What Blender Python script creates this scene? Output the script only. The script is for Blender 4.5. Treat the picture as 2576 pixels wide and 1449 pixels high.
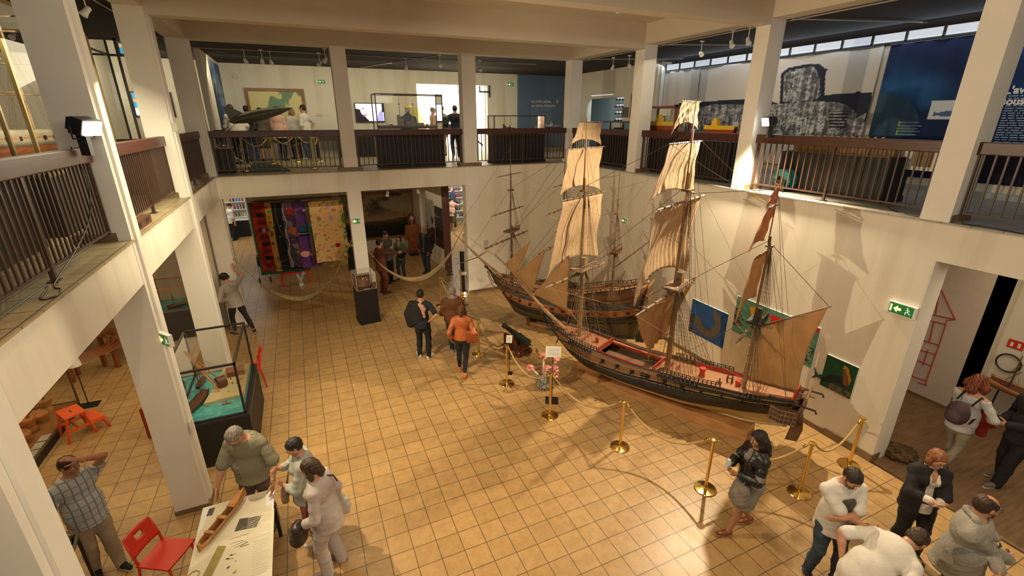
import bpy, bmesh, math, random
import numpy as np
from mathutils import Vector, Matrix, Euler

for _o in list(bpy.data.objects): bpy.data.objects.remove(_o)
C = bpy.context.scene.collection
R = math.radians
random.seed(7)

# ------------------------------------------------------------------ camera
YAW, PITCH, FPX = 0.419047, -0.351565, 1165.4
CAM = Vector((1.9413, -13.6108, 5.4244))
cd = bpy.data.cameras.new('camera'); cam = bpy.data.objects.new('camera', cd); C.objects.link(cam)
fw = Vector((math.sin(YAW)*math.cos(PITCH), math.cos(YAW)*math.cos(PITCH), math.sin(PITCH)))
rt = Vector((math.cos(YAW), -math.sin(YAW), 0)); up = rt.cross(fw)
cam.matrix_world = Matrix(((rt.x, up.x, -fw.x, CAM.x), (rt.y, up.y, -fw.y, CAM.y), (rt.z, up.z, -fw.z, CAM.z), (0, 0, 0, 1)))
cd.sensor_width = 36; cd.lens = FPX/2576*36; cd.clip_start = .05; cd.clip_end = 200
bpy.context.scene.camera = cam

# ------------------------------------------------------------------ world, exposure
S = bpy.context.scene
S.view_settings.view_transform = 'Standard'; S.view_settings.look = 'None'
S.view_settings.gamma = 1; S.view_settings.use_curve_mapping = False; S.view_settings.exposure = 0.0; S.cycles.transparent_max_bounces = 24
w = bpy.data.worlds.new('world'); S.world = w; w.use_nodes = True
w.node_tree.nodes['Background'].inputs[0].default_value = (1.0, .86, .64, 1)
w.node_tree.nodes['Background'].inputs[1].default_value = .20

# ------------------------------------------------------------------ lights
WARM = (1.0, .70, .38); FLOOD = (1.0, .80, .52); DAY = (.72, .85, 1.0)
def spot(name, loc, to, power, size=70, blend=.6, col=WARM, rad=.05):
    l = bpy.data.lights.new(name, 'SPOT'); l.energy = power; l.spot_size = R(size); l.spot_blend = blend
    l.color = col; l.shadow_soft_size = rad
    o = bpy.data.objects.new(name, l); C.objects.link(o); o.location = loc
    o.rotation_euler = (Vector(to)-Vector(loc)).to_track_quat('-Z', 'Y').to_euler(); return o
def area(name, loc, to, power, sx, sy, col=WARM):
    l = bpy.data.lights.new(name, 'AREA'); l.energy = power; l.shape = 'RECTANGLE'; l.size = sx; l.size_y = sy; l.color = col
    o = bpy.data.objects.new(name, l); C.objects.link(o); o.location = loc
    o.rotation_euler = (Vector(to)-Vector(loc)).to_track_quat('-Z', 'Y').to_euler(); return o
# two halogen work lights clamped on the gallery rails
spot('flood_light_right', (9.86, -7.24, 5.34), (5.6, -8.4, 0), 1500, 140, .4, FLOOD, .06)
spot('flood_light_left', (.12, -7.2, 5.28), (8.5, -7.0, .8), 1000, 125, .5, FLOOD, .06)
# spots of the ceiling tracks
spot('track_right', (9.9, -4.4, 6.9), (5.0, -4.5, 0), 260, 90, .8, WARM, .05)
spot('track_near', (6.6, -13.4, 6.9), (6.6, -10.6, 0), 430, 85, .9, WARM, .05)
spot('track_near_left', (.9, -11.9, 6.9), (.7, -8.6, 0), 240, 70, .8, WARM, .06)
area('gallery_back', (4.5, 3.0, 7.0), (4.5, 5.0, 4.6), 190, 11, 1.6, (1, .86, .56))
area('gallery_left', (-2.2, -5.5, 7.0), (-3.6, -5.5, 4.4), 420, 2.4, 10, (1, .86, .56))
area('gallery_right', (11.8, -4.5, 7.0), (12.2, -4.5, 4), 60, 2, 10, (1, .85, .62))
area('under_left', (-2.4, -4.4, 3.4), (-2.4, -4.4, 0), 95, 3, 8, (1, .76, .42))
area('under_back', (3.6, 3.4, 2.75), (3.6, 3.4, 0), 22, 6, 2.5, (1, .78, .48))
area('under_right', (11.6, -11.5, 3.4), (11.6, -11.5, 0), 45, 2, 3, (1, .78, .5))
area('window_daylight', (13.0, -5.0, 7.02), (11.0, -5.0, 4.2), 45, 11, .3, DAY)

# ------------------------------------------------------------------ helpers
def img_ray(x, y): return fw*FPX + rt*(x-1288) - up*(y-724.5)
def onz(x, y, z=0.0):
    d = img_ray(x, y); return CAM + d*((z-CAM.z)/d.z)
def onx(x, y, X):
    d = img_ray(x, y); return CAM + d*((X-CAM.x)/d.x)
def ony(x, y, Y):
    d = img_ray(x, y); return CAM + d*((Y-CAM.y)/d.y)

def rotz(a): return Matrix.Rotation(a, 4, 'Z')
class MB:
    def __init__(s): s.v = []; s.f = []; s.m = []; s.mi = 0
    def add(s, vs, fs):
        b = len(s.v); s.v += [tuple(v) for v in vs]; s.f += [tuple(b+i for i in f) for f in fs]; s.m += [s.mi]*len(fs); return s
    def box(s, x0, x1, y0, y1, z0, z1, M=None):
        vs = [Vector(p) for p in ((x0,y0,z0),(x1,y0,z0),(x1,y1,z0),(x0,y1,z0),(x0,y0,z1),(x1,y0,z1),(x1,y1,z1),(x0,y1,z1))]
        if M is not None: vs = [M @ v for v in vs]
        return s.add(vs, [(0,3,2,1),(4,5,6,7),(0,1,5,4),(1,2,6,5),(2,3,7,6),(3,0,4,7)])
    def cyl(s, a, b, r0, r1=None, n=10):
        return s.tube([a, b], [r0, r0 if r1 is None else r1], n)
    def tube(s, pts, r, n=8, closed=False):
        pts = [Vector(p) for p in pts]; k = len(pts)
        rs = r if isinstance(r, (list, tuple)) else [r]*k
        vs = []; prev = None
        for i, p in enumerate(pts):
            if closed: t = pts[(i+1) % k]-pts[i-1]
            else: t = pts[min(i+1, k-1)]-pts[max(i-1, 0)]
            t = t.normalized() if t.length > 1e-9 else Vector((0, 0, 1))
            if prev is None:
                q = Vector((0, 0, 1)) if abs(t.z) < .9 else Vector((1, 0, 0)); u = t.cross(q).normalized()
            else:
                u = (prev - t*prev.dot(t)); u = u.normalized() if u.length > 1e-6 else t.orthogonal().normalized()
            prev = u; w_ = t.cross(u)
            for j in range(n):
                a_ = 2*math.pi*j/n; vs.append(p + (u*math.cos(a_)+w_*math.sin(a_))*rs[i])
        fs = []
        for i in range(k if closed else k-1):
            i2 = (i+1) % k
            for j in range(n): fs.append((i*n+j, i*n+(j+1) % n, i2*n+(j+1) % n, i2*n+j))
        if not closed: fs += [tuple(range(n-1, -1, -1)), tuple((k-1)*n+j for j in range(n))]
        return s.add(vs, fs)
    def lathe(s, prof, n=20, o=(0,0,0), M=None):
        vs = []; k = len(prof)
        for (r, z) in prof:
            for j in range(n):
                a_ = 2*math.pi*j/n; v = Vector((o[0]+r*math.cos(a_), o[1]+r*math.sin(a_), o[2]+z)); vs.append(M @ v if M is not None else v)
        fs = [(i*n+j, i*n+(j+1) % n, (i+1)*n+(j+1) % n, (i+1)*n+j) for i in range(k-1) for j in range(n)]
        fs += [tuple(range(n-1, -1, -1)), tuple((k-1)*n+j for j in range(n))]
        return s.add(vs, fs)
    def prism(s, poly, z0, z1, M=None):
        n = len(poly); vs = [Vector((p[0], p[1], z0)) for p in poly]+[Vector((p[0], p[1], z1)) for p in poly]
        if M is not None: vs = [M @ v for v in vs]
        return s.add(vs, [tuple(range(n-1, -1, -1)), tuple(range(n, 2*n))]+[(i, (i+1) % n, n+(i+1) % n, n+i) for i in range(n)])
    def grid(s, fn, nu, nv, thick=0.0):
        P = [[Vector(fn(i/nu, j/nv)) for j in range(nv+1)] for i in range(nu+1)]
        vs = [p for row in P for p in row]; W_ = nv+1
        fs = [(i*W_+j, (i+1)*W_+j, (i+1)*W_+j+1, i*W_+j+1) for i in range(nu) for j in range(nv)]
        if thick:
            N = []
            for i in range(nu+1):
                for j in range(nv+1):
                    du = P[min(i+1,nu)][j]-P[max(i-1,0)][j]; dv = P[i][min(j+1,nv)]-P[i][max(j-1,0)]
                    c = du.cross(dv); N.append(c.normalized() if c.length > 1e-9 else Vector((0,0,1)))
            K = len(vs); vs = vs+[vs[q]-N[q]*thick for q in range(K)]
            fs = fs+[tuple(K+q for q in reversed(f)) for f in fs]
            rim = [(i*W_) for i in range(nu+1)]+[nu*W_+j for j in range(1, nv+1)]+[i*W_+nv for i in range(nu-1, -1, -1)]+[j for j in range(nv-1, 0, -1)]
            for a_ in range(len(rim)):
                p, q = rim[a_], rim[(a_+1) % len(rim)]; fs.append((q, p, K+p, K+q))
        return s.add(vs, fs)
    def ball(s, c, r, n=10, sc=(1,1,1), M=None):
        k = max(4, n//2+1); prof = [(max(1e-4, math.sin(math.pi*i/k))*r, -math.cos(math.pi*i/k)*r) for i in range(k+1)]
        c = Vector(c); T = Matrix.Translation(c) @ (M if M is not None else Matrix.Identity(4)) @ Matrix.Diagonal((sc[0], sc[1], sc[2], 1))
        return s.lathe(prof, n, (0,0,0), T)
    def mesh(s, name, mats, smooth=False):
        me = bpy.data.meshes.new(name); me.from_pydata(s.v, [], s.f)
        for m in (mats if isinstance(mats, (list, tuple)) else [mats]): me.materials.append(m)
        if max(s.m, default=0) > 0: me.polygons.foreach_set('material_index', s.m)
        if smooth: me.shade_smooth() if smooth == True else smooth_by(me, smooth)
        me.update(); return me
def smooth_by(me, deg):
    bm = bmesh.new(); bm.from_mesh(me)
    for f in bm.faces: f.smooth = True
    for e in bm.edges:
        if len(e.link_faces) == 2 and e.calc_face_angle(0) > R(deg): e.smooth = False
    bm.to_mesh(me); bm.free()
def obj(name, mb, mats, parent=None, smooth=False, loc=None):
    me = mb.mesh(name, mats, smooth) if isinstance(mb, MB) else mb
    o = bpy.data.objects.new(name, me); C.objects.link(o)
    if parent is not None: o.parent = parent
    if loc is not None: o.location = loc
    return o
def tag(o, label, cat, group=None):
    o['label'] = label; o['category'] = cat
    if group: o['group'] = group
    return o
def thing(name, label, cat, loc=(0,0,0), rz=0.0, group=None):
    o = bpy.data.objects.new(name, None); C.objects.link(o); o.location = loc; o.rotation_euler = (0,0,rz); o.empty_display_size = .1
    return tag(o, label, cat, group)
def struct(name, mb, mats, smooth=False):
    o = obj(name, mb, mats, None, smooth); o['kind'] = 'structure'; return o
def dup(root, loc=None, rz=None, label=None, group=None):
    r = root.copy(); C.objects.link(r)
    if loc is not None: r.location = loc
    if rz is not None: r.rotation_euler = (0,0,rz)
    if label: r['label'] = label
    if group: r['group'] = group
    for ch in root.children:
        c = ch.copy(); C.objects.link(c); c.parent = r
        for g in ch.children:
            d = g.copy(); C.objects.link(d); d.parent = c
    return r
def bevel(mb_or_me, w_=.01, seg=2):
    me = mb_or_me; bm = bmesh.new(); bm.from_mesh(me)
    bmesh.ops.remove_doubles(bm, verts=bm.verts, dist=1e-5)
    bmesh.ops.bevel(bm, geom=[e for e in bm.edges if e.calc_face_angle(0) > .6], offset=w_, segments=seg, affect='EDGES', profile=.6)
    bm.to_mesh(me); bm.free(); return me
def text(body, size, mat_, name='lettering', parent=None, M=None, bold=0.0, align='LEFT', spacing=1.0):
    cu = bpy.data.curves.new(name, 'FONT'); cu.body = body; cu.size = size; cu.extrude = .001; cu.align_x = align; cu.offset = bold; cu.space_line = spacing
    cu.resolution_u = 2
    t = bpy.data.objects.new(name, cu); C.objects.link(t); dg = bpy.context.evaluated_depsgraph_get(); dg.update()
    me = bpy.data.meshes.new_from_object(t.evaluated_get(dg)); bpy.data.objects.remove(t); bpy.data.curves.remove(cu)
    if M is not None: me.transform(M)
    me.materials.clear(); me.materials.append(mat_)
    o = bpy.data.objects.new(name, me); C.objects.link(o)
    if parent is not None: o.parent = parent
    return o

# ------------------------------------------------------------------ materials
_m = {}
def mat(name, col, rough=.6, metal=0.0, var=0.0, vs=8.0, bump=0.0, bs=60.0, trans=0.0, emit=0.0, ecol=None, alpha=1.0, spec=None, sheen=0.0, col2=None, wave=None):
    if name in _m: return _m[name]
    m = bpy.data.materials.new(name); m.use_nodes = True; nt = m.node_tree; b = nt.nodes['Principled BSDF']
    b.inputs['Base Color'].default_value = (*col, 1); b.inputs['Roughness'].default_value = rough; b.inputs['Metallic'].default_value = metal
    if trans: b.inputs['Transmission Weight'].default_value = trans
    if alpha < 1: b.inputs['Alpha'].default_value = alpha
    if spec is not None: b.inputs['Specular IOR Level'].default_value = spec
    if sheen: b.inputs['Sheen Weight'].default_value = sheen
    if emit: b.inputs['Emission Strength'].default_value = emit; b.inputs['Emission Color'].default_value = (*(ecol or col), 1)
    tc = nt.nodes.new('ShaderNodeTexCoord')
    if var or col2:
        n = nt.nodes.new('ShaderNodeTexNoise'); n.inputs['Scale'].default_value = vs; n.inputs['Detail'].default_value = 5
        nt.links.new(tc.outputs['Object'], n.inputs['Vector'])
        if wave:
            n2 = nt.nodes.new('ShaderNodeMapping'); n2.inputs['Scale'].default_value = wave
            nt.links.new(tc.outputs['Object'], n2.inputs['Vector']); nt.links.new(n2.outputs[0], n.inputs['Vector'])
        cr = nt.nodes.new('ShaderNodeValToRGB'); c2 = col2 or tuple(c*(1-var) for c in col)
        cr.color_ramp.elements[0].position = .32; cr.color_ramp.elements[1].position = .68
        cr.color_ramp.elements[0].color = (*c2, 1); cr.color_ramp.elements[1].color = (*(col if col2 else tuple(min(1, c*(1+var*.6)) for c in col)), 1)
        nt.links.new(n.outputs[0], cr.inputs[0]); nt.links.new(cr.outputs[0], b.inputs['Base Color'])
    if bump:
        n = nt.nodes.new('ShaderNodeTexNoise'); n.inputs['Scale'].default_value = bs; n.inputs['Detail'].default_value = 3
        bp = nt.nodes.new('ShaderNodeBump'); bp.inputs['Strength'].default_value = bump; bp.inputs['Distance'].default_value = .01
        nt.links.new(tc.outputs['Object'], n.inputs['Vector']); nt.links.new(n.outputs[0], bp.inputs['Height']); nt.links.new(bp.outputs[0], b.inputs['Normal'])
    _m[name] = m; return m
def nodes(m): return m.node_tree.nodes, m.node_tree.links, m.node_tree.nodes['Principled BSDF']
def glass_mat():
    if 'glass' in _m: return _m['glass']
    m = bpy.data.materials.new('glass'); m.use_nodes = True; nt = m.node_tree; nt.nodes.clear()
    o = nt.nodes.new('ShaderNodeOutputMaterial'); t = nt.nodes.new('ShaderNodeBsdfTransparent'); g = nt.nodes.new('ShaderNodeBsdfGlossy')
    g.inputs['Roughness'].default_value = .02; t.inputs[0].default_value = (.985, .99, .985, 1)
    f = nt.nodes.new('ShaderNodeFresnel'); f.inputs[0].default_value = 1.33; mx = nt.nodes.new('ShaderNodeMixShader')
    nt.links.new(f.outputs[0], mx.inputs[0]); nt.links.new(t.outputs[0], mx.inputs[1]); nt.links.new(g.outputs[0], mx.inputs[2]); nt.links.new(mx.outputs[0], o.inputs[0])
    _m['glass'] = m; return m
GLASS = glass_mat()
def stained(name, col, col2, amt=.5):
    """painted plaster with faint vertical run marks and blotches"""
    if name in _m: return _m[name]
    m = mat(name, col, .75); n, l, b = nodes(m); tc = n.new('ShaderNodeTexCoord')
    mp = n.new('ShaderNodeMapping'); mp.inputs['Scale'].default_value = (2.2, 2.2, .25); l.new(tc.outputs['Object'], mp.inputs[0])
    a = n.new('ShaderNodeTexNoise'); a.inputs['Scale'].default_value = 1.0; a.inputs['Detail'].default_value = 6; l.new(mp.outputs[0], a.inputs[0])
    r = n.new('ShaderNodeValToRGB'); r.color_ramp.elements[0].position = .5; r.color_ramp.elements[1].position = .78
    r.color_ramp.elements[0].color = (*col, 1); r.color_ramp.elements[1].color = (*[c*(1-amt)+d*amt for c, d in zip(col, col2)], 1)
    l.new(a.outputs[0], r.inputs[0]); l.new(r.outputs[0], b.inputs['Base Color'])
    return m
WALL = stained('painted_wall', (.74, .70, .60), (.42, .34, .2), .45)
PAINT = mat('painted_column', (.76, .73, .66), .7, var=.04, vs=2)
CEIL = mat('ceiling_paint', (.62, .56, .46), .8, var=.05, vs=1)
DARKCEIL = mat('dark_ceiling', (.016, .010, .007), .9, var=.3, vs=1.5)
WOOD_RAIL = mat('rail_wood', (.065, .018, .009), .38, var=.35, vs=6, wave=(1, 1, 6))
BROWN_METAL = mat('brown_metal', (.055, .028, .018), .4)
BLACK = mat('black_panel', (.010, .010, .011), .55)
BLACKM = mat('black_metal', (.012, .012, .012), .35)
BRASS = mat('brass', (.80, .55, .18), .14, 1.0)
WHITE = mat('white_paint', (.8, .8, .78), .5)
CHROME = mat('chrome', (.8, .8, .8), .1, 1.0)

def tile_mat(name, c1, c2, grout, size=.3095, off=(0., 0.), gw=.016, rough=.33, bumpy=.35):
    m = mat(name, c1, rough); n, l, b = nodes(m); tc = n.new('ShaderNodeTexCoord')
    mp = n.new('ShaderNodeMapping'); mp.inputs['Location'].default_value = (off[0], off[1], 0); l.new(tc.outputs['Object'], mp.inputs[0])
    br = n.new('ShaderNodeTexBrick'); br.offset = 0; br.squash = 1; br.inputs['Scale'].default_value = 1
    br.inputs['Brick Width'].default_value = size; br.inputs['Row Height'].default_value = size; br.inputs['Mortar Size'].default_value = gw*size*.55
    br.inputs['Mortar Smooth'].default_value = .3; br.inputs['Bias'].default_value = 0
    br.inputs['Color1'].default_value = (*c1, 1); br.inputs['Color2'].default_value = (*c2, 1); br.inputs['Mortar'].default_value = (*grout, 1)
    l.new(mp.outputs[0], br.inputs[0])
    nz = n.new('ShaderNodeTexNoise'); nz.inputs['Scale'].default_value = 7; nz.inputs['Detail'].default_value = 8; nz.inputs['Roughness'].default_value = .7; l.new(tc.outputs['Object'], nz.inputs[0])
    rr = n.new('ShaderNodeValToRGB'); rr.color_ramp.elements[0].color = (.80, .78, .74, 1); rr.color_ramp.elements[1].color = (1.05, 1.05, 1.05, 1)
    rr.color_ramp.elements[0].position = .3; rr.color_ramp.elements[1].position = .6; l.new(nz.outputs[0], rr.inputs[0])
    mx = n.new('ShaderNodeMix'); mx.data_type = 'RGBA'; mx.blend_type = 'MULTIPLY'; mx.inputs[0].default_value = 1
    l.new(br.outputs[0], mx.inputs[6]); l.new(rr.outputs[0], mx.inputs[7]); l.new(mx.outputs[2], b.inputs['Base Color'])
    bp = n.new('ShaderNodeBump'); bp.invert = True; bp.inputs['Strength'].default_value = bumpy; bp.inputs['Distance'].default_value = .004
    l.new(br.outputs['Fac'], bp.inputs['Height']); l.new(bp.outputs[0], b.inputs['Normal'])
    rm = n.new('ShaderNodeMapRange'); rm.inputs[3].default_value = rough-.06; rm.inputs[4].default_value = rough+.14; l.new(nz.outputs[0], rm.inputs[0]); l.new(rm.outputs[0], b.inputs['Roughness'])
    return m
TILE = tile_mat('floor_tiles', (.47, .295, .125), (.41, .255, .105), (.15, .095, .042), off=(.3095-(3.24 % .3095), .3095-((-6.67) % .3095)), gw=.04)
GTILE = tile_mat('gallery_tiles', (.42, .34, .20), (.36, .29, .17), (.12, .09, .05), size=.33, gw=.04)
# ================================================================== STRUCTURE
W_, H_, ZB, ZC, ZT = 10.0, 4.07, 3.52, 7.12, 7.55
m = MB(); m.box(-8, W_+.02, -16, 15, -.15, 0); struct('floor', m, TILE)
m = MB(); m.box(W_+.02, 16, -16, 15, -.15, 0); m.v = [tuple(v) for v in m.v]
PLANK = mat('wood_floor', (.20, .12, .06), .4, var=.3, vs=2.5, wave=(1.2, 8, 1))
struct('floor_right_room', m, PLANK)
# gallery slabs with their edge beams
m = MB(); m.box(-8, 16, 0, 15, ZB, H_-.02); m.box(-8, 0, -16, 0, ZB, H_-.02); m.box(W_, 16, -16, 0, ZB, H_-.02)
struct('gallery_slab', m, WALL)
m = MB(); m.box(-8, 16, -.03, 15, H_-.02, H_); m.box(-8, .03, -16, -.03, H_-.02, H_)
struct('floor_gallery', m, GTILE)
m = MB(); m.box(W_-.03, 16, -16, -.03, H_-.021, H_+.001)
GREYT = tile_mat('grey_gallery_tiles', (.36, .34, .30), (.32, .30, .27), (.14, .13, .11), size=.33, gw=.04)
struct('floor_gallery_right', m, GREYT)
# ceiling of the hall, its edge beams and two cross beams
m = MB(); m.box(-.4, W_+.4, -16, .4, ZT, ZT+.2)
struct('ceiling', m, CEIL)
m = MB(); m.box(-.38, W_+.38, 0, .35, ZC-.02, ZT+.01); m.box(-.38, 0, -16, 0, ZC-.02, ZT+.01); m.box(W_, W_+.38, -16, 0, ZC-.02, ZT+.01)
m.box(0, W_, -3.45, -3.12, ZC-.12, ZT+.01); m.box(0, W_, -6.92, -6.60, ZC-.12, ZT+.01); m.box(0, W_, -10.3, -9.96, ZC-.12, ZT+.01)
struct('ceiling_beams', m, CEIL)
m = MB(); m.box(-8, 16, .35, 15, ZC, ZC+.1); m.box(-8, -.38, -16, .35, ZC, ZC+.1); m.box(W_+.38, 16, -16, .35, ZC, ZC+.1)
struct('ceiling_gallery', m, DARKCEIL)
m = MB(); a = ony(1380, 20, -6.0); m.box(6.3, 8.0, -5.35, -4.55, ZT-.012, ZT-.002); struct('ceiling_hatch', m, BLACK)
m = MB(); m.lathe([(.06, 0), (.06, -.02), (.045, -.05), (.01, -.055)], 16, (8.55, -4.3, ZT))
tag(obj('smoke_detector', m, WHITE, None, 40), 'small round white smoke detector on the hall ceiling', 'smoke detector')

# columns: (x0,x1,y0,y1,z0,z1)
cols = [(-.40, 0, -6.90, -6.60), (-.40, 0, -3.456, -3.10), (-.40, 0, 0, .35), (-.4, 0, -10.3, -9.955),
        (3.03, 3.40, 0, .35), (6.46, 6.87, 0, .35), (W_, W_+.4, 0, .35),
        (W_, W_+.38, -3.456, -3.10), (W_, W_+.38, -6.90, -6.60), (W_, W_+.4, -10.3, -9.955)]
for i, (a, b, c, d) in enumerate(cols):
    m = MB(); m.box(a+.003, b+.006 if a < 5 and b <= 0 else b, c-.004, d, 0, ZC); 
    if b <= 0: m.box(b-.12, b+.035, c+.09, d-.04, 0, ZC)     # shallow pilaster strip on the hall side
    struct('column_%d' % (i+1), m, PAINT)
# plinths at column feet (brown tile skirting)
SKIRT = mat('skirting_tile', (.20, .13, .07), .4, var=.2, vs=5)
m = MB()
for (a, b, c, d) in cols:
    if b <= 3.5 : m.box(a-.012, b+.045 if b <= 0 else b+.012, c-.015, d+.012, 0, .075)
struct('baseboard_columns', m, SKIRT)
m = MB()
for (a, b, c, d) in cols: m.box(a-.13 if a < 9 else a+.02, b+.13 if 1 < a < 9 else (b-.12 if b <= 0 else b+.13), c-.012, d+.012 if a < 1 else d+.012, H_, H_+.10)
struct('baseboard_gallery_columns', m, SKIRT)

# walls, ground floor
m = MB(); m.box(6.46, W_, 0, .2, 0, ZB); struct('wall_back', m, WALL)
m = MB(); m.box(W_, W_+.2, -10.28, .2, 0, ZB); struct('wall_right', m, WALL)
m = MB(); m.box(-1.25, -.0, .33, .45, 0, ZB); struct('wall_left', m, WALL)
m = MB(); m.box(-.42, -.385, -.03, .0, 0, ZB); struct('trim_1', m, mat('grey_trim', (.16, .14, .11), .5))
m = MB(); m.box(6.46, W_, -.015, 0, 0, .10); m.box(W_-.015, W_, -10.28, 0, 0, .10);
m.box(W_-.02, W_+.21, -10.31, -9.5, 0, .14)
struct('baseboard_hall', m, SKIRT)
m = MB(); m.box(W_-.03, W_+.0, -6.86, -6.84, 0.3, ZB); m.box(W_-.0, W_+.03, -3.3, -3.28, 0, ZB)
# left aisle rooms
m = MB(); m.box(-8, -.85, 3.0, 3.2, 0, ZB); struct('wall_left_aisle_end', m, WALL)
m = MB(); m.box(-5.2, -5.0, -16, 3.0, 0, ZB); struct('wall_left_aisle', m, WALL)
# back room (ground floor): wall with doorway at left, side wall at right
BY = 6.6
m = MB(); m.box(-.1, 6.2, BY, BY+.2, 0, ZB); struct('wall_back_room', m, WALL)
m = MB(); m.box(-8, -2.4, BY+5.8, BY+6, 0, ZB); struct('wall_shop_left', m, WALL)
SIDEX = 7.15
m = MB(); m.box(6.2, 6.32, 5.2, BY+.2, 0, ZB); struct('wall_back_room_corner', m, WALL)
MAUVE = mat('mauve_paint', (.17, .075, .06), .7)
m = MB(); 
M_ = Matrix.Translation((6.28, 5.2, 0)) @ rotz(math.atan2(-2.55, .25)); Lw = 2.42
m.box(0, Lw, 0, .12, 0, ZB, M_); struct('wall_photo_panel', m, WALL)
m = MB(); m.box(Lw, Lw+.12, -.06, .18, 0, ZB, M_); struct('wall_mauve_edge', m, MAUVE)
# shop beyond (bright)
m = MB(); m.box(6.9, 12, 10.4, 10.6, 0, ZB); m.box(11.8, 12, 3, 10.5, 0, ZB); struct('wall_shop_right', m, WALL)
# right room (ground floor): pale wall with the red drawing, further wall
m = MB(); m.box(13.0, 13.2, -10.2, -6, 0, ZB); struct('wall_drawing', m, mat('lilac_wall', (.62, .53, .47), .8, var=.03))
m = MB(); m.box(13.5, 13.7, -16, -10.2, 0, ZB); m.box(13.0, 13.5, -10.2, -10.0, 0, ZB); struct('wall_right_room', m, WALL)
m = MB(); m.box(13.46, 13.5, -16, -10.25, 0, .09); m.box(12.985, 13.0, -10.0, -6.5, 0, .05); struct('baseboard_right_room', m, SKIRT)
m = MB(); m.box(10.2, 13.2, -6.2, -6, 0, ZB); struct('wall_right_room_end', m, WALL)
# gallery walls
GY = 5.5
m = MB(); m.box(-.1, 6.45, GY, GY+.2, H_, ZC); m.box(9.35, 10.7, GY-.0, GY+.2, H_, ZC); m.box(6.45, 9.35, GY, GY+.2, 6.66, ZC)
struct('wall_gallery_back', m, WALL)
m = MB(); m.box(10.7, 12.9, GY-.02, GY+.2, H_, ZC); struct('wall_blue', m, mat('blue_wall', (.12, .19, .31), .75, var=.05, vs=1))
m = MB(); m.box(10.7, 12.9, GY-.04, GY-.02, H_, H_+.12); struct('baseboard_gallery_blue', m, mat('tan_skirting', (.45, .36, .2), .5))
m = MB(); m.box(-.15, -.02, 1.9, GY, H_, ZC); struct('wall_gallery_mural_side', m, WALL)
m = MB(); m.box(-8, -.4, 4.9, 5.1, H_, ZC); struct('wall_gallery_left_end', m, WALL)
m = MB(); m.box(-6.2, -6.0, -16, 5, H_, ZC); struct('wall_gallery_left', m, WALL)
# bright room behind
m = MB(); m.box(6.0, 9.5, 9.3, 9.5, H_, ZC); m.box(9.3, 9.5, 5.7, 9.3, H_, ZC); m.box(6.0, 6.2, 5.7, 9.3, H_, ZC); struct('wall_bright_room', m, mat('bright_white', (.82, .82, .78), .8))
# corner zone of the right gallery: wall with opening
m = MB(); m.box(10.38, 12.5, 5.0, 5.2, H_, H_+.01)
CX = 13.2
m = MB(); m.box(CX, CX+.2, -16, -.6, H_, 6.80); struct('wall_gallery_right', m, WALL)
m = MB(); m.box(CX-.2, CX+.2, -.6, -.4, H_, ZC)
m.box(12.95, 13.15, -.5, 1.2, H_, ZC); m.box(12.95, 13.15, 1.2, 3.6, 6.15, ZC); m.box(12.95, 13.15, 3.6, 5.6, H_, ZC)
struct('wall_gallery_corner', m, WALL)
m = MB(); m.box(15.3, 15.5, -1, 7, H_, ZC); struct('wall_helmet_room', m, mat('pale_blue_wall', (.50, .66, .72), .7))
area('bright_room', (7.9, 7.4, 7.0), (7.9, 7.5, 4), 420, 2.6, 3, (1, .93, .78))
area('gallery_near', (3.5, -15.4, 7.0), (3.0, -6, 4.6), 230, 8, 1.5, (1, .90, .72))
area('gallery_left_end', (-2.6, 2.6, 6.9), (-2.6, 4.9, 5.4), 60, 3, 1, (1, .86, .58))
area('shop_left', (-2.2, 10.0, 3.3), (-2.2, 10.2, 0), 110, 4, 3, (1, .95, .82))
area('shop_right', (9.2, 8.0, 3.3), (9.2, 8.2, 0), 150, 3, 3, (1, .95, .82))
area('helmet_room', (14.3, 2.6, 6.9), (15.2, 2.6, 5), 90, 1.5, 3, (.85, .95, 1))
# ================================================================== SHIPS
SAIL = mat('sail_cloth', (.52, .37, .22), .85, var=.22, vs=5, bump=.5, bs=25, wave=(6, 6, 1.5))
def make_translucent(m, amt=.3, col=(.55, .36, .16)):
    n, l, b = nodes(m); o = [q for q in n if q.type == 'OUTPUT_MATERIAL'][0]; t = n.new('ShaderNodeBsdfTranslucent'); t.inputs[0].default_value = (*col, 1)
    mx = n.new('ShaderNodeMixShader'); mx.inputs[0].default_value = amt; l.new(b.outputs[0], mx.inputs[1]); l.new(t.outputs[0], mx.inputs[2]); l.new(mx.outputs[0], o.inputs[0])
make_translucent(SAIL)
SAILO = mat('sail_cloth_ochre', (.46, .28, .12), .85, var=.15, vs=4, bump=.35, bs=20); make_translucent(SAILO, .3, (.6, .34, .12))
SAILR = mat('sail_cloth_rust', (.42, .22, .10), .85, var=.3, vs=7, bump=.35, bs=20); make_translucent(SAILR, .3, (.6, .22, .07))
SPAR = mat('spar_wood', (.13, .065, .030), .5, var=.35, vs=9)
SPARL = mat('spar_light', (.34, .24, .15), .5, col2=(.10,.06,.035), vs=9)
MASTW = mat('mast_wood', (.30, .17, .07), .5, var=.25, vs=6)
ROPE = mat('tarred_rope', (.10, .070, .040), .8)
ROPEL = mat('pale_rigging', (.34, .25, .14), .8)
HBOT = mat('hull_cream', (.52, .36, .155), .45, var=.18, vs=4, wave=(1, 1, 8), bump=.2, bs=15)
HBLACK = mat('hull_black', (.022, .020, .018), .38, var=.6, vs=10, wave=(.6, .6, 14), bump=.35, bs=12)
HPLANK = mat('hull_plank', (.20, .105, .05), .42, var=.35, vs=8, wave=(.8, .8, 20), bump=.3, bs=18)
HYEL = mat('hull_yellow', (.45, .27, .07), .5)
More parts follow.
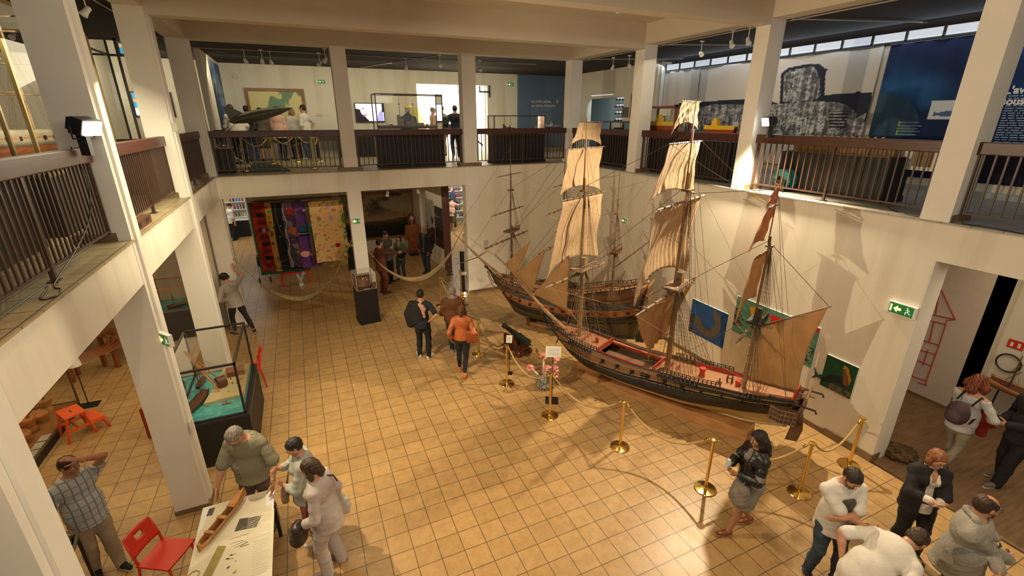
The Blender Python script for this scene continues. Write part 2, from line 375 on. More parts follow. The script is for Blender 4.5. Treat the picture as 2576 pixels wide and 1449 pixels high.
HRED = mat('ship_red', (.40, .035, .018), .42, var=.2, vs=9)
DECKW = mat('deck_wood', (.34, .17, .085), .42, var=.25, vs=7, wave=(1, 14, 1))
BASEW = mat('base_wood', (.42, .20, .07), .4, var=.25, vs=3, wave=(1, 1, 5))
H2BOT = mat('hull_olive', (.085, .062, .025), .45, var=.3, vs=5, wave=(.8, .8, 9))
H2OR = mat('hull_orange', (.33, .14, .045), .5, var=.3, vs=9)
H2GR = mat('hull_slate', (.085, .085, .088), .5, var=.4, vs=9)

def interp(tab, s):
    if s <= tab[0][0]: return list(tab[0][1:])
    for a, b in zip(tab, tab[1:]):
        if s <= b[0]:
            k = (s-a[0])/(b[0]-a[0]); k = k*k*(3-2*k)*.5+k*.5
            return [x+(y-x)*k for x, y in zip(a[1:], b[1:])]
    return list(tab[-1][1:])
class Hull:
    def __init__(h, s0, s1, B, tab, rake=.35, sternw=.62): h.s0, h.s1, h.B, h.tab, h.rake, h.sternw = s0, s1, B, tab, rake, sternw
    def zs(h, s): return interp(h.tab, s)
    def half(h, u, w):
        """half breadth at station u (0..1) and height fraction w (0..1)"""
        w = min(1, max(0, w)); prof = [(0, .06), (.08, .42), (.2, .74), (.38, .95), (.55, 1.0), (.8, .95), (1, .87)]
        f = interp(prof, w)[0]
        u = min(1, max(0, u)); bow = min(1, u/.24); sb = math.sin(bow*math.pi/2)**.62
        st = max(0, (u-.55)/.45); ss = 1-(1-h.sternw)*st**2.2
        fine = max(0, 1-u/.28)**1.5*1.5*(1-w) + st**2.5*4.5*(1-w)**1.6
        return h.B*sb*ss*f*math.exp(-fine)
    def pt(h, u, w, side, off=0.0):
        s = h.s0+(h.s1-h.s0)*u
        z = h.zs(s); zb, zr = z[0], z[-1]
        ss = s + max(0, (1-w))**1.6*h.rake*max(0, 1-u/.3)**2 - (1-w)*.12*max(0, (u-.85)/.15)**2
        return Vector((ss, side*(h.half(u, w)+off), zb+(zr-zb)*w))
    def wof(h, s, z): q = h.zs(s); return (z-q[0])/(q[-1]-q[0])
    def uof(h, s): return (s-h.s0)/(h.s1-h.s0)
    def band(h, i0, i1, off=0.0, n=56, m=7, bot=None):
        """skin strip of both sides between table levels i0 and i1"""
        mb = MB()
        for side in (-1, 1):
            def fn(a, b):
                s = h.s0+(h.s1-h.s0)*a; q = h.zs(s); z = q[i0]+(q[i1]-q[i0])*b
                return h.pt(a, (z-q[0])/(q[-1]-q[0]), side, off+.012*math.sin(math.pi*b)*(off > 0))
            mb.grid(fn, n, m, .012 if side < 0 else -.012)
        return mb
    def side(h, s, z, side, off=.0): return h.pt(h.uof(s), h.wof(s, z), side, off)

def deck(mb, h, sa, sb, zf, inset=.02, hole=None, n=24, th=.02):
    def fn(a, b):
        s = sa+(sb-sa)*a; z = zf(s); y = max(.005, h.half(h.uof(s), h.wof(s, z))-inset); return (s, -y+2*y*b, z)
    mb.grid(fn, n, 6, th)
def mast_top(mb, x, y, z, w, l, t=.03, rail=False):
    mb.box(x-l, x+l, y-w, y+w, z, z+t)
    for k in range(-3, 4): mb.box(x-l*1.02, x+l*1.02, y+k*w/3.3-.008, y+k*w/3.3+.008, z-.02, z)
    if rail:
        for k in range(-4, 5): mb.box(x+l-.012, x+l, y+k*w/4.1-.006, y+k*w/4.1+.006, z+t, z+t+.09)
        mb.box(x+l-.014, x+l, y-w, y+w, z+t+.09, z+t+.1)
def yard(name, parent, x, z, y0, y1, r, m, tilt=0.0, dx=0.0):
    b = MB(); n = 8; pts = []; rs = []
    for i in range(n+1):
        k = i/n; pts.append((x+dx*(k-.5), y0+(y1-y0)*k, z+tilt*(k-.5))); rs.append(r*(.45+.55*max(0, math.sin(math.pi*min(max(k, .02), .98)))**.6))
    b.tube(pts, rs, 8)
    for k in range(1, 8): p = Vector(pts[k]); b.box(p.x-r*1.2, p.x+r*1.2, p.y-.01, p.y+.01, p.z-r*1.25, p.z+r*1.25)
    return obj(name, b, m, parent, 50)
def square_sail(name, parent, x, TL, TR, BR, BL, m, belly=.16, arch=.06, pleat=.012, npl=9, seed=0, slack=0.0):
    rnd = random.Random(seed); ph = [rnd.uniform(0, 6.28) for _ in range(8)]
    b = MB()
    def fn(u, v):                      # u across, v down
        ty = TL[0]+(TR[0]-TL[0])*u; tz = TL[1]+(TR[1]-TL[1])*u
        by = BL[0]+(BR[0]-BL[0])*u; bz = BL[1]+(BR[1]-BL[1])*u + arch*max(0,math.sin(math.pi*u))**.8
        k = v; y = ty+(by-ty)*(k**1.25); z = tz+(bz-tz)*k
        y += -(u-.5)*.10*(TR[0]-TL[0])*math.sin(math.pi*v)      # leech curves in
        d = belly*math.sin(math.pi*min(1, v*.62+.0))*(.35+.65*math.sin(math.pi*u))
        d += pleat*.45*math.sin(u*npl*2.4*math.pi+ph[0]+.8*math.sin(v*2+ph[1]))*(.2+.8*v) + pleat*.35*math.sin(u*npl*5.3*math.pi+ph[2]+v*3)*(.3+.7*v)
        d += slack*math.sin(v*9+ph[3]+u*4)*.02 + .008*math.sin(v*14+ph[4]+u*9)
        return (x-d, y, z)
    b.grid(fn, 64, 26, .004)
    return obj(name, b, m, parent, True)
def tri_sail(name, parent, A, B_, Cc, m, belly=.07, seed=0):
    b = MB(); A, B_, Cc = Vector(A), Vector(B_), Vector(Cc)
    def fn(u, v):
        p = A.lerp(B_, u); q = A.lerp(Cc, u); r_ = p.lerp(q, v)
        return (r_.x, r_.y-belly*max(0,math.sin(math.pi*u))**.8*math.sin(math.pi*v)-.006*math.sin(u*18+seed+v*4), r_.z-.03*math.sin(math.pi*v)*u)
    b.grid(fn, 22, 16, .004); return obj(name, b, m, parent, True)
def shrouds(name, parent, h, s_m, zr, top, tw, n, ds, side, r=.0045, step=.09, m=None, off=.06, dead=True):
    """net of shrouds with ratlines from the channel to the mast head"""
    b = MB(); lows = []; tops = []
    for i in range(n):
        s = s_m+.02+ds*i; p = h.side(s, zr(s)-.02, side, off); q = Vector((s_m+.01, side*tw, top)); lows.append(p); tops.append(q)
        b.tube([p, q], r, 4)
        if dead:
            b.ball(p+Vector((0, 0, .0)), .016, 6); b.ball(p.lerp(q, .045), .015, 6)
    L = (tops[0]-lows[0]).length; k = .1
    while k < L*.93:
        a = lows[0].lerp(tops[0], k/L); c = lows[-1].lerp(tops[-1], k/L); b.tube([a, lows[n//2].lerp(tops[n//2], k/L), c], r*.6, 3); k += step
    return obj(name, b, m or ROPE, parent)
def topshrouds(name, parent, x, z0, w0, z1, w1, n, ds, side, r=.0035, step=.08, m=None):
    b = MB(); P = [Vector((x+.02+ds*i, side*w0, z0)) for i in range(n)]; Q = [Vector((x+.01, side*w1, z1)) for i in range(n)]
    for p, q in zip(P, Q): b.tube([p, q], r, 4)
    k = .05; L = z1-z0
    while k < L*.93: b.tube([P[0].lerp(Q[0], k/L), P[-1].lerp(Q[-1], k/L)], r*.6, 3); k += step
    return obj(name, b, m or ROPE, parent)
def stay(parent, a, b_, r=.005, sag=0.0, m=None, name='stay'):
    a, b_ = Vector(a), Vector(b_); q = MB(); q.tube([a.lerp(b_, i/6)-Vector((0, 0, sag*math.sin(math.pi*i/6))) for i in range(7)], r, 4)
    return obj(name, q, m or ROPE, parent)
def gun(parent, h, s, z, side, lid=None, r=.018, length=.11, m=None, port=(.05, .045)):
    p = h.side(s, z, side, .0); q = MB()
    q.box(p.x-port[0], p.x+port[0], p.y-.004 if side < 0 else p.y-.02, p.y+.02 if side < 0 else p.y+.004, p.z-port[1], p.z+port[1]); o1 = obj('gun_port', q, BLACK, parent)
    q = MB(); q.tube([(p.x, p.y-side*.02, p.z), (p.x, p.y+side*length*.8, p.z-.004), (p.x, p.y+side*length, p.z-.005)], [r, r*.8, r], 10); obj('gun', q, BLACKM, o1, 50)
    if lid is not None:
        q = MB(); q.box(p.x-port[0], p.x+port[0], min(p.y, p.y+side*.05), max(p.y, p.y+side*.05), p.z+port[1], p.z+port[1]+.008); q.box(p.x-port[0], p.x+port[0], p.y+side*.05-.004, p.y+side*.05+.004, p.z+port[1]-.0, p.z+port[1]+.045)
        obj('port_lid', q, lid, o1)

# ---------------- big frigate model -------------------------------------------------
SA = math.atan2(-.90756, .41993)
A0 = (7.232, -5.774, 0)
ship = thing('ship_model', 'large frigate model with pale square sails and black hull on a low wooden base', 'ship model', A0, SA)
base = ship
q = MB(); q.add([(-.25,-.27,0),(3.55,-.30,0),(3.55,.30,0),(-.25,.27,0),(-.25,-.20,.06),(3.55,-.24,.24),(3.55,.24,.24),(-.25,.20,.06)], [(0,3,2,1),(4,5,6,7),(0,1,5,4),(1,2,6,5),(2,3,7,6),(3,0,4,7)])
obj('plinth', q, BASEW, base)
q = MB(); q.box(-.15, 3.45, -.05, .05, .05, .2); obj('keel_rest', q, BASEW, base)
tab = [(-.95, .50, .58, .70, .95), (-.3, .26, .40, .58, .90), (.4, .18, .36, .56, .84), (1.1, .155, .38, .58, .81), (2.3, .20, .46, .71, .90), (3.3, .29, .55, .81, .99), (4.2, .50, .67, .92, 1.13)]
h = Hull(-.97, 4.18, .47, tab, .38)
zr = lambda s: h.zs(s)[-1]
hb = obj('hull_bottom', h.band(0, 1, 0), HBOT, ship, True)
obj('wale', h.band(1, 2, .014), HBLACK, ship, True)
obj('topside_planking', h.band(2, 3, 0), HPLANK, ship, True)
for k, (f0, wd) in enumerate(((1.0, .026), (.72, .010), (.16, .012))):
    for side in (-1, 1):
        b = MB(); pts = []
        for i in range(49):
            a = .02+.97*i/48; s = h.s0+(h.s1-h.s0)*a; z = h.zs(s); zz = z[2]+(z[3]-z[2])*f0; pts.append(h.pt(a, h.wof(s, zz), side, .008))
        b.tube(pts, wd*.55, 6); obj('rail' if k == 0 else 'moulding', b, HBLACK if k == 0 else HYEL, ship, True)
# aft black strakes on the quarter
for side in (-1, 1):
    for f0 in (.42, .60, .86):
        b = MB(); pts = [h.side(s_, h.zs(s_)[2]+(h.zs(s_)[3]-h.zs(s_)[2])*f0, side, .004) for s_ in [2.2+1.9*i/20 for i in range(21)]]
        b.tube(pts, [.006+.012*min(1, i/6) for i in range(21)], 6); obj('quarter_strake', b, HBLACK, ship, True)
# keel, stem, rudder, beakhead
b = MB(); pts = [h.pt(a, 0, 1) for a in [i/30 for i in range(31)]]; b.tube([(p.x, 0, p.z-.02) for p in pts], .026, 6)
obj('keel', b, HBOT, ship, True)
b = MB(); prof = [h.pt(0.0, wv, 1) for wv in [i/10 for i in range(11)]]; b.tube([(p.x-.02, 0, p.z) for p in prof]+[(-1.12, 0, 1.0), (-1.22, 0, 1.08)], [.03]*9+[.035, .03, .03, .02], 6)
for side in (-1, 1):
    b.tube([h.side(-.7, .88, side), (-1.0, side*.06, .92), (-1.2, side*.015, 1.06)], .012, 5); b.tube([h.side(-.7, .74, side), (-1.0, side*.06, .80), (-1.18, side*.015, .98)], .012, 5)
obj('beakhead', b, HBLACK, ship, True)
b = MB(); b.ball((-1.24, 0, 1.10), .045, 10, (.8, .6, 1.3)); b.ball((-1.25, 0, 1.17), .022, 8); obj('figurehead', b, SPAR, ship, True)
b = MB(); b.prism([(4.08, .22), (4.26, .26), (4.30, .50), (4.24, .86), (4.16, .86), (4.12, .5)], -.018, .018, Matrix.Rotation(math.pi/2, 4, 'X')); obj('rudder', b, SPAR, ship)
# transom with windows and quarter galleries
def trans(a, b_): z = .60+(1.19-.60)*b_; y = (.30-.10*(1-b_)**2)*(2*a-1); return (4.16+.10*b_+.02*math.cos((2*a-1)*1.4), y, z)
b = MB(); b.grid(trans, 12, 10, .03); obj('transom', b, HPLANK, ship, True)
for k in range(5):
    b = MB(); y = -.2+.1*k; b.box(4.235, 4.25, y-.032, y+.032, .84, .93); obj('stern_window', b, SPARL, ship)
for side in (-1, 1):
    b = MB(); pts = [(3.80, side*.31), (3.96, side*.37), (4.20, side*.30), (4.20, side*.22), (3.80, side*.22)]
    b.prism(pts, .74, .95); b.prism([(x, y*.96) for x, y in pts], .68, .74); qg = obj('quarter_gallery', b, SPAR, ship)
    b = MB()
    for k in range(7): s_ = 3.82+.055*k; b.tube([(s_, side*(.375-.16*abs(s_-3.98)), .70), (s_+.01, side*(.375-.16*abs(s_-3.98)), .94)], .005, 4)
    for z in (.70, .78, .86, .94): b.tube([(3.80, side*.325, z), (3.97, side*.385, z), (4.2, side*.312, z)], .006, 4)
    obj('lattice', b, SPARL, qg)
# decks
def dz(s): return h.zs(s)[3]-.07
b = MB(); deck(b, h, -.80, .50, dz); obj('fore_deck', b, DECKW, ship)
b = MB(); deck(b, h, 1.72, 4.12, dz); obj('quarter_deck', b, DECKW, ship)
b = MB(); deck(b, h, .48, 1.75, lambda s: .60); obj('gun_deck', b, mat('dark_deck', (.17, .10, .06), .5, var=.3, vs=6, wave=(1, 14, 1)), ship)
for side in (-1, 1):
    b = MB(); b.grid(lambda a, c: ((.48+1.27*a), side*(h.half(h.uof(.48+1.27*a), .93)-.02-.11*c), dz(.48+1.27*a)), 14, 2, .02); obj('gangway', b, DECKW, ship)
    b = MB(); b.grid(lambda a, c: ((.48+1.27*a), side*(h.half(h.uof(.48+1.27*a), .93)-.135), dz(.5)-.02+.045*c), 14, 1, .012); obj('coaming', b, HRED, ship)
    b = MB(); b.grid(lambda a, c: ((2.3+1.8*a), side*(h.half(h.uof(2.3+1.8*a), .95)-.022), dz(2.3+1.8*a)+.075*c), 20, 1, .008); obj('inner_bulwark', b, HRED, ship)
def breast_rail(s, zz, w, m):
    b = MB(); n = 9
    for k in range(n): y = -w+2*w*k/(n-1); b.box(s-.008, s+.008, y-.009, y+.009, zz, zz+.085)
    b.box(s-.012, s+.012, -w-.01, w+.01, zz+.085, zz+.10); b.box(s-.01, s+.01, -w-.01, w+.01, zz, zz+.015); obj('breast_rail', b, m, ship)
breast_rail(.49, dz(.49), .33, HRED); breast_rail(1.74, dz(1.74), .33, HRED)
b = MB(); b.box(4.08, 4.1, -.25, .25, dz(4.1), dz(4.1)+.16); obj('taffrail', b, HRED, ship)
# hammock netting rails on the bulwarks
for side in (-1, 1):
    for (sa, sb, n) in ((-.62, .52, 17), (1.9, 3.0, 16)):
        b = MB(); P = [h.side(sa+(sb-sa)*i/(n-1), zr(sa+(sb-sa)*i/(n-1)), side, -.01) for i in range(n)]
        for p in P: b.box(p.x-.008, p.x+.008, p.y-.006, p.y+.006, p.z, p.z+.085)
        for dz_ in (.085, .045): b.tube([p+Vector((0, 0, dz_)) for p in P], .008, 4)
        obj('hammock_rail', b, HBLACK, ship)
# channels with deadeyes and chains
for side in (-1, 1):
    for (sm, n, ds) in ((-.17, 8, .075), (1.9, 9, .085), (3.3, 5, .075)):
        b = MB(); s1 = sm+.02; s2 = sm+.02+ds*(n-1)+.03; P = [h.side(s_, zr(s_)-.05, side, 0) for s_ in (s1-.03, (s1+s2)/2, s2)]
        b.grid(lambda a, c: Vector(P[0]).lerp(P[2], a)+Vector((0, side*.075*c, 0)), 6, 1, .014); ch = obj('channel', b, HBLACK, ship)
        for i in range(n):
            s_ = sm+.02+ds*i; p = h.side(s_, zr(s_)-.05, side, .072); q_ = h.side(s_+.02, zr(s_)-.30, side, .01)
            b = MB(); b.tube([p, q_], .006, 5); b.ball(p, .016, 6); obj('chain_plate', b, BLACKM, ch)
# guns
for i in range(10):
    gun(ship, h, .71+.335*i, .685+.0*i+max(0, (i-2))*.026, -1, port=(.042, .042))
for i in range(0, 10, 2): gun(ship, h, .71+.335*i, .685+max(0, (i-2))*.026, 1, port=(.042, .042))
# ladder steps on the side, bow anchors, davits
b = MB()
for k in range(6): p = h.side(1.62, .50+.05*k, -1, .02); b.box(p.x-.06, p.x+.06, p.y-.02, p.y+.015, p.z-.006, p.z+.006)
obj('side_steps', b, HBLACK, ship)
for side in (-1, 1):
    b = MB(); b.tube([(-.62, side*.2, .92), (-.78, side*.42, .95)], .018, 6); obj('cathead', b, HBLACK, ship)
    b = MB(); b.tube([(-.45, side*.40, .80), (-.1, side*.50, .84)], .012, 6); b.tube([(-.48, side*.46, .70), (-.46, side*.41, .80), (-.44, side*.44, .90)], .012, 5); b.tube([(-.12, side*.44, .84), (-.1, side*.56, .84)], .016, 5); obj('anchor', b, BLACKM, ship)
    b = MB(); b.tube([(3.75, side*.30, 1.09), (4.42, side*.31, 1.10), (4.44, side*.31, 1.05)], .016, 6); obj('stern_davit', b, HBLACK, ship)
# deck fittings
b = MB(); b.lathe([(.058, 0), (.052, .02), (.045, .07), (.052, .12), (.064, .135), (.064, .16), (.058, .165)], 16, (2.55, .05, dz(2.5))); obj('capstan', b, HRED, ship, 40)
b = MB(); b.lathe([(.04, 0), (.036, .06), (.038, .09), (.045, .10), (.042, .12)], 14, (.26, .05, dz(.3))); obj('capstan', b, HRED, ship, 40)
b = MB()
for x in (3.0, 3.08):
    b.tube([(x, .05+.055*math.cos(t*math.pi/5), dz(3)+.085+.055*math.sin(t*math.pi/5)) for t in range(10)], .005, 4, True)
    for t in range(5): b.tube([(x, .05+.075*math.cos(t*math.pi/5), dz(3)+.085+.075*math.sin(t*math.pi/5)), (x, .05-.075*math.cos(t*math.pi/5), dz(3)+.085-.075*math.sin(t*math.pi/5))], .0035, 4)
b.tube([(2.98, .05, dz(3)+.085), (3.1, .05, dz(3)+.085)], .012, 6); b.box(2.99, 3.01, .04, .06, dz(3), dz(3)+.09); b.box(3.08, 3.1, .04, .06, dz(3), dz(3)+.09); obj('steering_wheel', b, SPAR, ship)
b = MB(); b.box(3.16, 3.22, -.03, .09, dz(3.2), dz(3.2)+.09); b.box(3.15, 3.23, -.04, .1, dz(3.2)+.09, dz(3.2)+.1); obj('binnacle', b, HRED, ship)
b = MB(); b.box(2.9, 2.92, -.1, -.08, dz(2.9), dz(2.9)+.11); b.box(2.86, 2.96, -.095, -.085, dz(2.9)+.03, dz(2.9)+.045); b.box(2.87, 2.95, -.12, -.06, dz(2.9), dz(2.9)+.012); obj('mooring_bitt', b, SPAR, ship)
for (x, y) in ((-.3, .12), (-.32, -.1), (.0, .14), (.02, -.12), (1.95, .12), (1.97, -.12), (2.1, .05)):
    b = MB(); z = dz(x); b.box(x-.008, x+.008, y-.05, y-.035, z, z+.08); b.box(x-.008, x+.008, y+.035, y+.05, z, z+.08); b.box(x-.008, x+.008, y-.065, y+.065, z+.055, z+.07); obj('pin_rail', b, HRED, ship)
# bowsprit with spars
bs = MB(); bs.tube([(-.55, 0, .86), (-1.1, 0, 1.14), (-1.6, 0, 1.46), (-2.0, 0, 1.72)], [.05, .046, .038, .03], 10)
for k in range(7): p = Vector((-.62, 0, .905)).lerp(Vector((-1.55, 0, 1.43)), k/6); bs.tube([p-Vector((.012, 0, .007)), p+Vector((.012, 0, -.007))], .054-.002*k, 10)
bo = obj('bowsprit', bs, MASTW, ship, 50)
b = MB(); b.tube([(-1.5, 0.02, 1.45), (-2.2, 0, 1.92), (-2.75, 0, 2.24)], [.024, .02, .012], 8); obj('jib_boom', b, MASTW, bo, 50)
b = MB(); b.tube([(-1.62, -.62, 1.50), (-1.62, 0, 1.42), (-1.62, .62, 1.50)], [.008, .014, .008], 6); obj('spritsail_yard', b, SPAR, bo, 50)
b = MB(); b.tube([(-2.0, 0, 1.70), (-1.98, 0, 1.38)], [.014, .008], 6); obj('martingale', b, SPAR, bo)
tri_sail('jib', bo, (-2.44, 0, 2.03), (-2.08, 0.0, 1.84), (-1.60, 0, 2.80), SAILO, .03, 1).name = 'jib'
tri_sail('jib', bo, (-2.10, 0, 1.86), (-1.55, 0, 1.52), (-1.18, 0, 2.66), SAILO, .05, 2)
tri_sail('staysail', bo, (-1.52, 0, 1.50), (-.50, -.06, 1.34), (-.52, -.02, 2.66), SAILO, .06, 3)
def mast(name, x, segs, bands=True):
    """segs: (z0, z1, r0, r1, dx)"""
    b = MB()
    for (z0, z1, r0, r1, dx) in segs: b.tube([(x+dx, 0, z0), (x+dx, 0, (z0+z1)/2), (x+dx, 0, z1)], [r0, (r0+r1)/2, r1], 12)
    if bands:
        z0, z1, r0, r1, dx = segs[0]
        for k in range(1, 10): z = z0+(z1-z0)*k/10; b.tube([(x+dx, 0, z-.012), (x+dx, 0, z+.012)], r0+.006, 12)
    return obj(name, b, MASTW, ship, 50)
# fore
fm = mast('foremast', -.17, [(.45, 2.62, .045, .038, 0), (2.35, 4.28, .028, .022, -.06), (4.05, 5.02, .017, .013, -.09), (4.9, 5.42, .010, .006, -.10)])
b = MB(); mast_top(b, -.17, 0, 2.42, .29, .15, rail=True); b.box(-.24, -.1, -.05, .05, 2.42, 2.66); obj('fighting_top', b, SPARL, fm)
b = MB(); mast_top(b, -.22, 0, 4.05, .10, .07, .015); b.box(-.27, -.24, -.02, .02, 4.05, 4.30); obj('crosstree', b, SPAR, fm)
yard('fore_yard', fm, -.26, 2.28, -1.20, 1.06, .030, SPARL); yard('topsail_yard', fm, -.27, 3.93, -.76, .92, .022, SPAR); yard('topgallant_yard', fm, -.28, 4.87, -.60, .74, .013, SPARL); yard('royal_yard', fm, -.28, 5.35, -.28, .62, .009, SPAR)
square_sail('royal_sail', fm, -.29, (-.26, 5.35), (.60, 5.33), (.66, 4.90), (-.46, 4.95), SAIL, .05, .11, .008, 5, 1)
square_sail('topgallant_sail', fm, -.30, (-.55, 4.86), (.72, 4.85), (.80, 3.97), (-.72, 4.00), SAIL, .14, .14, .012, 7, 2)
square_sail('topsail', fm, -.30, (-.70, 3.90), (.88, 3.89), (.98, 2.38), (-1.06, 2.30), SAIL, .26, .22, .016, 12, 3, 1)
# main
mm = mast('mainmast', 1.9, [(.5, 2.75, .050, .042, 0), (2.5, 4.55, .030, .024, -.06), (4.25, 5.25, .018, .014, -.09), (5.1, 5.80, .011, .006, -.10)])
b = MB(); mast_top(b, 1.9, 0, 2.52, .36, .17, rail=True); b.box(1.83, 1.97, -.06, .06, 2.52, 2.79); obj('fighting_top', b, SPARL, mm)
b = MB(); mast_top(b, 1.85, 0, 4.26, .11, .07, .015); b.box(1.80, 1.83, -.02, .02, 4.26, 4.57); obj('crosstree', b, SPAR, mm)
yard('main_yard', mm, 1.81, 2.36, -1.46, 1.30, .032, SPARL); yard('topsail_yard', mm, 1.80, 4.05, -1.05, 1.0, .025, SPARL); yard('topgallant_yard', mm, 1.79, 5.05, -.86, .52, .013, SPARL); yard('royal_yard', mm, 1.79, 5.68, -.56, .26, .009, SPAR)
square_sail('royal_sail', mm, 1.78, (-.54, 5.67), (.22, 5.67), (.34, 5.24), (-.80, 5.16), SAIL, .05, .16, .010, 5, 5)
square_sail('topgallant_sail', mm, 1.77, (-.80, 5.03), (.50, 5.04), (.70, 4.08), (-1.24, 4.14), SAIL, .16, .16, .016, 6, 6)
square_sail('topsail', mm, 1.76, (-1.02, 4.03), (.90, 4.02), (1.02, 2.48), (-1.28, 2.42), SAIL, .28, .30, .024, 12, 7, 1)
square_sail('main_course', mm, 1.76, (-1.34, 2.30), (1.22, 2.30), (.55, 1.32), (-.42, 1.06), SAILO, .20, -.02, .035, 5, 8, 1)
# mizzen
zm = mast('mizzenmast', 3.3, [(.75, 2.40, .040, .034, 0), (2.2, 3.62, .024, .018, -.04), (3.5, 4.62, .012, .007, -.06)])
b = MB(); mast_top(b, 3.3, 0, 2.22, .19, .12, rail=True); b.box(3.25, 3.35, -.04, .04, 2.22, 2.45); obj('fighting_top', b, HBLACK, zm)
b = MB(); mast_top(b, 3.27, 0, 3.52, .07, .05, .012); b.box(3.24, 3.27, -.02, .02, 3.52, 3.67); obj('crosstree', b, SPAR, zm)
yard('crossjack_yard', zm, 3.24, 2.10, -.85, .60, .020, SPARL); yard('topsail_yard', zm, 3.23, 3.42, -.62, .50, .015, SPAR); yard('topgallant_yard', zm, 3.22, 4.14, -.45, .30, .010, SPAR)
square_sail('topsail', zm, 3.21, (-.58, 3.42), (.34, 3.44), (.20, 2.56), (-.80, 2.38), SAILO, .12, .08, .012, 6, 9)
square_sail('topgallant_sail', zm, 3.21, (-.40, 4.12), (.22, 4.12), (-.02, 3.58), (-.84, 3.55), SAILR, .08, .05, .01, 4, 10)
square_sail('royal_sail', zm, 3.22, (-.22, 4.42), (.14, 4.42), (.06, 4.16), (-.42, 4.15), SAILR, .03, .03, .006, 3, 11)
b = MB(); b.tube([(3.34, 0, 2.12), (4.26, 0, 2.74)], [.018, .009], 7); obj('gaff', b, SPAR, zm)
b = MB(); b.tube([(3.36, 0, 1.10), (4.36, 0, 1.16)], [.018, .010], 7); obj('spanker_boom', b, SPAR, zm)
b = MB()
def spk(u, v):
    a = Vector((3.36, 0, 1.12)).lerp(Vector((4.10, 0, 1.14)), u); c = Vector((3.37, 0, 2.12)).lerp(Vector((4.22, 0, 2.70)), u); q_ = a.lerp(c, v)
    return (q_.x-.06*math.sin(math.pi*v)*u, -.09*math.sin(math.pi*u)*math.sin(math.pi*v*.9+.2)-.01*math.sin(u*20), q_.z)
b.grid(spk, 24, 20, .004); obj('spanker', b, SAILO, zm, True)
for (mo, sm, n, ds, top, tw, z2, w2) in ((fm, -.17, 8, .075, 2.40, .05, 4.05, .03), (mm, 1.9, 9, .085, 2.50, .06, 4.26, .03), (zm, 3.3, 5, .075, 2.20, .04, 3.52, .02)):
    for side in (-1, 1):
        shrouds('shroud', mo, h, sm, zr, top, tw, n, ds, side)
        topshrouds('topmast_shroud', mo, sm-.02, top+.04, .26 if sm < 3 else .16, z2, w2, 5, .035, side)
        for k in (0, 1): stay(mo, h.side(sm+.62+.1*k, zr(sm+.6), side, .05) if sm < 3 else h.side(4.0, zr(4.0), side), (sm-.05, side*.02, z2+.1+.7*k), .003, name='backstay')
for a, c in (((-.2, 0, 2.50), (-1.6, 0, 1.47)), ((-.23, 0, 4.15), (-2.1, 0, 1.84)), ((-.27, 0, 5.0), (-2.7, 0, 2.22)), ((-.27, 0, 5.38), (-2.74, 0, 2.24)), ((1.87, 0, 2.6), (-.1, 0, .95)), ((1.84, 0, 4.35), (-.12, 0, 2.50)), ((1.80, 0, 5.2), (-.2, 0, 4.15)), ((3.27, 0, 2.3), (1.98, 0, 1.0)), ((3.25, 0, 3.6), (1.95, 0, 2.55)), ((3.24, 0, 4.4), (1.9, 0, 4.2)), ((4.24, 0, 2.72), (3.25, 0, 3.58))):
    stay(ship, a, c, .0042)
for a, c in (((-.27, -.72, 4.87), (.6, -.3, .95)), ((1.8, -1.0, 4.05), (3.3, -.1, 2.4)), ((1.8, .98, 4.05), (3.3, .1, 2.4)), ((1.8, -1.44, 2.36), (3.9, -.3, 1.1)), ((1.8, 1.28, 2.36), (3.9, .3, 1.1)), ((-.27, -1.18, 2.28), (1.8, -.1, 1.9)), ((-.27, 1.04, 2.28), (1.8, .1, 1.9)), ((-.27, -.75, 3.93), (1.86, 0, 3.3)), ((-.27, .9, 3.93), (1.86, 0, 3.3)), ((-.3, -1.04, 2.32), (.7, -.46, .9)), ((1.75, -1.26, 2.44), (1.9, -.5, 2.36)), ((1.76, -.42, 1.06), (.8, -.42, .85)), ((1.79, .5, 5.05), (3.24, 0, 4.1)), ((1.79, -.84, 5.05), (3.24, 0, 4.1))):
    stay(ship, a, c, .003, .02, ROPEL, 'brace')
for k in range(7):           # lead lines at the fore rail
    stay(ship, (-.4+.12*k, -.30, dz(0)), (-.2, -.05, 2.3), .0028, 0, ROPEL, 'running_line')
for k in range(7): stay(ship, (1.75+.13*k, -.30, dz(2)), (1.88, -.05, 2.4), .0028, 0, ROPEL, 'running_line')

# ---------------- ship of the line behind it ----------------------------------------
SA2 = R(-53.84); A2 = (7.15, -2.75, 0)
sh2 = thing('ship_model', 'older bare-masted twin-decked warship model with orange gunport bands beside the back wall', 'ship model', A2, SA2)
cr = sh2
for x in (.25, 2.6):
    b = MB(); b.prism([(-.20, 0), (.20, 0), (.22, .16), (.30, .34), (.2, .3), (0, .14), (-.2, .3), (-.30, .34), (-.22, .16)], x-.05, x+.05, Matrix(((0, 0, 1, 0), (1, 0, 0, 0), (0, 1, 0, 0), (0, 0, 0, 1)))); obj('cradle_frame', b, SPAR, cr)
for y in (-.17, .17):
    b = MB(); b.box(.2, 2.65, y-.03, y+.03, .04, .12); obj('cradle_beam', b, BASEW, cr)
tab2 = [(-1.0, .62, .80, .90, 1.02, 1.10, 1.25), (-.4, .26, .62, .75, .92, 1.00, 1.18), (.4, .15, .50, .66, .84, .93, 1.12), (1.5, .15, .48, .64, .84, .95, 1.22), (2.6, .17, .56, .74, .96, 1.12, 1.50), (3.35, .26, .70, .90, 1.12, 1.32, 1.74)]
h2 = Hull(-1.02, 3.32, .43, tab2, .55, .6)
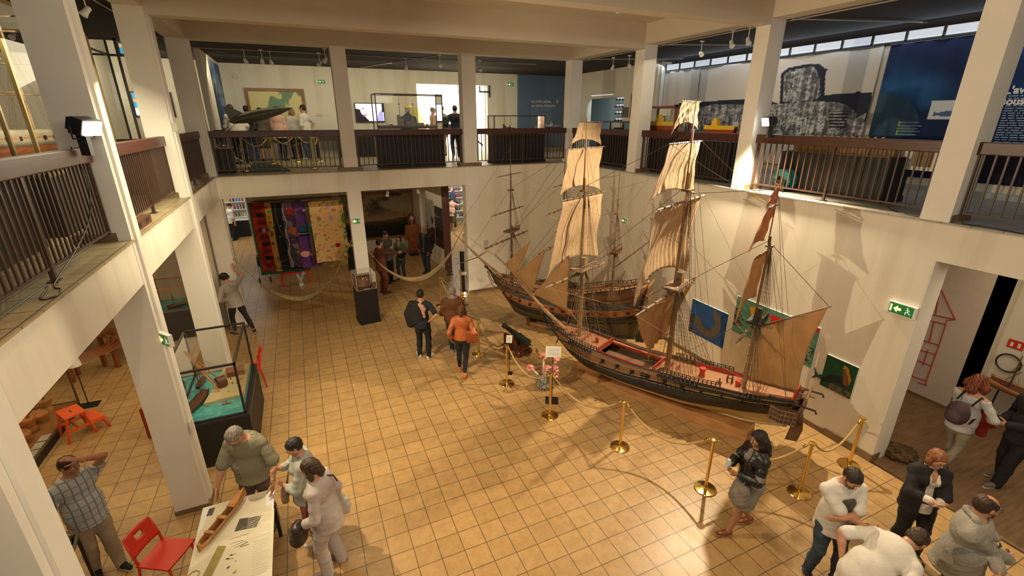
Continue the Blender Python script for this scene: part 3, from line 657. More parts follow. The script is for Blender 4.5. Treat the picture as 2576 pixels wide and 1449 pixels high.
for i, (nm, m_) in enumerate((('hull_bottom', H2BOT), ('wale', HBLACK), ('gun_band', H2OR), ('upper_strake', H2GR), ('topside', HPLANK))):
    obj(nm, h2.band(i, i+1, .012 if nm == 'wale' else 0, 44, 5), m_, sh2, True)
zr2 = lambda s: h2.zs(s)[-1]
for side in (-1, 1):
    for f0 in (.33, 1.0):
        b = MB(); b.tube([h2.pt(.02+.96*i/30, h2.wof(h2.s0+(h2.s1-h2.s0)*(.02+.96*i/30), (lambda q_: q_[4]+(q_[5]-q_[4])*f0)(h2.zs(h2.s0+(h2.s1-h2.s0)*(.02+.96*i/30)))), side, .006) for i in range(31)], .011, 5); obj('rail', b, HBLACK, sh2, True)
for i in range(12):
    s_ = -.55+.32*i
    if s_ < 3.1: gun(sh2, h2, s_, (h2.zs(s_)[2]+h2.zs(s_)[3])/2+.005, -1, lid=HRED if i % 3 != 2 else None, r=.016, length=.07, port=(.038, .036))
for i in range(10):
    s_ = -.35+.33*i; gun(sh2, h2, s_, h2.zs(s_)[4]+.05, -1, r=.012, length=.05, port=(.028, .026))
b = MB(); deck(b, h2, -.85, 3.28, lambda s: h2.zs(s)[5]-.09, n=30); obj('deck', b, DECKW, sh2)
b = MB(); pts = [h2.pt(i/30, 0, 1) for i in range(31)]; b.tube([(p.x, 0, p.z-.015) for p in pts], .028, 6); b.tube([(p.x-.015, 0, p.z) for p in [h2.pt(0, i/10, 1) for i in range(11)]]+[(-1.15, 0, 1.35), (-1.25, 0, 1.45)], .026, 6); obj('keel', b, HBLACK, sh2, True)
for side in (-1, 1):
    b = MB(); b.tube([h2.side(-.75, 1.16, side), (-1.0, side*.06, 1.24), (-1.24, side*.015, 1.42)], .012, 5); b.tube([h2.side(-.75, 1.0, side), (-1.0, side*.06, 1.06), (-1.2, side*.015, 1.3)], .012, 5); b.tube([h2.side(-.5, .92, side, .02), (-.9, side*.2, .98), (-1.15, side*.06, 1.2)], .01, 5); obj('head_rail', b, SPAR, sh2)
b = MB(); b.ball((-1.27, 0, 1.45), .05, 8, (.7, .6, 1.4)); obj('figurehead', b, SPARL, sh2, True)
b = MB(); b.prism([(3.18, .16), (3.38, .18), (3.42, .6), (3.40, 1.1), (3.3, 1.1), (3.25, .6)], -.02, .02, Matrix.Rotation(math.pi/2, 4, 'X')); obj('rudder', b, HBLACK, sh2)
b = MB(); b.grid(lambda a, c: (3.28+.16*c, (.27-.12*(1-c)**2)*(2*a-1), .86+.92*c), 10, 10, .03); obj('transom', b, HPLANK, sh2, True)
for k in range(5):
    b = MB(); b.box(3.39, 3.41, -.19+.09*k, -.13+.09*k, 1.36, 1.46); obj('stern_window', b, SPARL, sh2)
for side in (-1, 1):
    b = MB(); P = [h2.side(-.6+3.8*i/34, zr2(-.6+3.8*i/34), side, -.005) for i in range(35)]
    for p in P: b.box(p.x-.009, p.x+.009, p.y-.005, p.y+.005, p.z, p.z+.07)
    b.tube([p+Vector((0, 0, .07)) for p in P], .009, 4); obj('hammock_rail', b, HBLACK, sh2)
def mast2(name, x, segs):
    b = MB()
    for (z0, z1, r0, r1, dx) in segs: b.tube([(x+dx, 0, z0), (x+dx, 0, z1)], [r0, r1], 10)
    return obj(name, b, MASTW if 0 else SPAR, sh2, 50)
for (nm, x, segs, ys, tops) in (
    ('foremast', -.40, [(.8, 2.72, .042, .034, 0), (2.5, 4.1, .024, .017, -.03), (3.9, 4.84, .012, .007, -.04)], [(2.36, -1.25, 1.05, .024), (3.12, -.92, .74, .017), (4.05, -.62, .66, .010)], [(2.58, .24), (3.66, .09)]),
    ('mainmast', 1.12, [(.8, 2.92, .046, .036, 0), (2.7, 4.2, .026, .018, -.03), (4.0, 4.75, .012, .007, -.04)], [(2.45, -1.3, 1.15, .026), (3.3, -.98, .9, .018), (3.9, -.62, .6, .010)], [(2.74, .26), (3.9, .1)]),
    ('mizzenmast', 2.48, [(1.2, 2.52, .034, .028, 0), (2.34, 3.66, .020, .014, -.02), (3.5, 4.28, .010, .005, -.03)], [(2.43, -.85, .75, .016), (2.84, -.52, .5, .012), (3.62, -.4, .36, .008)], [(2.38, .18), (3.32, .07)])):
    mo = mast2(nm, x, segs)
    for (z, y0, y1, r) in ys: yard('yard', mo, x-.06, z, y0, y1, r, SPAR)
    b = MB(); mast_top(b, x, 0, tops[0][0], tops[0][1], .12, rail=True); obj('fighting_top', b, SPAR, mo)
    b = MB(); mast_top(b, x-.03, 0, tops[1][0], tops[1][1], .05, .012); obj('crosstree', b, SPAR, mo)
    for side in (-1, 1):
        shrouds('shroud', mo, h2, x, zr2, tops[0][0], .04, 8 if x < 2 else 5, .075, side, .0036, .085)
        topshrouds('topmast_shroud', mo, x-.02, tops[0][0]+.03, tops[0][1]*.9, tops[1][0], .02, 5, .03, side, .003)
        stay(mo, h2.side(x+.7, zr2(x+.6), side, .03), (x-.03, 0, tops[1][0]+.3), .003, name='backstay')
b = MB(); b.tube([(-.7, 0, 1.22), (-1.3, 0, 1.55), (-1.75, 0, 1.86)], [.042, .036, .028], 8); bo2 = obj('bowsprit', b, MASTW, sh2, 50)
b = MB(); b.tube([(-1.45, 0, 1.66), (-2.35, 0, 2.28)], [.02, .01], 7); obj('jib_boom', b, MASTW, bo2, 50)
b = MB(); b.tube([(-1.55, -1.0, 1.72), (-1.55, 0, 1.66), (-1.55, .62, 1.72)], [.008, .015, .008], 6); obj('spritsail_yard', b, SPAR, bo2)
b = MB(); b.tube([(2.5, 0, 2.0), (3.5, 0, 2.98)], [.016, .009], 6); obj('gaff', b, SPAR, sh2)
b = MB(); b.grid(lambda a, c: (-1.98-.0*a, -.004+.03*math.sin(a*5), 2.06+.22*a*(1-.35*c)-.05*c) if 0 else (-1.94-.10*c, .01*math.sin(c*7), 2.06+.26*a-.03*c), 6, 6, .003); obj('jack_flag', b, mat('flag_blue', (.10, .11, .2), .8, col2=(.62, .4, .2), vs=9), bo2, True)
for a, c in (((-.4, 0, 2.66), (-1.5, 0, 1.7)), ((-.43, 0, 3.7), (-1.75, 0, 1.88)), ((-.44, 0, 4.7), (-2.33, 0, 2.26)), ((1.1, 0, 2.85), (-.36, 0, 1.3)), ((1.1, 0, 3.95), (-.38, 0, 2.65)), ((1.07, 0, 4.6), (-.42, 0, 3.7)), ((2.46, 0, 2.45), (1.15, 0, 1.4)), ((2.46, 0, 3.4), (1.12, 0, 2.8)), ((2.45, 0, 4.2), (1.1, 0, 3.9))):
    stay(sh2, a, c, .0038)
for a, c in (((-.46, -.9, 3.12), (1.1, 0, 2.7)), ((-.46, .7, 3.12), (1.1, 0, 2.7)), ((-.46, -1.2, 2.36), (1.1, 0, 2.0)), ((-.46, -.6, 4.05), (1.08, 0, 3.6)), ((-.46, .62, 4.05), (1.08, 0, 3.6)), ((1.06, .85, 3.3), (2.46, 0, 2.7)), ((1.06, -.9, 3.3), (2.46, 0, 2.7)), ((1.06, 1.1, 2.45), (3.1, .2, 1.7))):
    stay(sh2, a, c, .0026, .02, ROPEL, 'brace')
# ================================================================== PEOPLE
V = lambda *a: np.array(a, dtype=np.float64)
def nrm(v): n = np.linalg.norm(v); return v/n if n > 1e-9 else v
def rodr(v, ax, a): ax = nrm(ax); return v*math.cos(a)+np.cross(ax, v)*math.sin(a)+ax*np.dot(ax, v)*(1-math.cos(a))
class SDF:
    """smooth union of tapered capsules and ellipsoids, meshed with surface nets"""
    def __init__(s, k=.03): s.p = []; s.k = k; s.cuts = []; s.subs = []; s.noise = None
    def cap(s, a, b, r0, r1=None, k=None): s.p.append(('c', V(*a), V(*b), r0, r0 if r1 is None else r1, s.k if k is None else k)); return s
    def chain(s, pts, rs, k=None):
        for i in range(len(pts)-1): s.cap(pts[i], pts[i+1], rs[i], rs[i+1], k)
        return s
    def ell(s, c, r, M=None, k=None): s.p.append(('e', V(*c), V(*r), np.eye(3) if M is None else M, 0, s.k if k is None else k)); return s
    def sub(s, c, r, M=None, k=.01): s.subs.append(('e', V(*c), V(*r), np.eye(3) if M is None else M, 0, k)); return s
    def subcap(s, a, b, r0, r1, k=.01): s.subs.append(('c', V(*a), V(*b), r0, r1, k)); return s
    def cut(s, n, d): s.cuts.append((nrm(V(*n)), d)); return s      # keep n.p <= d
    @staticmethod
    def bb(q):
        if q[0] == 'c': r = max(q[3], q[4]); return np.minimum(q[1], q[2])-r, np.maximum(q[1], q[2])+r
        r = max(q[2]); return q[1]-r, q[1]+r
    @staticmethod
    def ev(q, X, Y, Z):
        if q[0] == 'c':
            a, b = q[1], q[2]; d = b-a; L = max(1e-12, d@d)
            x, y, z = X-a[0], Y-a[1], Z-a[2]; t = np.clip((x*d[0]+y*d[1]+z*d[2])/L, 0, 1)
            return np.sqrt((x-t*d[0])**2+(y-t*d[1])**2+(z-t*d[2])**2)-(q[3]+(q[4]-q[3])*t)
        c, r, M = q[1], q[2], q[3]; x, y, z = X-c[0], Y-c[1], Z-c[2]
        u = (x*M[0, 0]+y*M[1, 0]+z*M[2, 0])/r[0]; v = (x*M[0, 1]+y*M[1, 1]+z*M[2, 1])/r[1]; w_ = (x*M[0, 2]+y*M[1, 2]+z*M[2, 2])/r[2]
        k0 = np.sqrt(u*u+v*v+w_*w_)+1e-9; k1 = np.sqrt((u/r[0])**2+(v/r[1])**2+(w_/r[2])**2)+1e-9
        return k0*(k0-1)/k1
    def mesh(s, res):
        if not s.p: return np.zeros((0, 3)), np.zeros((0, 4), int)
        lo = np.min([s.bb(q)[0] for q in s.p], 0)-2.5*res; hi = np.max([s.bb(q)[1] for q in s.p], 0)+2.5*res
        n = np.ceil((hi-lo)/res).astype(int)+1; ax = [lo[i]+np.arange(n[i])*res for i in range(3)]
        F = np.full(n, .2, dtype=np.float32)
        def box(q, m):
            a, b = s.bb(q); i0 = np.clip(((a-m-lo)/res).astype(int), 0, n-1); i1 = np.clip(((b+m-lo)/res).astype(int)+2, 1, n); return i0, i1
        for q in s.p:
            i0, i1 = box(q, q[5]+2*res); sl = tuple(slice(i0[i], i1[i]) for i in range(3))
            X = ax[0][sl[0]][:, None, None]; Y = ax[1][sl[1]][None, :, None]; Z = ax[2][sl[2]][None, None, :]
            d = s.ev(q, X, Y, Z).astype(np.float32); f = F[sl]; k = q[5]
            hh = np.maximum(k-np.abs(f-d), 0)/k; F[sl] = np.minimum(f, d)-hh*hh*k*.25
        X = ax[0][:, None, None]; Y = ax[1][None, :, None]; Z = ax[2][None, None, :]
        if s.noise: F += s.noise(X, Y, Z).astype(np.float32)
        for q in s.subs:
            i0, i1 = box(q, q[5]+2*res); sl = tuple(slice(i0[i], i1[i]) for i in range(3))
            d = -s.ev(q, ax[0][sl[0]][:, None, None], ax[1][sl[1]][None, :, None], ax[2][sl[2]][None, None, :]).astype(np.float32); f = F[sl]; k = q[5]
            hh = np.maximum(k-np.abs(f-d), 0)/k; F[sl] = np.maximum(f, d)+hh*hh*k*.25
        for (nn, d) in s.cuts: F = np.maximum(F, (X*nn[0]+Y*nn[1]+Z*nn[2]-d).astype(np.float32))
        F[0] = F[-1] = .1; F[:, 0] = F[:, -1] = .1; F[:, :, 0] = F[:, :, -1] = .1
        I = F < 0; c = I[:-1, :-1, :-1].astype(np.int8)
        for dx in (0, 1):
            for dy in (0, 1):
                for dz_ in (0, 1):
                    if dx+dy+dz_: c = c+I[dx:n[0]-1+dx, dy:n[1]-1+dy, dz_:n[2]-1+dz_]
        act = (c > 0) & (c < 8); ids = np.argwhere(act); idx = np.full(act.shape, -1, dtype=np.int64); idx[act] = np.arange(len(ids))
        acc = np.zeros((len(ids), 3)); cnt = np.zeros(len(ids)); ii, jj, kk = ids.T
        for axis in range(3):
            o1, o2 = [i for i in range(3) if i != axis]
            for e1 in (0, 1):
                for e2 in (0, 1):
                    p0 = [ii, jj, kk]; p0 = [p.copy() for p in p0]; p0[o1] = p0[o1]+e1; p0[o2] = p0[o2]+e2
                    p1 = [p.copy() for p in p0]; p1[axis] = p1[axis]+1
                    a = F[tuple(p0)]; b = F[tuple(p1)]; m_ = (a < 0) != (b < 0); t = np.where(m_, a/np.where(m_, a-b, 1), 0)
                    for d in range(3): acc[:, d] += np.where(m_, (p0[d]-ids[:, d])+(t if d == axis else 0), 0)
                    cnt += m_
        vert = lo+(ids+acc/cnt[:, None])*res
        faces = []
        for axis in range(3):
            o1, o2 = [(1, 2), (2, 0), (0, 1)][axis]
            A = I.take(range(0, n[axis]-1), axis); B = I.take(range(1, n[axis]), axis); ch = np.argwhere(A != B)
            ok = (ch[:, o1] > 0) & (ch[:, o2] > 0) & (ch[:, o1] < n[o1]-1) & (ch[:, o2] < n[o2]-1); ch = ch[ok]
            if not len(ch): continue
            ins = A[tuple(ch.T)]
            def at_(d1, d2): q = ch.copy(); q[:, o1] -= d1; q[:, o2] -= d2; return idx[tuple(q.T)]
            q4 = np.stack([at_(1, 1), at_(0, 1), at_(0, 0), at_(1, 0)], 1); q4[~ins] = q4[~ins][:, ::-1]
            faces.append(q4)
        fc = np.concatenate(faces); return vert, fc[(fc >= 0).all(1)]
def np_mesh(name, parts, mats):
    vs = []; fs = []; ms = []; b = 0
    for i, (v, f, mi) in enumerate(parts):
        vs.append(v); fs.append(f+b); ms.append(np.full(len(f), mi)); b += len(v)
    v = np.concatenate(vs); f = np.concatenate(fs); mi = np.concatenate(ms); me = bpy.data.meshes.new(name)
    me.vertices.add(len(v)); me.vertices.foreach_set('co', v.astype(np.float32).ravel()); me.loops.add(f.size); me.loops.foreach_set('vertex_index', f.astype(np.int32).ravel())
    me.polygons.add(len(f)); me.polygons.foreach_set('loop_start', np.arange(0, f.size, 4, dtype=np.int32)); me.polygons.foreach_set('material_index', mi.astype(np.int32))
    for m_ in mats: me.materials.append(m_)
    me.update(calc_edges=True); me.validate(); me.shade_smooth(); return me
def sobj(name, sd, res, m_, parent, mi=0):
    v, f = sd.mesh(res)
    if not len(f): return None
    o = bpy.data.objects.new(name, np_mesh(name, [(v, f, 0)], [m_])); C.objects.link(o); o.parent = parent; return o

def ik(a, b, l1, l2, pole):
    d = b-a; L = np.linalg.norm(d); mx = (l1+l2)*.999
    if L > mx: b = a+d*mx/L; d = b-a; L = mx
    L = max(L, abs(l1-l2)+.02); x = (l1*l1-l2*l2+L*L)/(2*L); hh = math.sqrt(max(0, l1*l1-x*x)); u = nrm(d); pp = pole-u*(pole@u); pp = nrm(pp)
    return a+u*x+pp*hh, b
def cloth(name, col, var=.12, rough=.85, bump=.35, bs=45, **kw): return mat('cloth_'+name, col, rough, var=var, vs=9, bump=bump, bs=bs, **kw)
SKIN = mat('skin', (.50, .25, .15), .5, var=.06, vs=6); SKIN_D = mat('skin_tanned', (.36, .16, .085), .5, var=.06, vs=6)
EYEW = mat('eye_white', (.6, .56, .5), .25); EYED = mat('eye_dark', (.02, .012, .008), .2)
def hairm(name, col, c2=None): return mat('hair_'+name, col, .45, bump=.9, bs=70, col2=c2 or tuple(c*.45 for c in col), vs=40, wave=(1, 1, .3))
H_BLACK = hairm('black', (.012, .009, .008)); H_BROWN = hairm('brown', (.055, .026, .012)); H_DBROWN = hairm('dark_brown', (.028, .015, .009)); H_GREY = hairm('grey', (.33, .29, .25), (.14, .12, .10))
H_RED = hairm('auburn', (.32, .11, .035)); H_BLOND = hairm('blond', (.45, .28, .12)); H_CHEST = hairm('chestnut', (.16, .055, .02)); H_COPPER = hairm('copper', (.26, .07, .025))
def hand(sd_list, w, d, n, t, sc, curl, spread=.10, thumb=.5):
    """palm and five separate fingers; d finger direction, n palm normal, t thumb side"""
    d = nrm(d); n = nrm(n-d*(n@d)); t = nrm(t-d*(t@d)-n*(t@n)); s = SDF(.010*sc)
    s.cap(w-d*.05*sc, w+d*.012*sc, .024*sc, .023*sc, .02)
    for i, o in enumerate((.026, .009, -.009, -.025)):
        s.cap(w+d*.012*sc+t*o*.55*sc, w+d*.082*sc+t*o*sc, .0135*sc, .0115*sc, .014)
    for i, (o, L) in enumerate(((.027, .072), (.009, .080), (-.009, .074), (-.026, .058))):
        p = w+d*.084*sc+t*o*sc; dd = nrm(d+t*(o*spread*40*.1)); cu = curl*(1+.12*i); rs = (.0092, .0085, .0076, .0066)
        for k in range(3):
            dd = rodr(dd, np.cross(d, n), cu*(.55, .75, .55)[k]); q = p+dd*L*(.46, .30, .24)[k]*sc; s.cap(p, q, rs[k]*sc, rs[k+1]*sc, .004); p = q
    p = w+d*.018*sc+t*.026*sc+n*.006*sc; dd = nrm(d*.62+t*.7+n*.25)
    for k in range(3):
        q = p+dd*(.040, .030, .024)[k]*sc; s.cap(p, q, (.0135, .0105, .0095)[k]*sc, (.0105, .0095, .0075)[k]*sc, .008); p = q; dd = nrm(dd+(d*.35+n*.25*thumb*2-t*.35)*thumb)
    sd_list.append(s)
class Person:
    pass
def person(label, loc, face, h=1.72, sex='m', lean=0., hunch=0., side=0., head=(0, 0), lf=None, rf=None, lh=None, rh=None, lp=None, rp=None, curl=(.35, .35), hd=(None, None), hn=(None, None),
           top=None, bottom=None, shoes=None, hair=None, skin=None, bulk=1.0, belly=0., coat=None, glasses=False, beard=None, scarf=None, eyes=True, group=None, res=.012, sit=None, name='person', cat='person', knees=(None, None), pelvis=0.):
    """face = world heading in degrees; hands/feet targets in metres in the person's frame (x right, y forward)"""
    T = thing(name, label, cat, loc, R(face-90), group); g = h/1.72; skin = skin or SKIN; P = Person(); P.T = T; P.h = h
    fem = sex == 'f'
    def D(a, sd=side): return nrm(V(math.sin(sd), math.sin(a), math.cos(a)*math.cos(sd)))
    z0 = .535*h-pelvis if sit is None else sit
    p0 = V(0, -.10*math.sin(lean)*(1 if sit is None else 0), z0); p1 = p0+D(lean*.5)*.095*h; p2 = p1+D(lean)*.135*h; p3 = p2+D(lean+hunch)*.075*h
    sw = (.100 if fem else .116)*h; hw = .050*h
    sx = nrm(V(math.cos(side), 0, -math.sin(side)))
    fwd = nrm(np.cross(D(lean), sx)*-1); fwd = fwd if fwd[1] > 0 or lean > .8 else -fwd
    B = np.stack([sx, nrm(np.cross(D(lean), sx)), D(lean)], 1)
    sh = {k: p3-D(lean+hunch)*.047*h+sx*sgn*sw for k, sgn in (('l', -1), ('r', 1))}
    hip = {k: p0+V(sgn*hw, 0, -.015*h) for k, sgn in (('l', -1), ('r', 1))}
    L1, L2, A1, A2_ = .245*h, .240*h, .172*h, .148*h
    ft = {'l': V(*(lf or (-.10, 0, 0))), 'r': V(*(rf or (.10, 0, 0)))}; fy = {}
    J = {}
    for k, sgn, kp in (('l', -1, knees[0]), ('r', 1, knees[1])):
        f = ft[k]; lift = f[2] if len(f) > 2 else 0; yaw = f[3] if len(f) > 3 else sgn*-.18; toe = V(-math.sin(yaw), math.cos(yaw), 0)
        pitch = f[4] if len(f) > 4 else 0.0
        an = V(f[0], f[1], lift+.075*g+math.sin(pitch)*.12); kn, an = ik(hip[k], an, L1, L2, V(*(kp or (sgn*.12, 1, 0)))); tp = nrm(toe*math.cos(pitch)-V(0, 0, 1)*math.sin(pitch)); J[k] = (hip[k], kn, an, tp)
    AR = {}
    for k, sgn, tgt, pole in (('l', -1, lh, lp), ('r', 1, rh, rp)):
        tgt = V(*(tgt or (sgn*.24*g, .03*g, .80*g)))
        el, wr = ik(sh[k], tgt, A1, A2_, V(*(pole or (sgn*.5, -1, -.2)))); AR[k] = (sh[k], el, wr)
    P.J, P.AR, P.p = J, AR, (p0, p1, p2, p3)
    bw = bulk
    def torso(s, e, k=.045):
        s.ell(p2, ((.098 if fem else .108)*h*bw**.5+e, (.064 if fem else .069)*h*bw+e, .105*h+e), B, k); s.cap(sh['l'], sh['r'], .028*h+e, .028*h+e, k); [s.cap(p3+D(lean+hunch)*.006*h, sh[q], .026*h+e, .026*h+e*.7, k) for q in 'lr']
        s.ell(p1, ((.077 if fem else .088)*h*bw+e, .060*h*bw+e, .10*h+e), B, k); s.ell(p0, ((.094 if fem else .090)*h*bw+e, .072*h*bw+e, .075*h+e), None, k)
        if belly: s.ell(p1+V(0, .05*belly, -.02)*1.0, (.085*h*bw+e, .055*h+.05*belly+e, .085*h+e), B, .05)
        if fem:
            for sg in (-1, 1): s.ell(p2+B@V(sg*.045*h, .045*h, -.012*h), (.038*h+e, .038*h+e, .038*h+e), B, .03)
    # ---- body
    b = SDF(.035); torso(b, -.004 if top else 0)
    for k in 'lr':
        a, e, w_ = AR[k]; m1 = a+(e-a)*.45; m2 = e+(w_-e)*.35
        b.chain([a, m1, e], [.029*h, .0255*h*bw**.3, .0215*h], .02); b.chain([e, m2, w_], [.0225*h, .0225*h, .0145*h], .02)
        hp, kn, an, tp = J[k]; m3 = kn+(an-kn)*.3+V(0, -.012, 0); th = .88 if bottom and bottom.get('kind', 'trousers') == 'trousers' and bottom.get('len', 1) >= .6 else 1
        b.chain([hp, hp+(kn-hp)*.4, kn], [.050*h*bw**.5*th, .045*h*bw**.5*th, .030*h*th], .03); b.chain([kn, m3, an], [.030*h*th, .030*h*th, .020*h], .02)
        b.cap(an+V(0, 0, -.03*g), an+tp*.13*g+V(0, 0, -.052*g), .026*g, .020*g, .02)
    b.cap(p3-D(lean+hunch)*.02*h, p3+D(lean+hunch)*.045*h, .034*h, .032*h, .03)
    parts = []
    v, f = b.mesh(res); parts.append((v, f, 0))
    hy, hp_ = head
    cy, sy, cp, sp = math.cos(hy), math.sin(hy), math.cos(hp_), math.sin(hp_)
    Hx = V(cy, sy, 0); Hf = V(-sy*cp, cy*cp, -sp); Hz = np.cross(Hx, Hf); HM = np.stack([Hx, Hf, Hz], 1); s_ = g
    hc = p3+D(lean+hunch)*.045*h+Hz*.098*s_+Hf*.022*s_; Q = lambda x, y, z: hc+HM@V(x, y, z)*s_; E = lambda *r: tuple(q*s_ for q in r)
    P.hc, P.HM, P.Q = hc, HM, Q
    b = SDF(.018)
    b.cap(p3-D(lean+hunch)*.01*h, Q(0, -.02, -.06), .033*h, (.030 if fem else .034)*h, .03)
    b.ell(Q(0, -.012, .028), E(.074, .094, .080), HM).ell(Q(0, .014, -.03), E(.060, .074, .076), HM).ell(Q(0, .062, -.088), E(.026, .024, .022), HM)
    b.cap(Q(-.036, .018, -.066), Q(.036, .018, -.066), .028*s_).cap(Q(0, .086, .010), Q(0, .106, -.026), .008*s_, .0135*s_, .012)
    b.cap(Q(-.034, .078, .026), Q(.034, .078, .026), .012*s_, None, .015).cap(Q(-.017, .086, -.056), Q(.017, .086, -.056), .0085*s_, None, .008)
    for sg in (-1, 1):
        b.ell(Q(sg*.038, .058, -.026), E(.022, .022, .022), HM, .02); b.ell(Q(sg*.076, -.004, -.008), E(.010, .020, .032), HM, .008); b.sub(Q(sg*.030, .096, .006), E(.015, .014, .010), HM, .008)
    b.sub(Q(0, .104, -.0565), E(.02, .012, .0022), HM, .003)
    v, f = b.mesh(.0055 if res < .015 else .008); parts.append((v, f, 0))
    hs = []
    for i, (k, sgn) in enumerate((('l', -1), ('r', 1))):
        a, e, w_ = AR[k]; d = nrm(w_-e) if hd[i] is None else nrm(V(*hd[i])); n_ = V(-sgn, 0, 0) if hn[i] is None else V(*hn[i])
        if abs(n_@d) > .93: n_ = V(0, -1, 0)
        t_ = np.cross(d, n_)*(-sgn); t_ = -t_ if k == 'l' and False else t_
        if hn[i] is None and t_[1] < 0: t_ = -t_
        hand(hs, w_, d, n_, t_, g*(.93 if fem else 1), curl[i])
    for s in hs: v, f = s.mesh(.0042 if res < .015 else .006); parts.append((v, f, 0))
    bo = bpy.data.objects.new('body', np_mesh('body', parts, [skin])); C.objects.link(bo); bo.parent = T
    wr = lambda sd, amp=.004: setattr(sd, 'noise', lambda X, Y, Z: amp*.55*(np.sin(X*31+Z*23+1.3*np.sin(Y*19))*np.sin(Z*37-Y*21+X*9)+.6*np.sin(Z*85+X*43+2*np.sin(X*17+Y*13))))
    # ---- clothes
    def arm_cloth(s, e, frac, flare=0.):
        for k in 'lr':
            a, el, w_ = AR[k]
            if frac <= .5: q = a+(el-a)*(frac*2); s.chain([a, a+(q-a)*.5, q], [.029*h+e, .029*h+e+flare*.5, .028*h+e+flare], .02)
            else:
                q = el+(w_-el)*((frac-.5)*2); s.chain([a, (a+el)/2, el], [.029*h+e, .027*h+e, .0245*h+e], .02); s.chain([el, q], [.026*h+e, .020*h+e+flare], .02)
    def upper(nm, spec, e):
        s = SDF(.04); torso(s, e); arm_cloth(s, e*.8, spec.get('sleeve', .42), spec.get('flare', .006)); fl = spec.get('loose', .0)
        hem = spec.get('hem', .47)*h
        if hem < .5*h: s.chain([p0, V(p0[0], p0[1], hem+.02)], [.084*h*bw+e, .090*h*bw+e+fl], .04)
        s.ell(p0, (.094*h*bw+e+.012, .074*h*bw+e+.012, .08*h+e), None, .04)
        if fl: s.ell(p1+V(0, .01, -.02*h), (.092*h*bw+e+fl, .070*h*bw+e+fl, .11*h), B, .05)
        s.cut((0, 0, -1), -hem); s.cut(D(lean+hunch)*1.0, float(p3@D(lean+hunch))+spec.get('collar', .018)*h)
        s.subcap(p3-D(lean+hunch)*.03*h+fwd*.02, p3+D(lean+hunch)*.09*h+fwd*.02, .030*h, .045*h, .01)
        if spec.get('vneck'): s.subcap(p3+fwd*.09-D(lean)*.0*h, p3+fwd*.13-D(lean)*spec['vneck']*h, .03*h, .008, .006)
        if spec.get('open'): s.subcap(p3+fwd*.12*1.1, V(p0[0], p0[1]+.17+.06*belly, hem-.05), .035*h, .06*h*spec['open'], .006)
        wr(s, spec.get('wrinkle', .0035)); o = sobj(nm, s, res, spec['mat'], T); return o
    if top: P.top = upper(top.get('name', 'shirt'), top, top.get('e', .010))
    if coat: P.coat = upper(coat.get('name', 'jacket'), coat, coat.get('e', .024))
    if bottom:
        kd = bottom.get('kind', 'trousers'); e = bottom.get('e', .012); s = SDF(.035); s.ell(p0, (.094*h*bw+e, .073*h*bw+e, .075*h+e), None, .04); s.cap(p0, p0+D(lean*.5)*.05*h, .078*h*bw+e, .076*h*bw+e, .04)
        if kd == 'skirt':
            hm = bottom.get('hem', .33)*h; kn = [(J[k][0]*.4+J[k][1]*.6) for k in 'lr']; c = (kn[0]+kn[1])/2
            for k in 'lr': q = J[k][0]+(J[k][1]-J[k][0])*.85; s.chain([J[k][0], q], [.056*h+e, .060*h+e+bottom.get('flare', .01)], .08)
            s.cut((0, 0, -1), -hm)
        else:
            cut = bottom.get('len', 1.0)
            for k in 'lr':
                hp, kn, an, tp = J[k]; q = an+V(0, 0, -.035*g)
                if cut < .6: s.chain([hp, kn+(hp-kn)*(1-cut*2)], [.053*h+e, .045*h+e+.01], .03)
                else:
                    q = kn+(an-kn)*min(1, (cut-.5)*2)+(V(0, 0, -.03*g) if cut >= 1 else 0); s.chain([hp, hp+(kn-hp)*.5, kn], [.054*h*bw**.5+e*.6, .047*h*bw**.5+e*.7, .033*h+e], .03); s.chain([kn, kn+(q-kn)*.4+V(0,-.006,0), q], [.033*h+e, .034*h+e*.9, .024*h+e*bottom.get('flare', .9)], .02)
            wr(s, .003)
        s.cut((0, 0, 1), float((p0+D(lean*.5)*.055*h)[2])) if lean < .7 else None
        P.bottom = sobj(bottom.get('name', kd), s, res, bottom['mat'], T)
    sk = shoes or dict(mat=mat('shoe_dark', (.03, .025, .022), .5))
    for k in 'lr':
        hp, kn, an, tp = J[k]; s = SDF(.02); c = an+V(0, 0, -.042*g); toe_ = c+tp*.165*g; heel = c-tp*.045*g; hgt = sk.get('h', 1)
        s.cap(heel, c+tp*.05*g, .031*g, .036*g).cap(c+tp*.05*g, toe_, .036*g, .028*g); 
        if sk.get('high', True): s.cap(an+V(0, 0, .005), c, .036*g, .036*g)
        s.cap(c+tp*.02*g, c+tp*.10*g+V(0, 0, .004), .04*g, .03*g); up_ = nrm(np.cross(np.cross(tp, V(0, 0, 1)), tp)); s.cut(-up_, float(-(c-up_*.032*g)@up_))
        if sk.get('kind') == 'sandal': s.subcap(c+tp*.11*g+V(0, 0, .02), c+tp*.2*g+V(0, 0, .02), .026, .02, .004)
        so = sobj('shoe', s, .007 if res < .015 else .01, sk['mat'], T)
        if 'sole' in sk:
            q = SDF(.01); th = sk.get('thick', .012); q.cap(heel-up_*.03*g, toe_-up_*.03*g, .034*g, .032*g); q.cut(up_, float((c-up_*.026*g)@up_)); q.cut(-up_, float(-(c-up_*(.030*g+th))@up_)); sobj('sole', q, .006, sk['sole'], so)
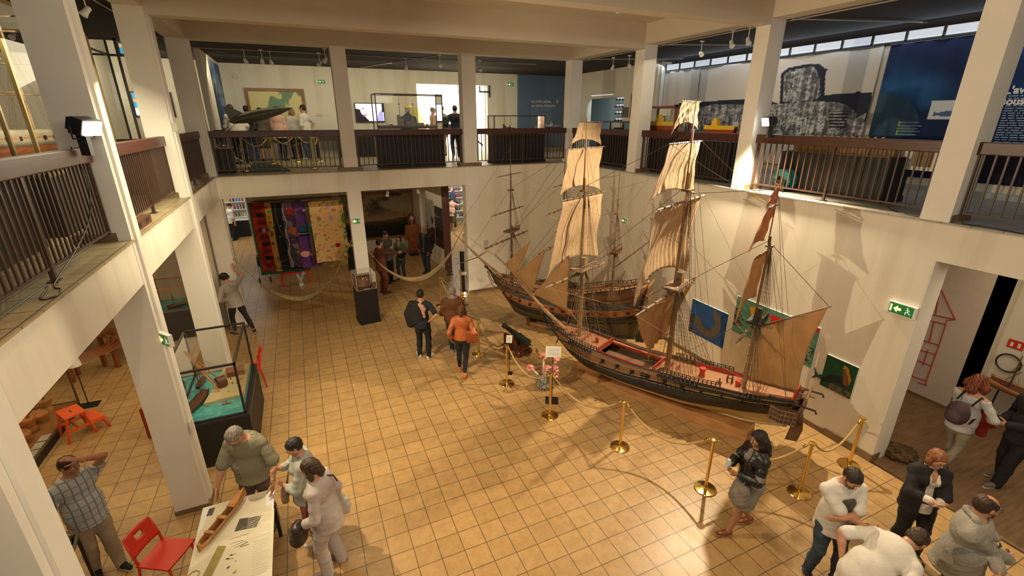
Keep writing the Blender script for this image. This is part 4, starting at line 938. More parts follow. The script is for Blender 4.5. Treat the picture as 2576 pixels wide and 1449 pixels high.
    # ---- hair, eyes, glasses
    if hair:
        st = hair.get('style', 'short'); s = SDF(.02); vol = hair.get('vol', .0); am = hair.get('rough', .003)
        s.ell(Q(0, -.016, .034), E(.081+vol, .101+vol, .085+vol), HM)
        if st in ('short', 'crop', 'bald', 'bob', 'long', 'curly'):
            s.ell(Q(0, -.045, -.005), E(.077+vol, .065+vol, .075+vol), HM)
        if st == 'bob':
            for sg in (-1, 1): s.chain([Q(sg*.062, .0, .02), Q(sg*.082, .0, -.05), Q(sg*.078, .01, -.105)], [.03*g, .034*g, .026*g])
            s.chain([Q(0, -.07, 0), Q(0, -.085, -.09)], [.06*g, .055*g])
        if st == 'long':
            for x in (-.055, 0, .055): s.chain([Q(x*1.15, -.05, 0), Q(x*1.1, -.095, -.12), V(*(Q(x*1.2, -.09, -.22)*V(1, 1, 1)))+V(0, -.01, -.0), Q(x, -.085, -hair.get('len', .36))], [.062*g, .060*g, .055*g, .028*g])
            for sg in (-1, 1): s.chain([Q(sg*.065, .01, .02), Q(sg*.084, .005, -.07), Q(sg*.07, -.01, -.18)], [.03*g, .036*g, .030*g])
        if st == 'curly':
            for sg in (-1, 1): s.chain([Q(sg*.07, -.01, .02), Q(sg*.11, -.01, -.06), Q(sg*.10, .0, -.14)], [.045*g, .055*g, .04*g])
            s.chain([Q(0, -.08, 0), Q(0, -.11, -.12)], [.07*g, .075*g])
        if st == 'cap': s.ell(Q(0, .08, .045), E(.06, .06, .012), HM)
        fr = hair.get('fringe', .0)
        s.sub(Q(0, .085, -.045-fr), E(.064, .075, .098), HM, .012)
        if st in ('short', 'crop', 'bald'):
            s.sub(Q(0, .035, -.07), E(.12, .058, .062), HM, .01); s.cut(-Hz, float(-(hc-Hz*.062*s_)@Hz)); 
        if st == 'bald': s.sub(Q(0, .055, .10), E(.062, .10, .062), HM, .012)
        s.noise = lambda X, Y, Z: am*(np.sin(X*110+Z*37)*np.sin(Y*95+Z*50)+.6*np.sin(X*210+Y*170+Z*60))
        P.hair = sobj('hair' if st != 'cap' else 'cap', s, .0055 if res < .015 else .009, hair['mat'], T)
    if eyes:
        for sg in (-1, 1):
            q = MB(); q.ball(Q(sg*.030, .078, .004), .0125*s_, 10); q.mi = 1; q.ball(Q(sg*.030, .0855, .004), .0062*s_, 8); obj('eye', q, [EYEW, EYED], bo, True)
            if hair: q = MB(); q.tube([Q(sg*.014, .093, .022), Q(sg*.03, .092, .027), Q(sg*.047, .078, .021)], .0028*s_, 5); obj('eyebrow', q, hair['mat'], bo)
    if beard:
        s = SDF(.015); s.ell(Q(0, .052, -.078), E(.046, .044, .036), HM).cap(Q(-.05, .022, -.045), Q(-.035, .05, -.08), .022*s_).cap(Q(.05, .022, -.045), Q(.035, .05, -.08), .022*s_).cap(Q(-.02, .092, -.043), Q(.02, .092, -.043), .007*s_)
        s.sub(Q(0, .104, -.057), E(.02, .014, .006), HM, .004); s.noise = lambda X, Y, Z: .002*np.sin(X*300)*np.sin(Z*280+Y*200); sobj('beard', s, .0055, beard, T)
    if glasses:
        q = MB(); gm = BLACKM
        for sg in (-1, 1):
            q.tube([Q(sg*.031+.022*math.cos(a_), .104-.006*abs(math.cos(a_))*0, .002+.016*math.sin(a_)) for a_ in [2*math.pi*i/14 for i in range(14)]], .0022*s_, 5, True)
            q.tube([Q(sg*.053, .102, .006), Q(sg*.078, .07, .008), Q(sg*.082, -.005, .004)], .002*s_, 5)
        q.tube([Q(-.010, .106, .004), Q(.010, .106, .004)], .0022*s_, 5); obj('glasses', q, gm, T)
    if scarf:
        s = SDF(.02); pts = [p3+B@V(.062*h/1.0*math.cos(a_)*.9, .055*h*math.sin(a_), .02*h+.006*math.sin(3*a_)) for a_ in [2*math.pi*i/12 for i in range(13)]]
        s.chain(pts, [.026*g]*13); wr(s, .006); sobj('scarf', s, .008, scarf, T)
    return P
def bag(label, P, a, sz, m_, strap=None, rz=0., cat='bag', name='handbag', drop=.0, loc=None):
    """soft bag hanging next to the carrier; a is its centre in the carrier's frame"""
    T = P.T; M = Matrix.Translation(T.location) @ rotz(T.rotation_euler.z); c = M @ Vector(a)
    t = thing(name, label, cat, c, T.rotation_euler.z+rz)
    s = SDF(.03); x, y, z = sz; s.ell((0, 0, 0), (x, y, z*.8)); 
    for sx_ in (-1, 1): s.cap((sx_*x*.6, 0, -z*.55), (sx_*x*.7, 0, z*.5), y*.85, y*.6)
    s.noise = lambda X, Y, Z: .004*np.sin(X*60+Z*40)*np.sin(Z*55+Y*30); sobj('bag_body', s, .008, m_, t)
    if strap: q = MB(); Mi = (Matrix.Translation(c) @ rotz(T.rotation_euler.z+rz)).inverted() @ M; q.tube([Mi @ Vector(p) for p in strap], .011, 6); obj('strap', q, m_, t, True)
    return t
# ------------------------------------------------------------------ who is in the hall
NAVY = cloth('navy', (.012, .016, .026)); BLK = cloth('black', (.010, .010, .011), .3); BLK2 = cloth('black_denim', (.014, .014, .018), .3)
JEANS = cloth('denim', (.045, .075, .115), .5, bs=90); JEANSD = cloth('dark_denim', (.022, .034, .055), .4, bs=90); WHT = cloth('white_cotton', (.66, .63, .57), .06)
GREYM = cloth('grey_marl', (.22, .21, .18), .12); BROWN = cloth('brown_suede', (.13, .045, .012), .25); ORANGE = cloth('orange_leather', (.50, .13, .035), .2, .42)
BEIGE = cloth('beige', (.36, .29, .20), .1); LAV = cloth('lavender_knit', (.47, .41, .38), .06); KHAKI = cloth('khaki', (.11, .10, .05), .15)
RUST = cloth('rust_brown', (.13, .035, .018), .2); PINK = cloth('pale_pink', (.60, .36, .28), .06); TAUPE = cloth('taupe', (.11, .08, .06), .15)
SHOEW = mat('shoe_white', (.66, .62, .54), .5); SHOED = mat('shoe_dark', (.03, .025, .022), .5); SHOEO = mat('shoe_orange', (.60, .12, .02), .4); SHOEG = mat('shoe_grey', (.16, .14, .12), .6); SOLE = mat('pale_sole', (.6, .56, .48), .6); WEDGE = mat('cork_wedge', (.36, .20, .09), .6); SANDAL = mat('brown_leather', (.20, .06, .02), .45)
def pattern(name, base, dark, sx, sz, w=.25, second=None):
    """woven checks or stripes in object space"""
    m = mat('cloth_'+name, base, .85); n, l, b = nodes(m); tc = n.new('ShaderNodeTexCoord'); prev = None
    sp = n.new('ShaderNodeSeparateXYZ'); l.new(tc.outputs['Object'], sp.inputs[0])
    col = None
    for i, (ax, f, c) in enumerate(((0, sx, dark), (2, sz, second or dark))):
        if not f: continue
        mu = n.new('ShaderNodeMath'); mu.operation = 'MULTIPLY'; mu.inputs[1].default_value = f; l.new(sp.outputs[ax], mu.inputs[0])
        fr = n.new('ShaderNodeMath'); fr.operation = 'FRACT'; l.new(mu.outputs[0], fr.inputs[0]); lt = n.new('ShaderNodeMath'); lt.operation = 'LESS_THAN'; lt.inputs[1].default_value = w; l.new(fr.outputs[0], lt.inputs[0])
        mx = n.new('ShaderNodeMix'); mx.data_type = 'RGBA'; mx.inputs[7].default_value = (*c, 1)
        k = n.new('ShaderNodeMath'); k.operation = 'MULTIPLY'; k.inputs[1].default_value = .75; l.new(lt.outputs[0], k.inputs[0]); l.new(k.outputs[0], mx.inputs[0])
        if col is None: mx.inputs[6].default_value = (*base, 1)
        else: l.new(col, mx.inputs[6])
        col = mx.outputs[2]
    l.new(col, b.inputs['Base Color']); return m
PLAID = pattern('blue_plaid', (.40, .44, .47), (.06, .10, .19), 14, 11, .18, (.30, .22, .14)); CHECK = pattern('olive_check', (.27, .25, .17), (.13, .12, .08), 70, 70, .4); SCARFP = pattern('pink_stripe', (.52, .30, .22), (.40, .18, .13), 0, 60, .4)
SCARFG = pattern('grey_check', (.3, .27, .24), (.10, .09, .08), 40, 40, .4); STRIPE = pattern('striped_shirt', (.42, .38, .30), (.10, .09, .08), 0, 22, .4); CABLE = mat('cloth_cable_knit', (.30, .28, .24), .9, var=.1, vs=8, bump=1.0, bs=38)
def extra(P, name, caps, m_, k=.03, res=.009, par=None):
    s = SDF(k)
    for c in caps:
        if len(c) == 3: s.ell(c[0], c[1], None, k)
        else: s.cap(*c)
    s.noise = lambda X, Y, Z: .005*np.sin(X*45+Z*31)*np.sin(Z*38+Y*29); return sobj(name, s, res, m_, par or P.T)

P1 = person('man seen from behind with a pink striped scarf and black jacket over one shoulder', (4.06, -3.67, 0), 62, 1.72, top=dict(mat=NAVY, name='polo_shirt', sleeve=.36), bottom=dict(mat=BLK), hair=dict(mat=H_BLACK), shoes=dict(mat=SHOEW, sole=SOLE),
    lf=(-.13, .04, 0, .6), rf=(.11, -.03, 0, -.35), rh=(.19, -.05, .99), rp=(1, -.5, -.1), lh=(-.25, .05, .85), eyes=False)
extra(P1, 'draped_jacket', [((-.20, -.05, 1.40), (-.30, -.03, 1.15), .085, .10), ((-.30, -.03, 1.15), (-.27, -.03, .88), .10, .09), ((-.05, -.08, 1.24), (.17, .085, .22), 0), ((-.08, -.08, 1.05), (.18, .085, .20), 0)], BLK, .05)
extra(P1, 'scarf', [((.02, -.04, 1.46), (.05, .06, .04), 0), ((.06, -.12, 1.36), (.10, -.14, 1.12), .055, .03), ((0., -.10, 1.40), (.10, -.12, 1.30), .05, .05)], SCARFP, .02)
P2 = person('grey-haired man in a brown suede jacket and jeans walking away beside two others', (4.78, -3.80, 0), 66, 1.73, bulk=1.12, top=dict(mat=BROWN, name='jacket', sleeve=.95, hem=.50, e=.02, loose=.02), bottom=dict(mat=JEANSD), hair=dict(mat=H_GREY, style='bald'),
    scarf=SCARFG, shoes=dict(mat=SHOEG, sole=SOLE), lf=(-.09, .18, 0), rf=(.06, -.16, .05, 0, .45), lh=(-.16, .20, 1.05), rh=(.16, .22, 1.08), eyes=False)
P3 = person('woman from behind in an orange leather jacket and slim black trousers', (4.67, -4.80, 0), 64, 1.66, 'f', top=dict(mat=ORANGE, name='leather_jacket', sleeve=.88, hem=.535, e=.018, loose=.01), bottom=dict(mat=BLK2, e=.002, len=.92, flare=.5), hair=dict(mat=H_CHEST, style='bob', vol=.004),
    shoes=dict(mat=SHOEO, high=False), lf=(-.10, .12, 0, .35), rf=(.05, -.22, .0, -.05, .25), lh=(-.24, .0, .86), rh=(.26, .04, .90), eyes=False)
bag('soft brown leather shoulder bag carried by the woman in the orange jacket', P3, (.23, -.09, .98), (.13, .06, .19), mat('tan_leather', (.27, .065, .018), .42, bump=.3, bs=30), strap=[(.15, -.11, 1.36), (.17, -.12, 1.2), (.2, -.10, 1.12)], name='shoulder_bag')
P4 = person('young man in a pale hoodie leaning with one hand high on the wall corner', (-.10, -.42, 0), 130, 1.72, lean=.08, side=-.10, top=dict(mat=cloth('grey_hoodie', (.34, .31, .26), .12), name='hoodie', sleeve=.92, hem=.475, e=.02, loose=.02), bottom=dict(mat=BLK, e=.004, len=.93, flare=.6), hair=dict(mat=H_BLACK, vol=.012, rough=.008),
    shoes=dict(mat=SHOED, sole=SOLE, thick=.02), lf=(-.10, .08, 0), rf=(.18, -.30, 0, -.6), rh=(.26, .16, 1.72), rp=(1, -.1, -.3), lh=(-.16, .00, 1.05), lp=(-1, -.3, 0), head=(.25, .5), hd=(None, (0, .1, 1)), hn=(None, (.3, 1, 0)))
extra(P4, 'hood', [((-.08, -.07, 1.46), (.08, -.07, 1.46), .05, .05), ((0, -.11, 1.42), (.1, .045, .07), 0)], mat('cloth_grey_hoodie', (0, 0, 0)), .03)
P5 = person('dark-haired man in a blue plaid short-sleeved shirt with one arm raised to his head', (-1.04, -7.50, 0), -48, 1.72, bulk=1.06, belly=.5, top=dict(mat=PLAID, name='plaid_shirt', sleeve=.42, hem=.455, e=.014, loose=.02, flare=.014), bottom=dict(mat=BEIGE, e=.02), hair=dict(mat=H_BLACK), skin=SKIN_D,
    shoes=dict(mat=NAVY, sole=SOLE, thick=.018), lf=(-.08, .16, 0, .1), rf=(.10, -.04, 0), lh=(-.06, .16, 1.70), lp=(-1, .5, .35), rh=(.26, .05, .88), head=(.35, .15), hd=((.6, -.3, .5), None), hn=((0, -.4, -1), None))
P6 = person('grey-haired heavy man in an olive checked shirt bending over the model-making table', (.80, -7.56, 0), -112, 1.80, bulk=1.32, belly=1.3, lean=.16, hunch=.18, top=dict(mat=CHECK, name='checked_shirt', sleeve=.44, hem=.475, e=.016, loose=.015, flare=.024), bottom=dict(mat=TAUPE, e=.012), hair=dict(mat=H_GREY, vol=.004), glasses=True,
    lf=(-.14, 0, 0), rf=(.14, .02, 0), lh=(-.36, .26, .93), rh=(.34, .32, .88), lp=(-.6, -.8, .2), rp=(.8, -.7, .2), head=(-.3, .75), shoes=dict(mat=SHOED), hd=((0, .35, -1), (0, .5, -1)), curl=(.45, .2))
for i in range(5):
    q = MB(); q.ball((0.0-.008*i*0, .315+.012*math.sin(i), 1.36-.075*i), .008, 6, (1, .6, 1)); obj('button', q, BLACK, P6.T)
q = MB(); w_ = P6.AR['l'][2]; q.tube([Vector(w_)+Vector((.034*math.cos(a_), .034*math.sin(a_), .035)) for a_ in [2*math.pi*i/12 for i in range(12)]], .008, 6, True); obj('wristwatch', q, CHROME, P6.T)
P7 = person('woman with short black hair in a pale grey top and pink trousers watching the table', (1.45, -8.12, 0), 176, 1.66, 'f', bulk=1.1, lean=.05, top=dict(mat=cloth('pale_teal', (.37, .39, .35), .06), name='tunic_top', sleeve=.75, hem=.44, e=.02, loose=.02), bottom=dict(mat=cloth('rose', (.42, .12, .09), .08), e=.002, flare=.5, len=.95), hair=dict(mat=H_BLACK, vol=.004),
    shoes=dict(mat=SHOEW, sole=SOLE), lf=(-.10, -.02, 0), rf=(.10, .10, 0), lh=(-.06, .26, 1.05), rh=(.02, .30, 1.24), lp=(-1, -.5, -.5), rp=(1, -.5, -.6), head=(.25, .35), curl=(.7, 1.1), hd=((.6, .8, .1), (-.5, .6, .6)))
extra(P7, 'collar_band', [((-.10, .02, 1.43), (-.02, .15, 1.27), .018, .015), ((.10, .02, 1.43), (.02, .15, 1.27), .018, .015)], cloth('grey_green_trim', (.20, .24, .21)), .01)
bag('small beige shoulder bag at the waist of the woman in the pale grey top', P7, (-.02, .27, .88), (.11, .05, .12), cloth('bag_beige', (.25, .17, .11)), strap=[(-.02, .24, .98), (.05, .18, 1.2), (.10, .05, 1.42), (.1, -.08, 1.35)], name='shoulder_bag')
P8 = person('woman with brown bobbed hair in a lavender cardigan and matching wide trousers', (1.64, -8.72, 0), 158, 1.72, 'f', bulk=1.06, lean=.08, top=dict(mat=LAV, name='cardigan', sleeve=.95, hem=.44, e=.02, loose=.015), bottom=dict(mat=LAV, e=.022, flare=1.4), hair=dict(mat=H_BROWN, style='bob', vol=.006),
    shoes=dict(mat=SHOEG), lf=(-.10, .05, 0), rf=(.12, -.05, 0), lh=(-.22, .22, .95), rh=(.26, -.02, .85), head=(.1, .35), curl=(.9, .8), eyes=False)
bag('dark brown handbag on a crossed strap of the woman in lavender', P8, (-.28, .22, .93), (.05, .11, .13), mat('dark_leather', (.03, .018, .014), .4), strap=[(-.2, .13, 1.06), (-.12, .12, 1.3), (-.02, -.02, 1.50), (.10, -.12, 1.40), (.17, -.13, 1.25)], name='handbag')
t = thing('carrier_bag', 'crumpled white plastic bag at the side of the woman in lavender', 'bag', Matrix.Translation(P8.T.location) @ rotz(P8.T.rotation_euler.z) @ Vector((.33, -.06, .72)), P8.T.rotation_euler.z)
s = SDF(.02); s.ell((0, 0, 0), (.05, .13, .18)).cap((0, -.03, .15), (0, -.01, .22), .02); s.noise = lambda X, Y, Z: .010*np.sin(X*60+Z*33)*np.sin(Y*48+Z*20); sobj('bag_body', s, .009, mat('white_plastic', (.65, .63, .56), .3), t)
P9 = person('young woman with long black hair, black leather jacket and grey skirt walking', (6.88, -10.40, 0), 162, 1.64, 'f', top=dict(mat=GREYM, name='top', sleeve=.5), coat=dict(mat=mat('black_leather', (.013, .013, .014), .35, bump=.2, bs=40), name='leather_jacket', sleeve=.92, hem=.50, open=.3, e=.02, loose=.012),
    bottom=dict(mat=GREYM, kind='skirt', hem=.335, e=.02, flare=.02, name='skirt'), hair=dict(mat=H_BLACK, style='long', vol=.010, len=.46, rough=.002), lf=(-.08, .24, .03, .0, -.1), rf=(.08, -.16, .03, -.1, .2), lh=(-.10, .28, 1.08), rh=(.04, .30, 1.14), lp=(-.7, -.8, -.4), rp=(.8, -.7, -.4), skin=SKIN_D,
    shoes=dict(mat=SANDAL, high=False, kind='sandal', sole=WEDGE, thick=.035), head=(.1, .1), curl=(.8, 1.0), hd=(None, (-.3, .8, .2)))
t = thing('drinks_can', 'blue and white drinks can in the hand of the long-haired woman', 'can', Matrix.Translation(P9.T.location) @ rotz(P9.T.rotation_euler.z) @ Vector((.0, .375, 1.12)), 0)
q = MB(); q.lathe([(.024, 0), (.032, .008), (.032, .105), (.026, .118), (.026, .12)], 16); obj('can_body', q, mat('can_blue', (.12, .42, .62), .3, col2=(.7, .72, .75), vs=14), t, 40); q = MB(); q.lathe([(.025, .118), (.026, .124), (.02, .122)], 12); obj('can_lid', q, CHROME, t)
bag('grey slouchy handbag hanging from the arm of the long-haired woman', P9, (-.17, .25, .84), (.07, .13, .14), cloth('bag_grey', (.20, .17, .14)), strap=[(-.17, .18, .92), (-.19, .2, 1.04), (-.17, .3, .94)], name='handbag')
P10 = person('bearded man in a white printed t-shirt and jeans standing with folded arms, head bowed', (7.20, -11.28, 0), 247, 1.74, lean=.04, hunch=.08, top=dict(mat=WHT, name='t_shirt', sleeve=.40, hem=.44, e=.014, loose=.015, flare=.022), bottom=dict(mat=JEANS, e=.012), hair=dict(mat=H_DBROWN, vol=.004),
    beard=mat('hair_stubble', (.13, .06, .035), .7), shoes=dict(mat=NAVY, sole=SOLE, thick=.02), lf=(-.16, .10, 0, .35), rf=(.12, -.02, 0, -.1), lh=(.15, .26, 1.18), rh=(-.14, .30, 1.10), lp=(-1, .15, -.8), rp=(1, .15, -.8), head=(-.15, .55), curl=(.5, .6), hd=((1, .1, .1), (-1, .1, .1)), hn=((0, -1, .2), (0, -1, .2)))
extra(P10, 'chest_print', [((.0, .135, 1.24), (.10, .034, .12), 0)], mat('print_grey', (.07, .066, .06), .8, var=.5, vs=14), .01, .006)
t = thing('folded_jacket', 'folded brown jacket held under the folded arms of the bearded man', 'jacket', Matrix.Translation(P10.T.location) @ rotz(P10.T.rotation_euler.z) @ Vector((-.12, .24, .99)), P10.T.rotation_euler.z)
s = SDF(.03); s.ell((0, 0, 0), (.16, .05, .10)).cap((-.08, 0, -.03), (-.1, 0, -.12), .05, .03); s.noise = lambda X, Y, Z: .006*np.sin(X*50+Z*40); sobj('jacket_fabric', s, .008, cloth('maroon_brown', (.075, .035, .025)), t)
P11 = person('auburn-haired woman with glasses in a black blazer looking at the phone in her hands', (8.58, -11.50, 0), 232, 1.62, 'f', bulk=1.08, top=dict(mat=WHT, name='blouse', sleeve=.9, vneck=.12), coat=dict(mat=BLK, name='blazer', sleeve=.72, hem=.44, open=.75, e=.024, loose=.02), bottom=dict(mat=BLK, e=.02, flare=1.0), hair=dict(mat=H_RED, style='bob', vol=.008),
    glasses=True, shoes=dict(mat=SHOED, high=False, kind='sandal', sole=SHOED), lf=(-.11, .08, 0), rf=(.11, -.02, 0), lh=(.05, .34, 1.08), rh=(.08, .36, 1.12), lp=(-1, -.3, -.7), rp=(1, -.3, -.7), head=(.05, .25), curl=(.8, .8), hd=((.7, .6, .2), (-.5, .8, .2)), hn=((0, -.5, 1), (0, -.5, 1)))
t = thing('mobile_phone', 'small pale phone in the hands of the woman in the black blazer', 'phone', Matrix.Translation(P11.T.location) @ rotz(P11.T.rotation_euler.z) @ Vector((.09, .43, 1.14)), P11.T.rotation_euler.z)
q = MB(); M_ = Matrix.Rotation(-.6, 4, 'X'); q.box(-.033, .033, -.004, .004, -.05, .07, M_); pb = obj('phone_case', q, WHITE, t); q = MB(); q.box(-.029, .029, -.006, -.004, -.045, .065, M_); obj('phone_screen', q, BLACK, t)
P12 = person('man in a white polo shirt bending far forward with hands on his hips', (6.72, -11.92, 0), -12, 1.80, lean=1.02, hunch=.22, bulk=1.06, top=dict(mat=WHT, name='polo_shirt', sleeve=.42, hem=.46, e=.014, loose=.012, flare=.012, collar=.03), bottom=dict(mat=BLK, e=.014), hair=dict(mat=H_BROWN, style='crop', vol=.003),
    lf=(-.12, .05, 0), rf=(.12, -.05, 0), lh=(-.20, -.10, .98), rh=(.20, .02, .92), lp=(-1, .1, 1.2), rp=(1, -.2, .9), head=(0, 1.05), shoes=dict(mat=SHOED), curl=(.9, .9))
P13 = person('balding bearded man with glasses in a grey cable-knit sweater, arms folded', (7.86, -12.20, 0), 284, 1.80, bulk=1.15, top=dict(mat=CABLE, name='cable_knit_sweater', sleeve=.95, hem=.455, e=.026, loose=.02, wrinkle=.004), bottom=dict(mat=JEANS, e=.012), hair=dict(mat=H_BROWN, style='bald'), glasses=True, beard=mat('hair_beard_brown', (.10, .045, .025), .7),
    lf=(-.14, .05, 0), rf=(.14, 0, 0), lh=(.16, .28, 1.16), rh=(-.16, .32, 1.12), lp=(-1, .1, -.8), rp=(1, .1, -.8), head=(.75, .15), shoes=dict(mat=SHOED), curl=(.5, .5), hd=((1, .05, 0), (-1, .05, 0)), hn=((0, -1, .1), (0, -1, .1)))
extra(P13, 'shawl_collar', [((-.10, .0, 1.56), (.0, .17, 1.40), .032, .034), ((.10, .0, 1.56), (.0, .17, 1.40), .032, .034), ((-.10, .0, 1.56), (0, -.09, 1.57), .032, .034), ((.10, 0, 1.56), (0, -.09, 1.57), .032, .034)], CABLE, .02)
for i in range(2):
    q = MB(); q.tube([(-.04, .215-.0*i, 1.34-.11*i), (0, .225, 1.338-.11*i), (.04, .215, 1.34-.11*i)], [.006, .012, .006], 6); obj('toggle', q, mat('horn', (.04, .02, .012), .3), P13.T, True)
P14 = person('curly red-haired woman in a white off-shoulder blouse walking with a red coat over her arm', (11.02, -10.86, 0), -8, 1.70, 'f', lean=.03, top=dict(mat=cloth('white_blouse', (.50, .50, .52), .05), name='blouse', sleeve=.8, hem=.45, collar=-.03, e=.016, loose=.015, flare=.02), bottom=dict(mat=cloth('stone', (.27, .24, .18), .08), e=.006, flare=.6), hair=dict(mat=H_COPPER, style='curly', vol=.01, rough=.009),
    lf=(-.06, .16, 0), rf=(.08, -.24, .02, 0, .3), lh=(-.02, .28, 1.06), rh=(.20, .22, 1.02), lp=(-1, -.4, -.6), rp=(1, -.5, -.4), head=(.05, .1), shoes=dict(mat=SHOED, high=False), curl=(.7, .6))
t = thing('red_coat', 'red coat draped over the forearm of the curly-haired woman', 'coat', Matrix.Translation(P14.T.location) @ rotz(P14.T.rotation_euler.z) @ Vector((.12, .30, .96)), P14.T.rotation_euler.z)
s = SDF(.04); s.ell((0, 0, .0), (.17, .08, .14)).cap((-.02, 0, -.05), (.03, -.02, -.26), .10, .06); s.noise = lambda X, Y, Z: .010*np.sin(X*35+Z*12)*np.sin(Y*40+1); sobj('coat_fabric', s, .009, cloth('red_coat', (.34, .025, .018)), t)
t = thing('backpack', 'dark patterned backpack on the back of the curly-haired woman', 'backpack', Matrix.Translation(P14.T.location) @ rotz(P14.T.rotation_euler.z) @ Vector((.04, -.26, 1.12)), P14.T.rotation_euler.z)
s = SDF(.04); s.ell((0, 0, 0), (.15, .11, .20)).ell((0, -.08, -.06), (.11, .06, .10)); sobj('pack_body', s, .009, mat('cloth_pack', (.03, .03, .045), .6, col2=(.10, .04, .05), vs=14), t)
for sg in (-1, 1): q = MB(); q.tube([(sg*.10, .06, .18), (sg*.11, .20, .30), (sg*.10, .36, .22), (sg*.11, .34, .02), (sg*.13, .1, -.14)], .014, 6); obj('shoulder_strap', q, BLK, t, True)
P15 = person('person in black clothes and tan shoes standing at the right edge of the picture', (11.42, -11.44, 0), 150, 1.78, lean=-.02, side=.0, top=dict(mat=BLK, name='jacket', sleeve=.95, e=.024, hem=.45, loose=.02), bottom=dict(mat=BLK, e=.022, flare=1.3), hair=dict(mat=H_DBROWN), shoes=dict(mat=SHOEG, sole=SOLE),
    lf=(-.12, .20, 0), rf=(.12, -.06, 0), lh=(-.08, .36, 1.12), rh=(.2, .2, 1.0), lp=(-1, -.6, -.4), curl=(.9, .8))
# back room
DK = dict(res=.014)
P16 = person('man in a rust-brown sweater and trousers pointing with an outstretched arm', (3.90, 1.18, 0), 20, 1.80, top=dict(mat=RUST, name='sweater', sleeve=.92, hem=.45, loose=.015), bottom=dict(mat=RUST, e=.018), hair=dict(mat=H_BLACK), rh=(.15, .56, 1.30), rp=(1, -.3, -.6), lh=(-.2, .05, .9), shoes=dict(mat=SHOED), curl=(.4, .15), hd=(None, (0, 1, .05)), **DK)
P17 = person('tall man in a grey hooded sweatshirt listening in the back room', (4.25, 2.15, 0), -50, 1.84, top=dict(mat=cloth('charcoal_marl', (.10, .095, .09), .1), name='hoodie', sleeve=.92, hem=.46, loose=.02, e=.02), bottom=dict(mat=BLK), hair=dict(mat=H_DBROWN), shoes=dict(mat=NAVY, sole=SOLE), rh=(.06, .20, 1.28), lh=(-.22, .1, .9), rp=(1, -.2, -.6), head=(-.3, .2), **DK)
P18 = person('woman in a grey-green top holding a pale scarf and dark coat in the back room', (4.74, 2.30, 0), 232, 1.60, 'f', top=dict(mat=cloth('grey_green', (.085, .10, .075), .1), name='top', sleeve=.9, hem=.46, vneck=.1), bottom=dict(mat=JEANSD, e=.004), hair=dict(mat=H_BROWN, style='bob'), shoes=dict(mat=SHOED), lh=(.02, .24, 1.02), rh=(.02, .28, 1.05), **DK)
extra(P18, 'pale_scarf', [((.10, .26, 1.02), (.12, .25, .70), .06, .03), ((.06, .26, 1.0), (.07, .06, .06), 0)], cloth('cream', (.42, .38, .28))); extra(P18, 'folded_coat', [((-.16, .22, .98), (.13, .08, .12), 0), ((-.2, .24, 1.0), (-.36, .3, 1.08), .07, .03)], BLK)
P19 = person('bald-browed man in a black jacket standing beside the photo panel', (5.72, 2.55, 0), 215, 1.80, top=dict(mat=cloth('slate_shirt', (.07, .08, .08)), name='shirt', sleeve=.8), coat=dict(mat=BLK, name='jacket', sleeve=.95, hem=.44, open=.5, e=.028, loose=.02), bottom=dict(mat=JEANSD), hair=dict(mat=H_GREY, style='crop'), shoes=dict(mat=SHOED), lf=(-.18, .1, 0), rf=(.12, -.1, 0), lh=(-.24, .1, .9), rh=(.26, .06, .95), skin=SKIN_D, head=(.2, .1), **DK)
P22 = person('person in black with a shoulder bag half hidden by the hall column', (3.15, 2.0, 0), 20, 1.72, top=dict(mat=BLK, name='coat', sleeve=.95, e=.03, hem=.4, loose=.03), bottom=dict(mat=cloth('pale_blue_cotton', (.25, .27, .32))), hair=dict(mat=H_BLACK), shoes=dict(mat=SHOED), eyes=False, **DK)
P21 = person('child in pale trousers sitting behind the hanging painted cloths, only the legs showing', (1.55, 3.45, 0), 246, 1.35, sit=.42, top=dict(mat=WHT, name='t_shirt', sleeve=.5), bottom=dict(mat=cloth('light_grey', (.42, .42, .42)), e=.004, len=.95), hair=dict(mat=H_BROWN), shoes=dict(mat=SHOEW, sole=SOLE), lf=(.03, .30, .03), rf=(-.05, .34, .0), lh=(-.1, .2, .6), rh=(.1, .2, .6), **DK)
# shop visitors
P23 = person('man in a white shirt, black trousers and dark cap browsing the bottle shop', (-1.34, 11.3, 0), 30, 1.72, top=dict(mat=WHT, name='shirt', sleeve=.5, hem=.47, loose=.02), bottom=dict(mat=BLK), hair=dict(mat=BLK, style='cap'), shoes=dict(mat=SHOED), lf=(-.12, .08, 0), rf=(.12, -.1, 0), head=(0, .4), eyes=False, **DK)
P24 = person('man in a pink shirt and khaki shorts leaning to look at the souvenir shelves', (8.62, 8.9, 0), 50, 1.72, lean=.25, bulk=1.1, top=dict(mat=PINK, name='polo_shirt', sleeve=.45, hem=.46, loose=.02), bottom=dict(mat=KHAKI, len=.45, e=.025, name='shorts'), hair=dict(mat=H_DBROWN), shoes=dict(mat=SHOEG, sole=SOLE), rh=(.05, .25, 1.40), lh=(-.1, .3, 1.1), rp=(1, 0, -.6), lf=(-.1, .1, 0), rf=(.1, -.12, 0), head=(0, .5), eyes=False, **DK)
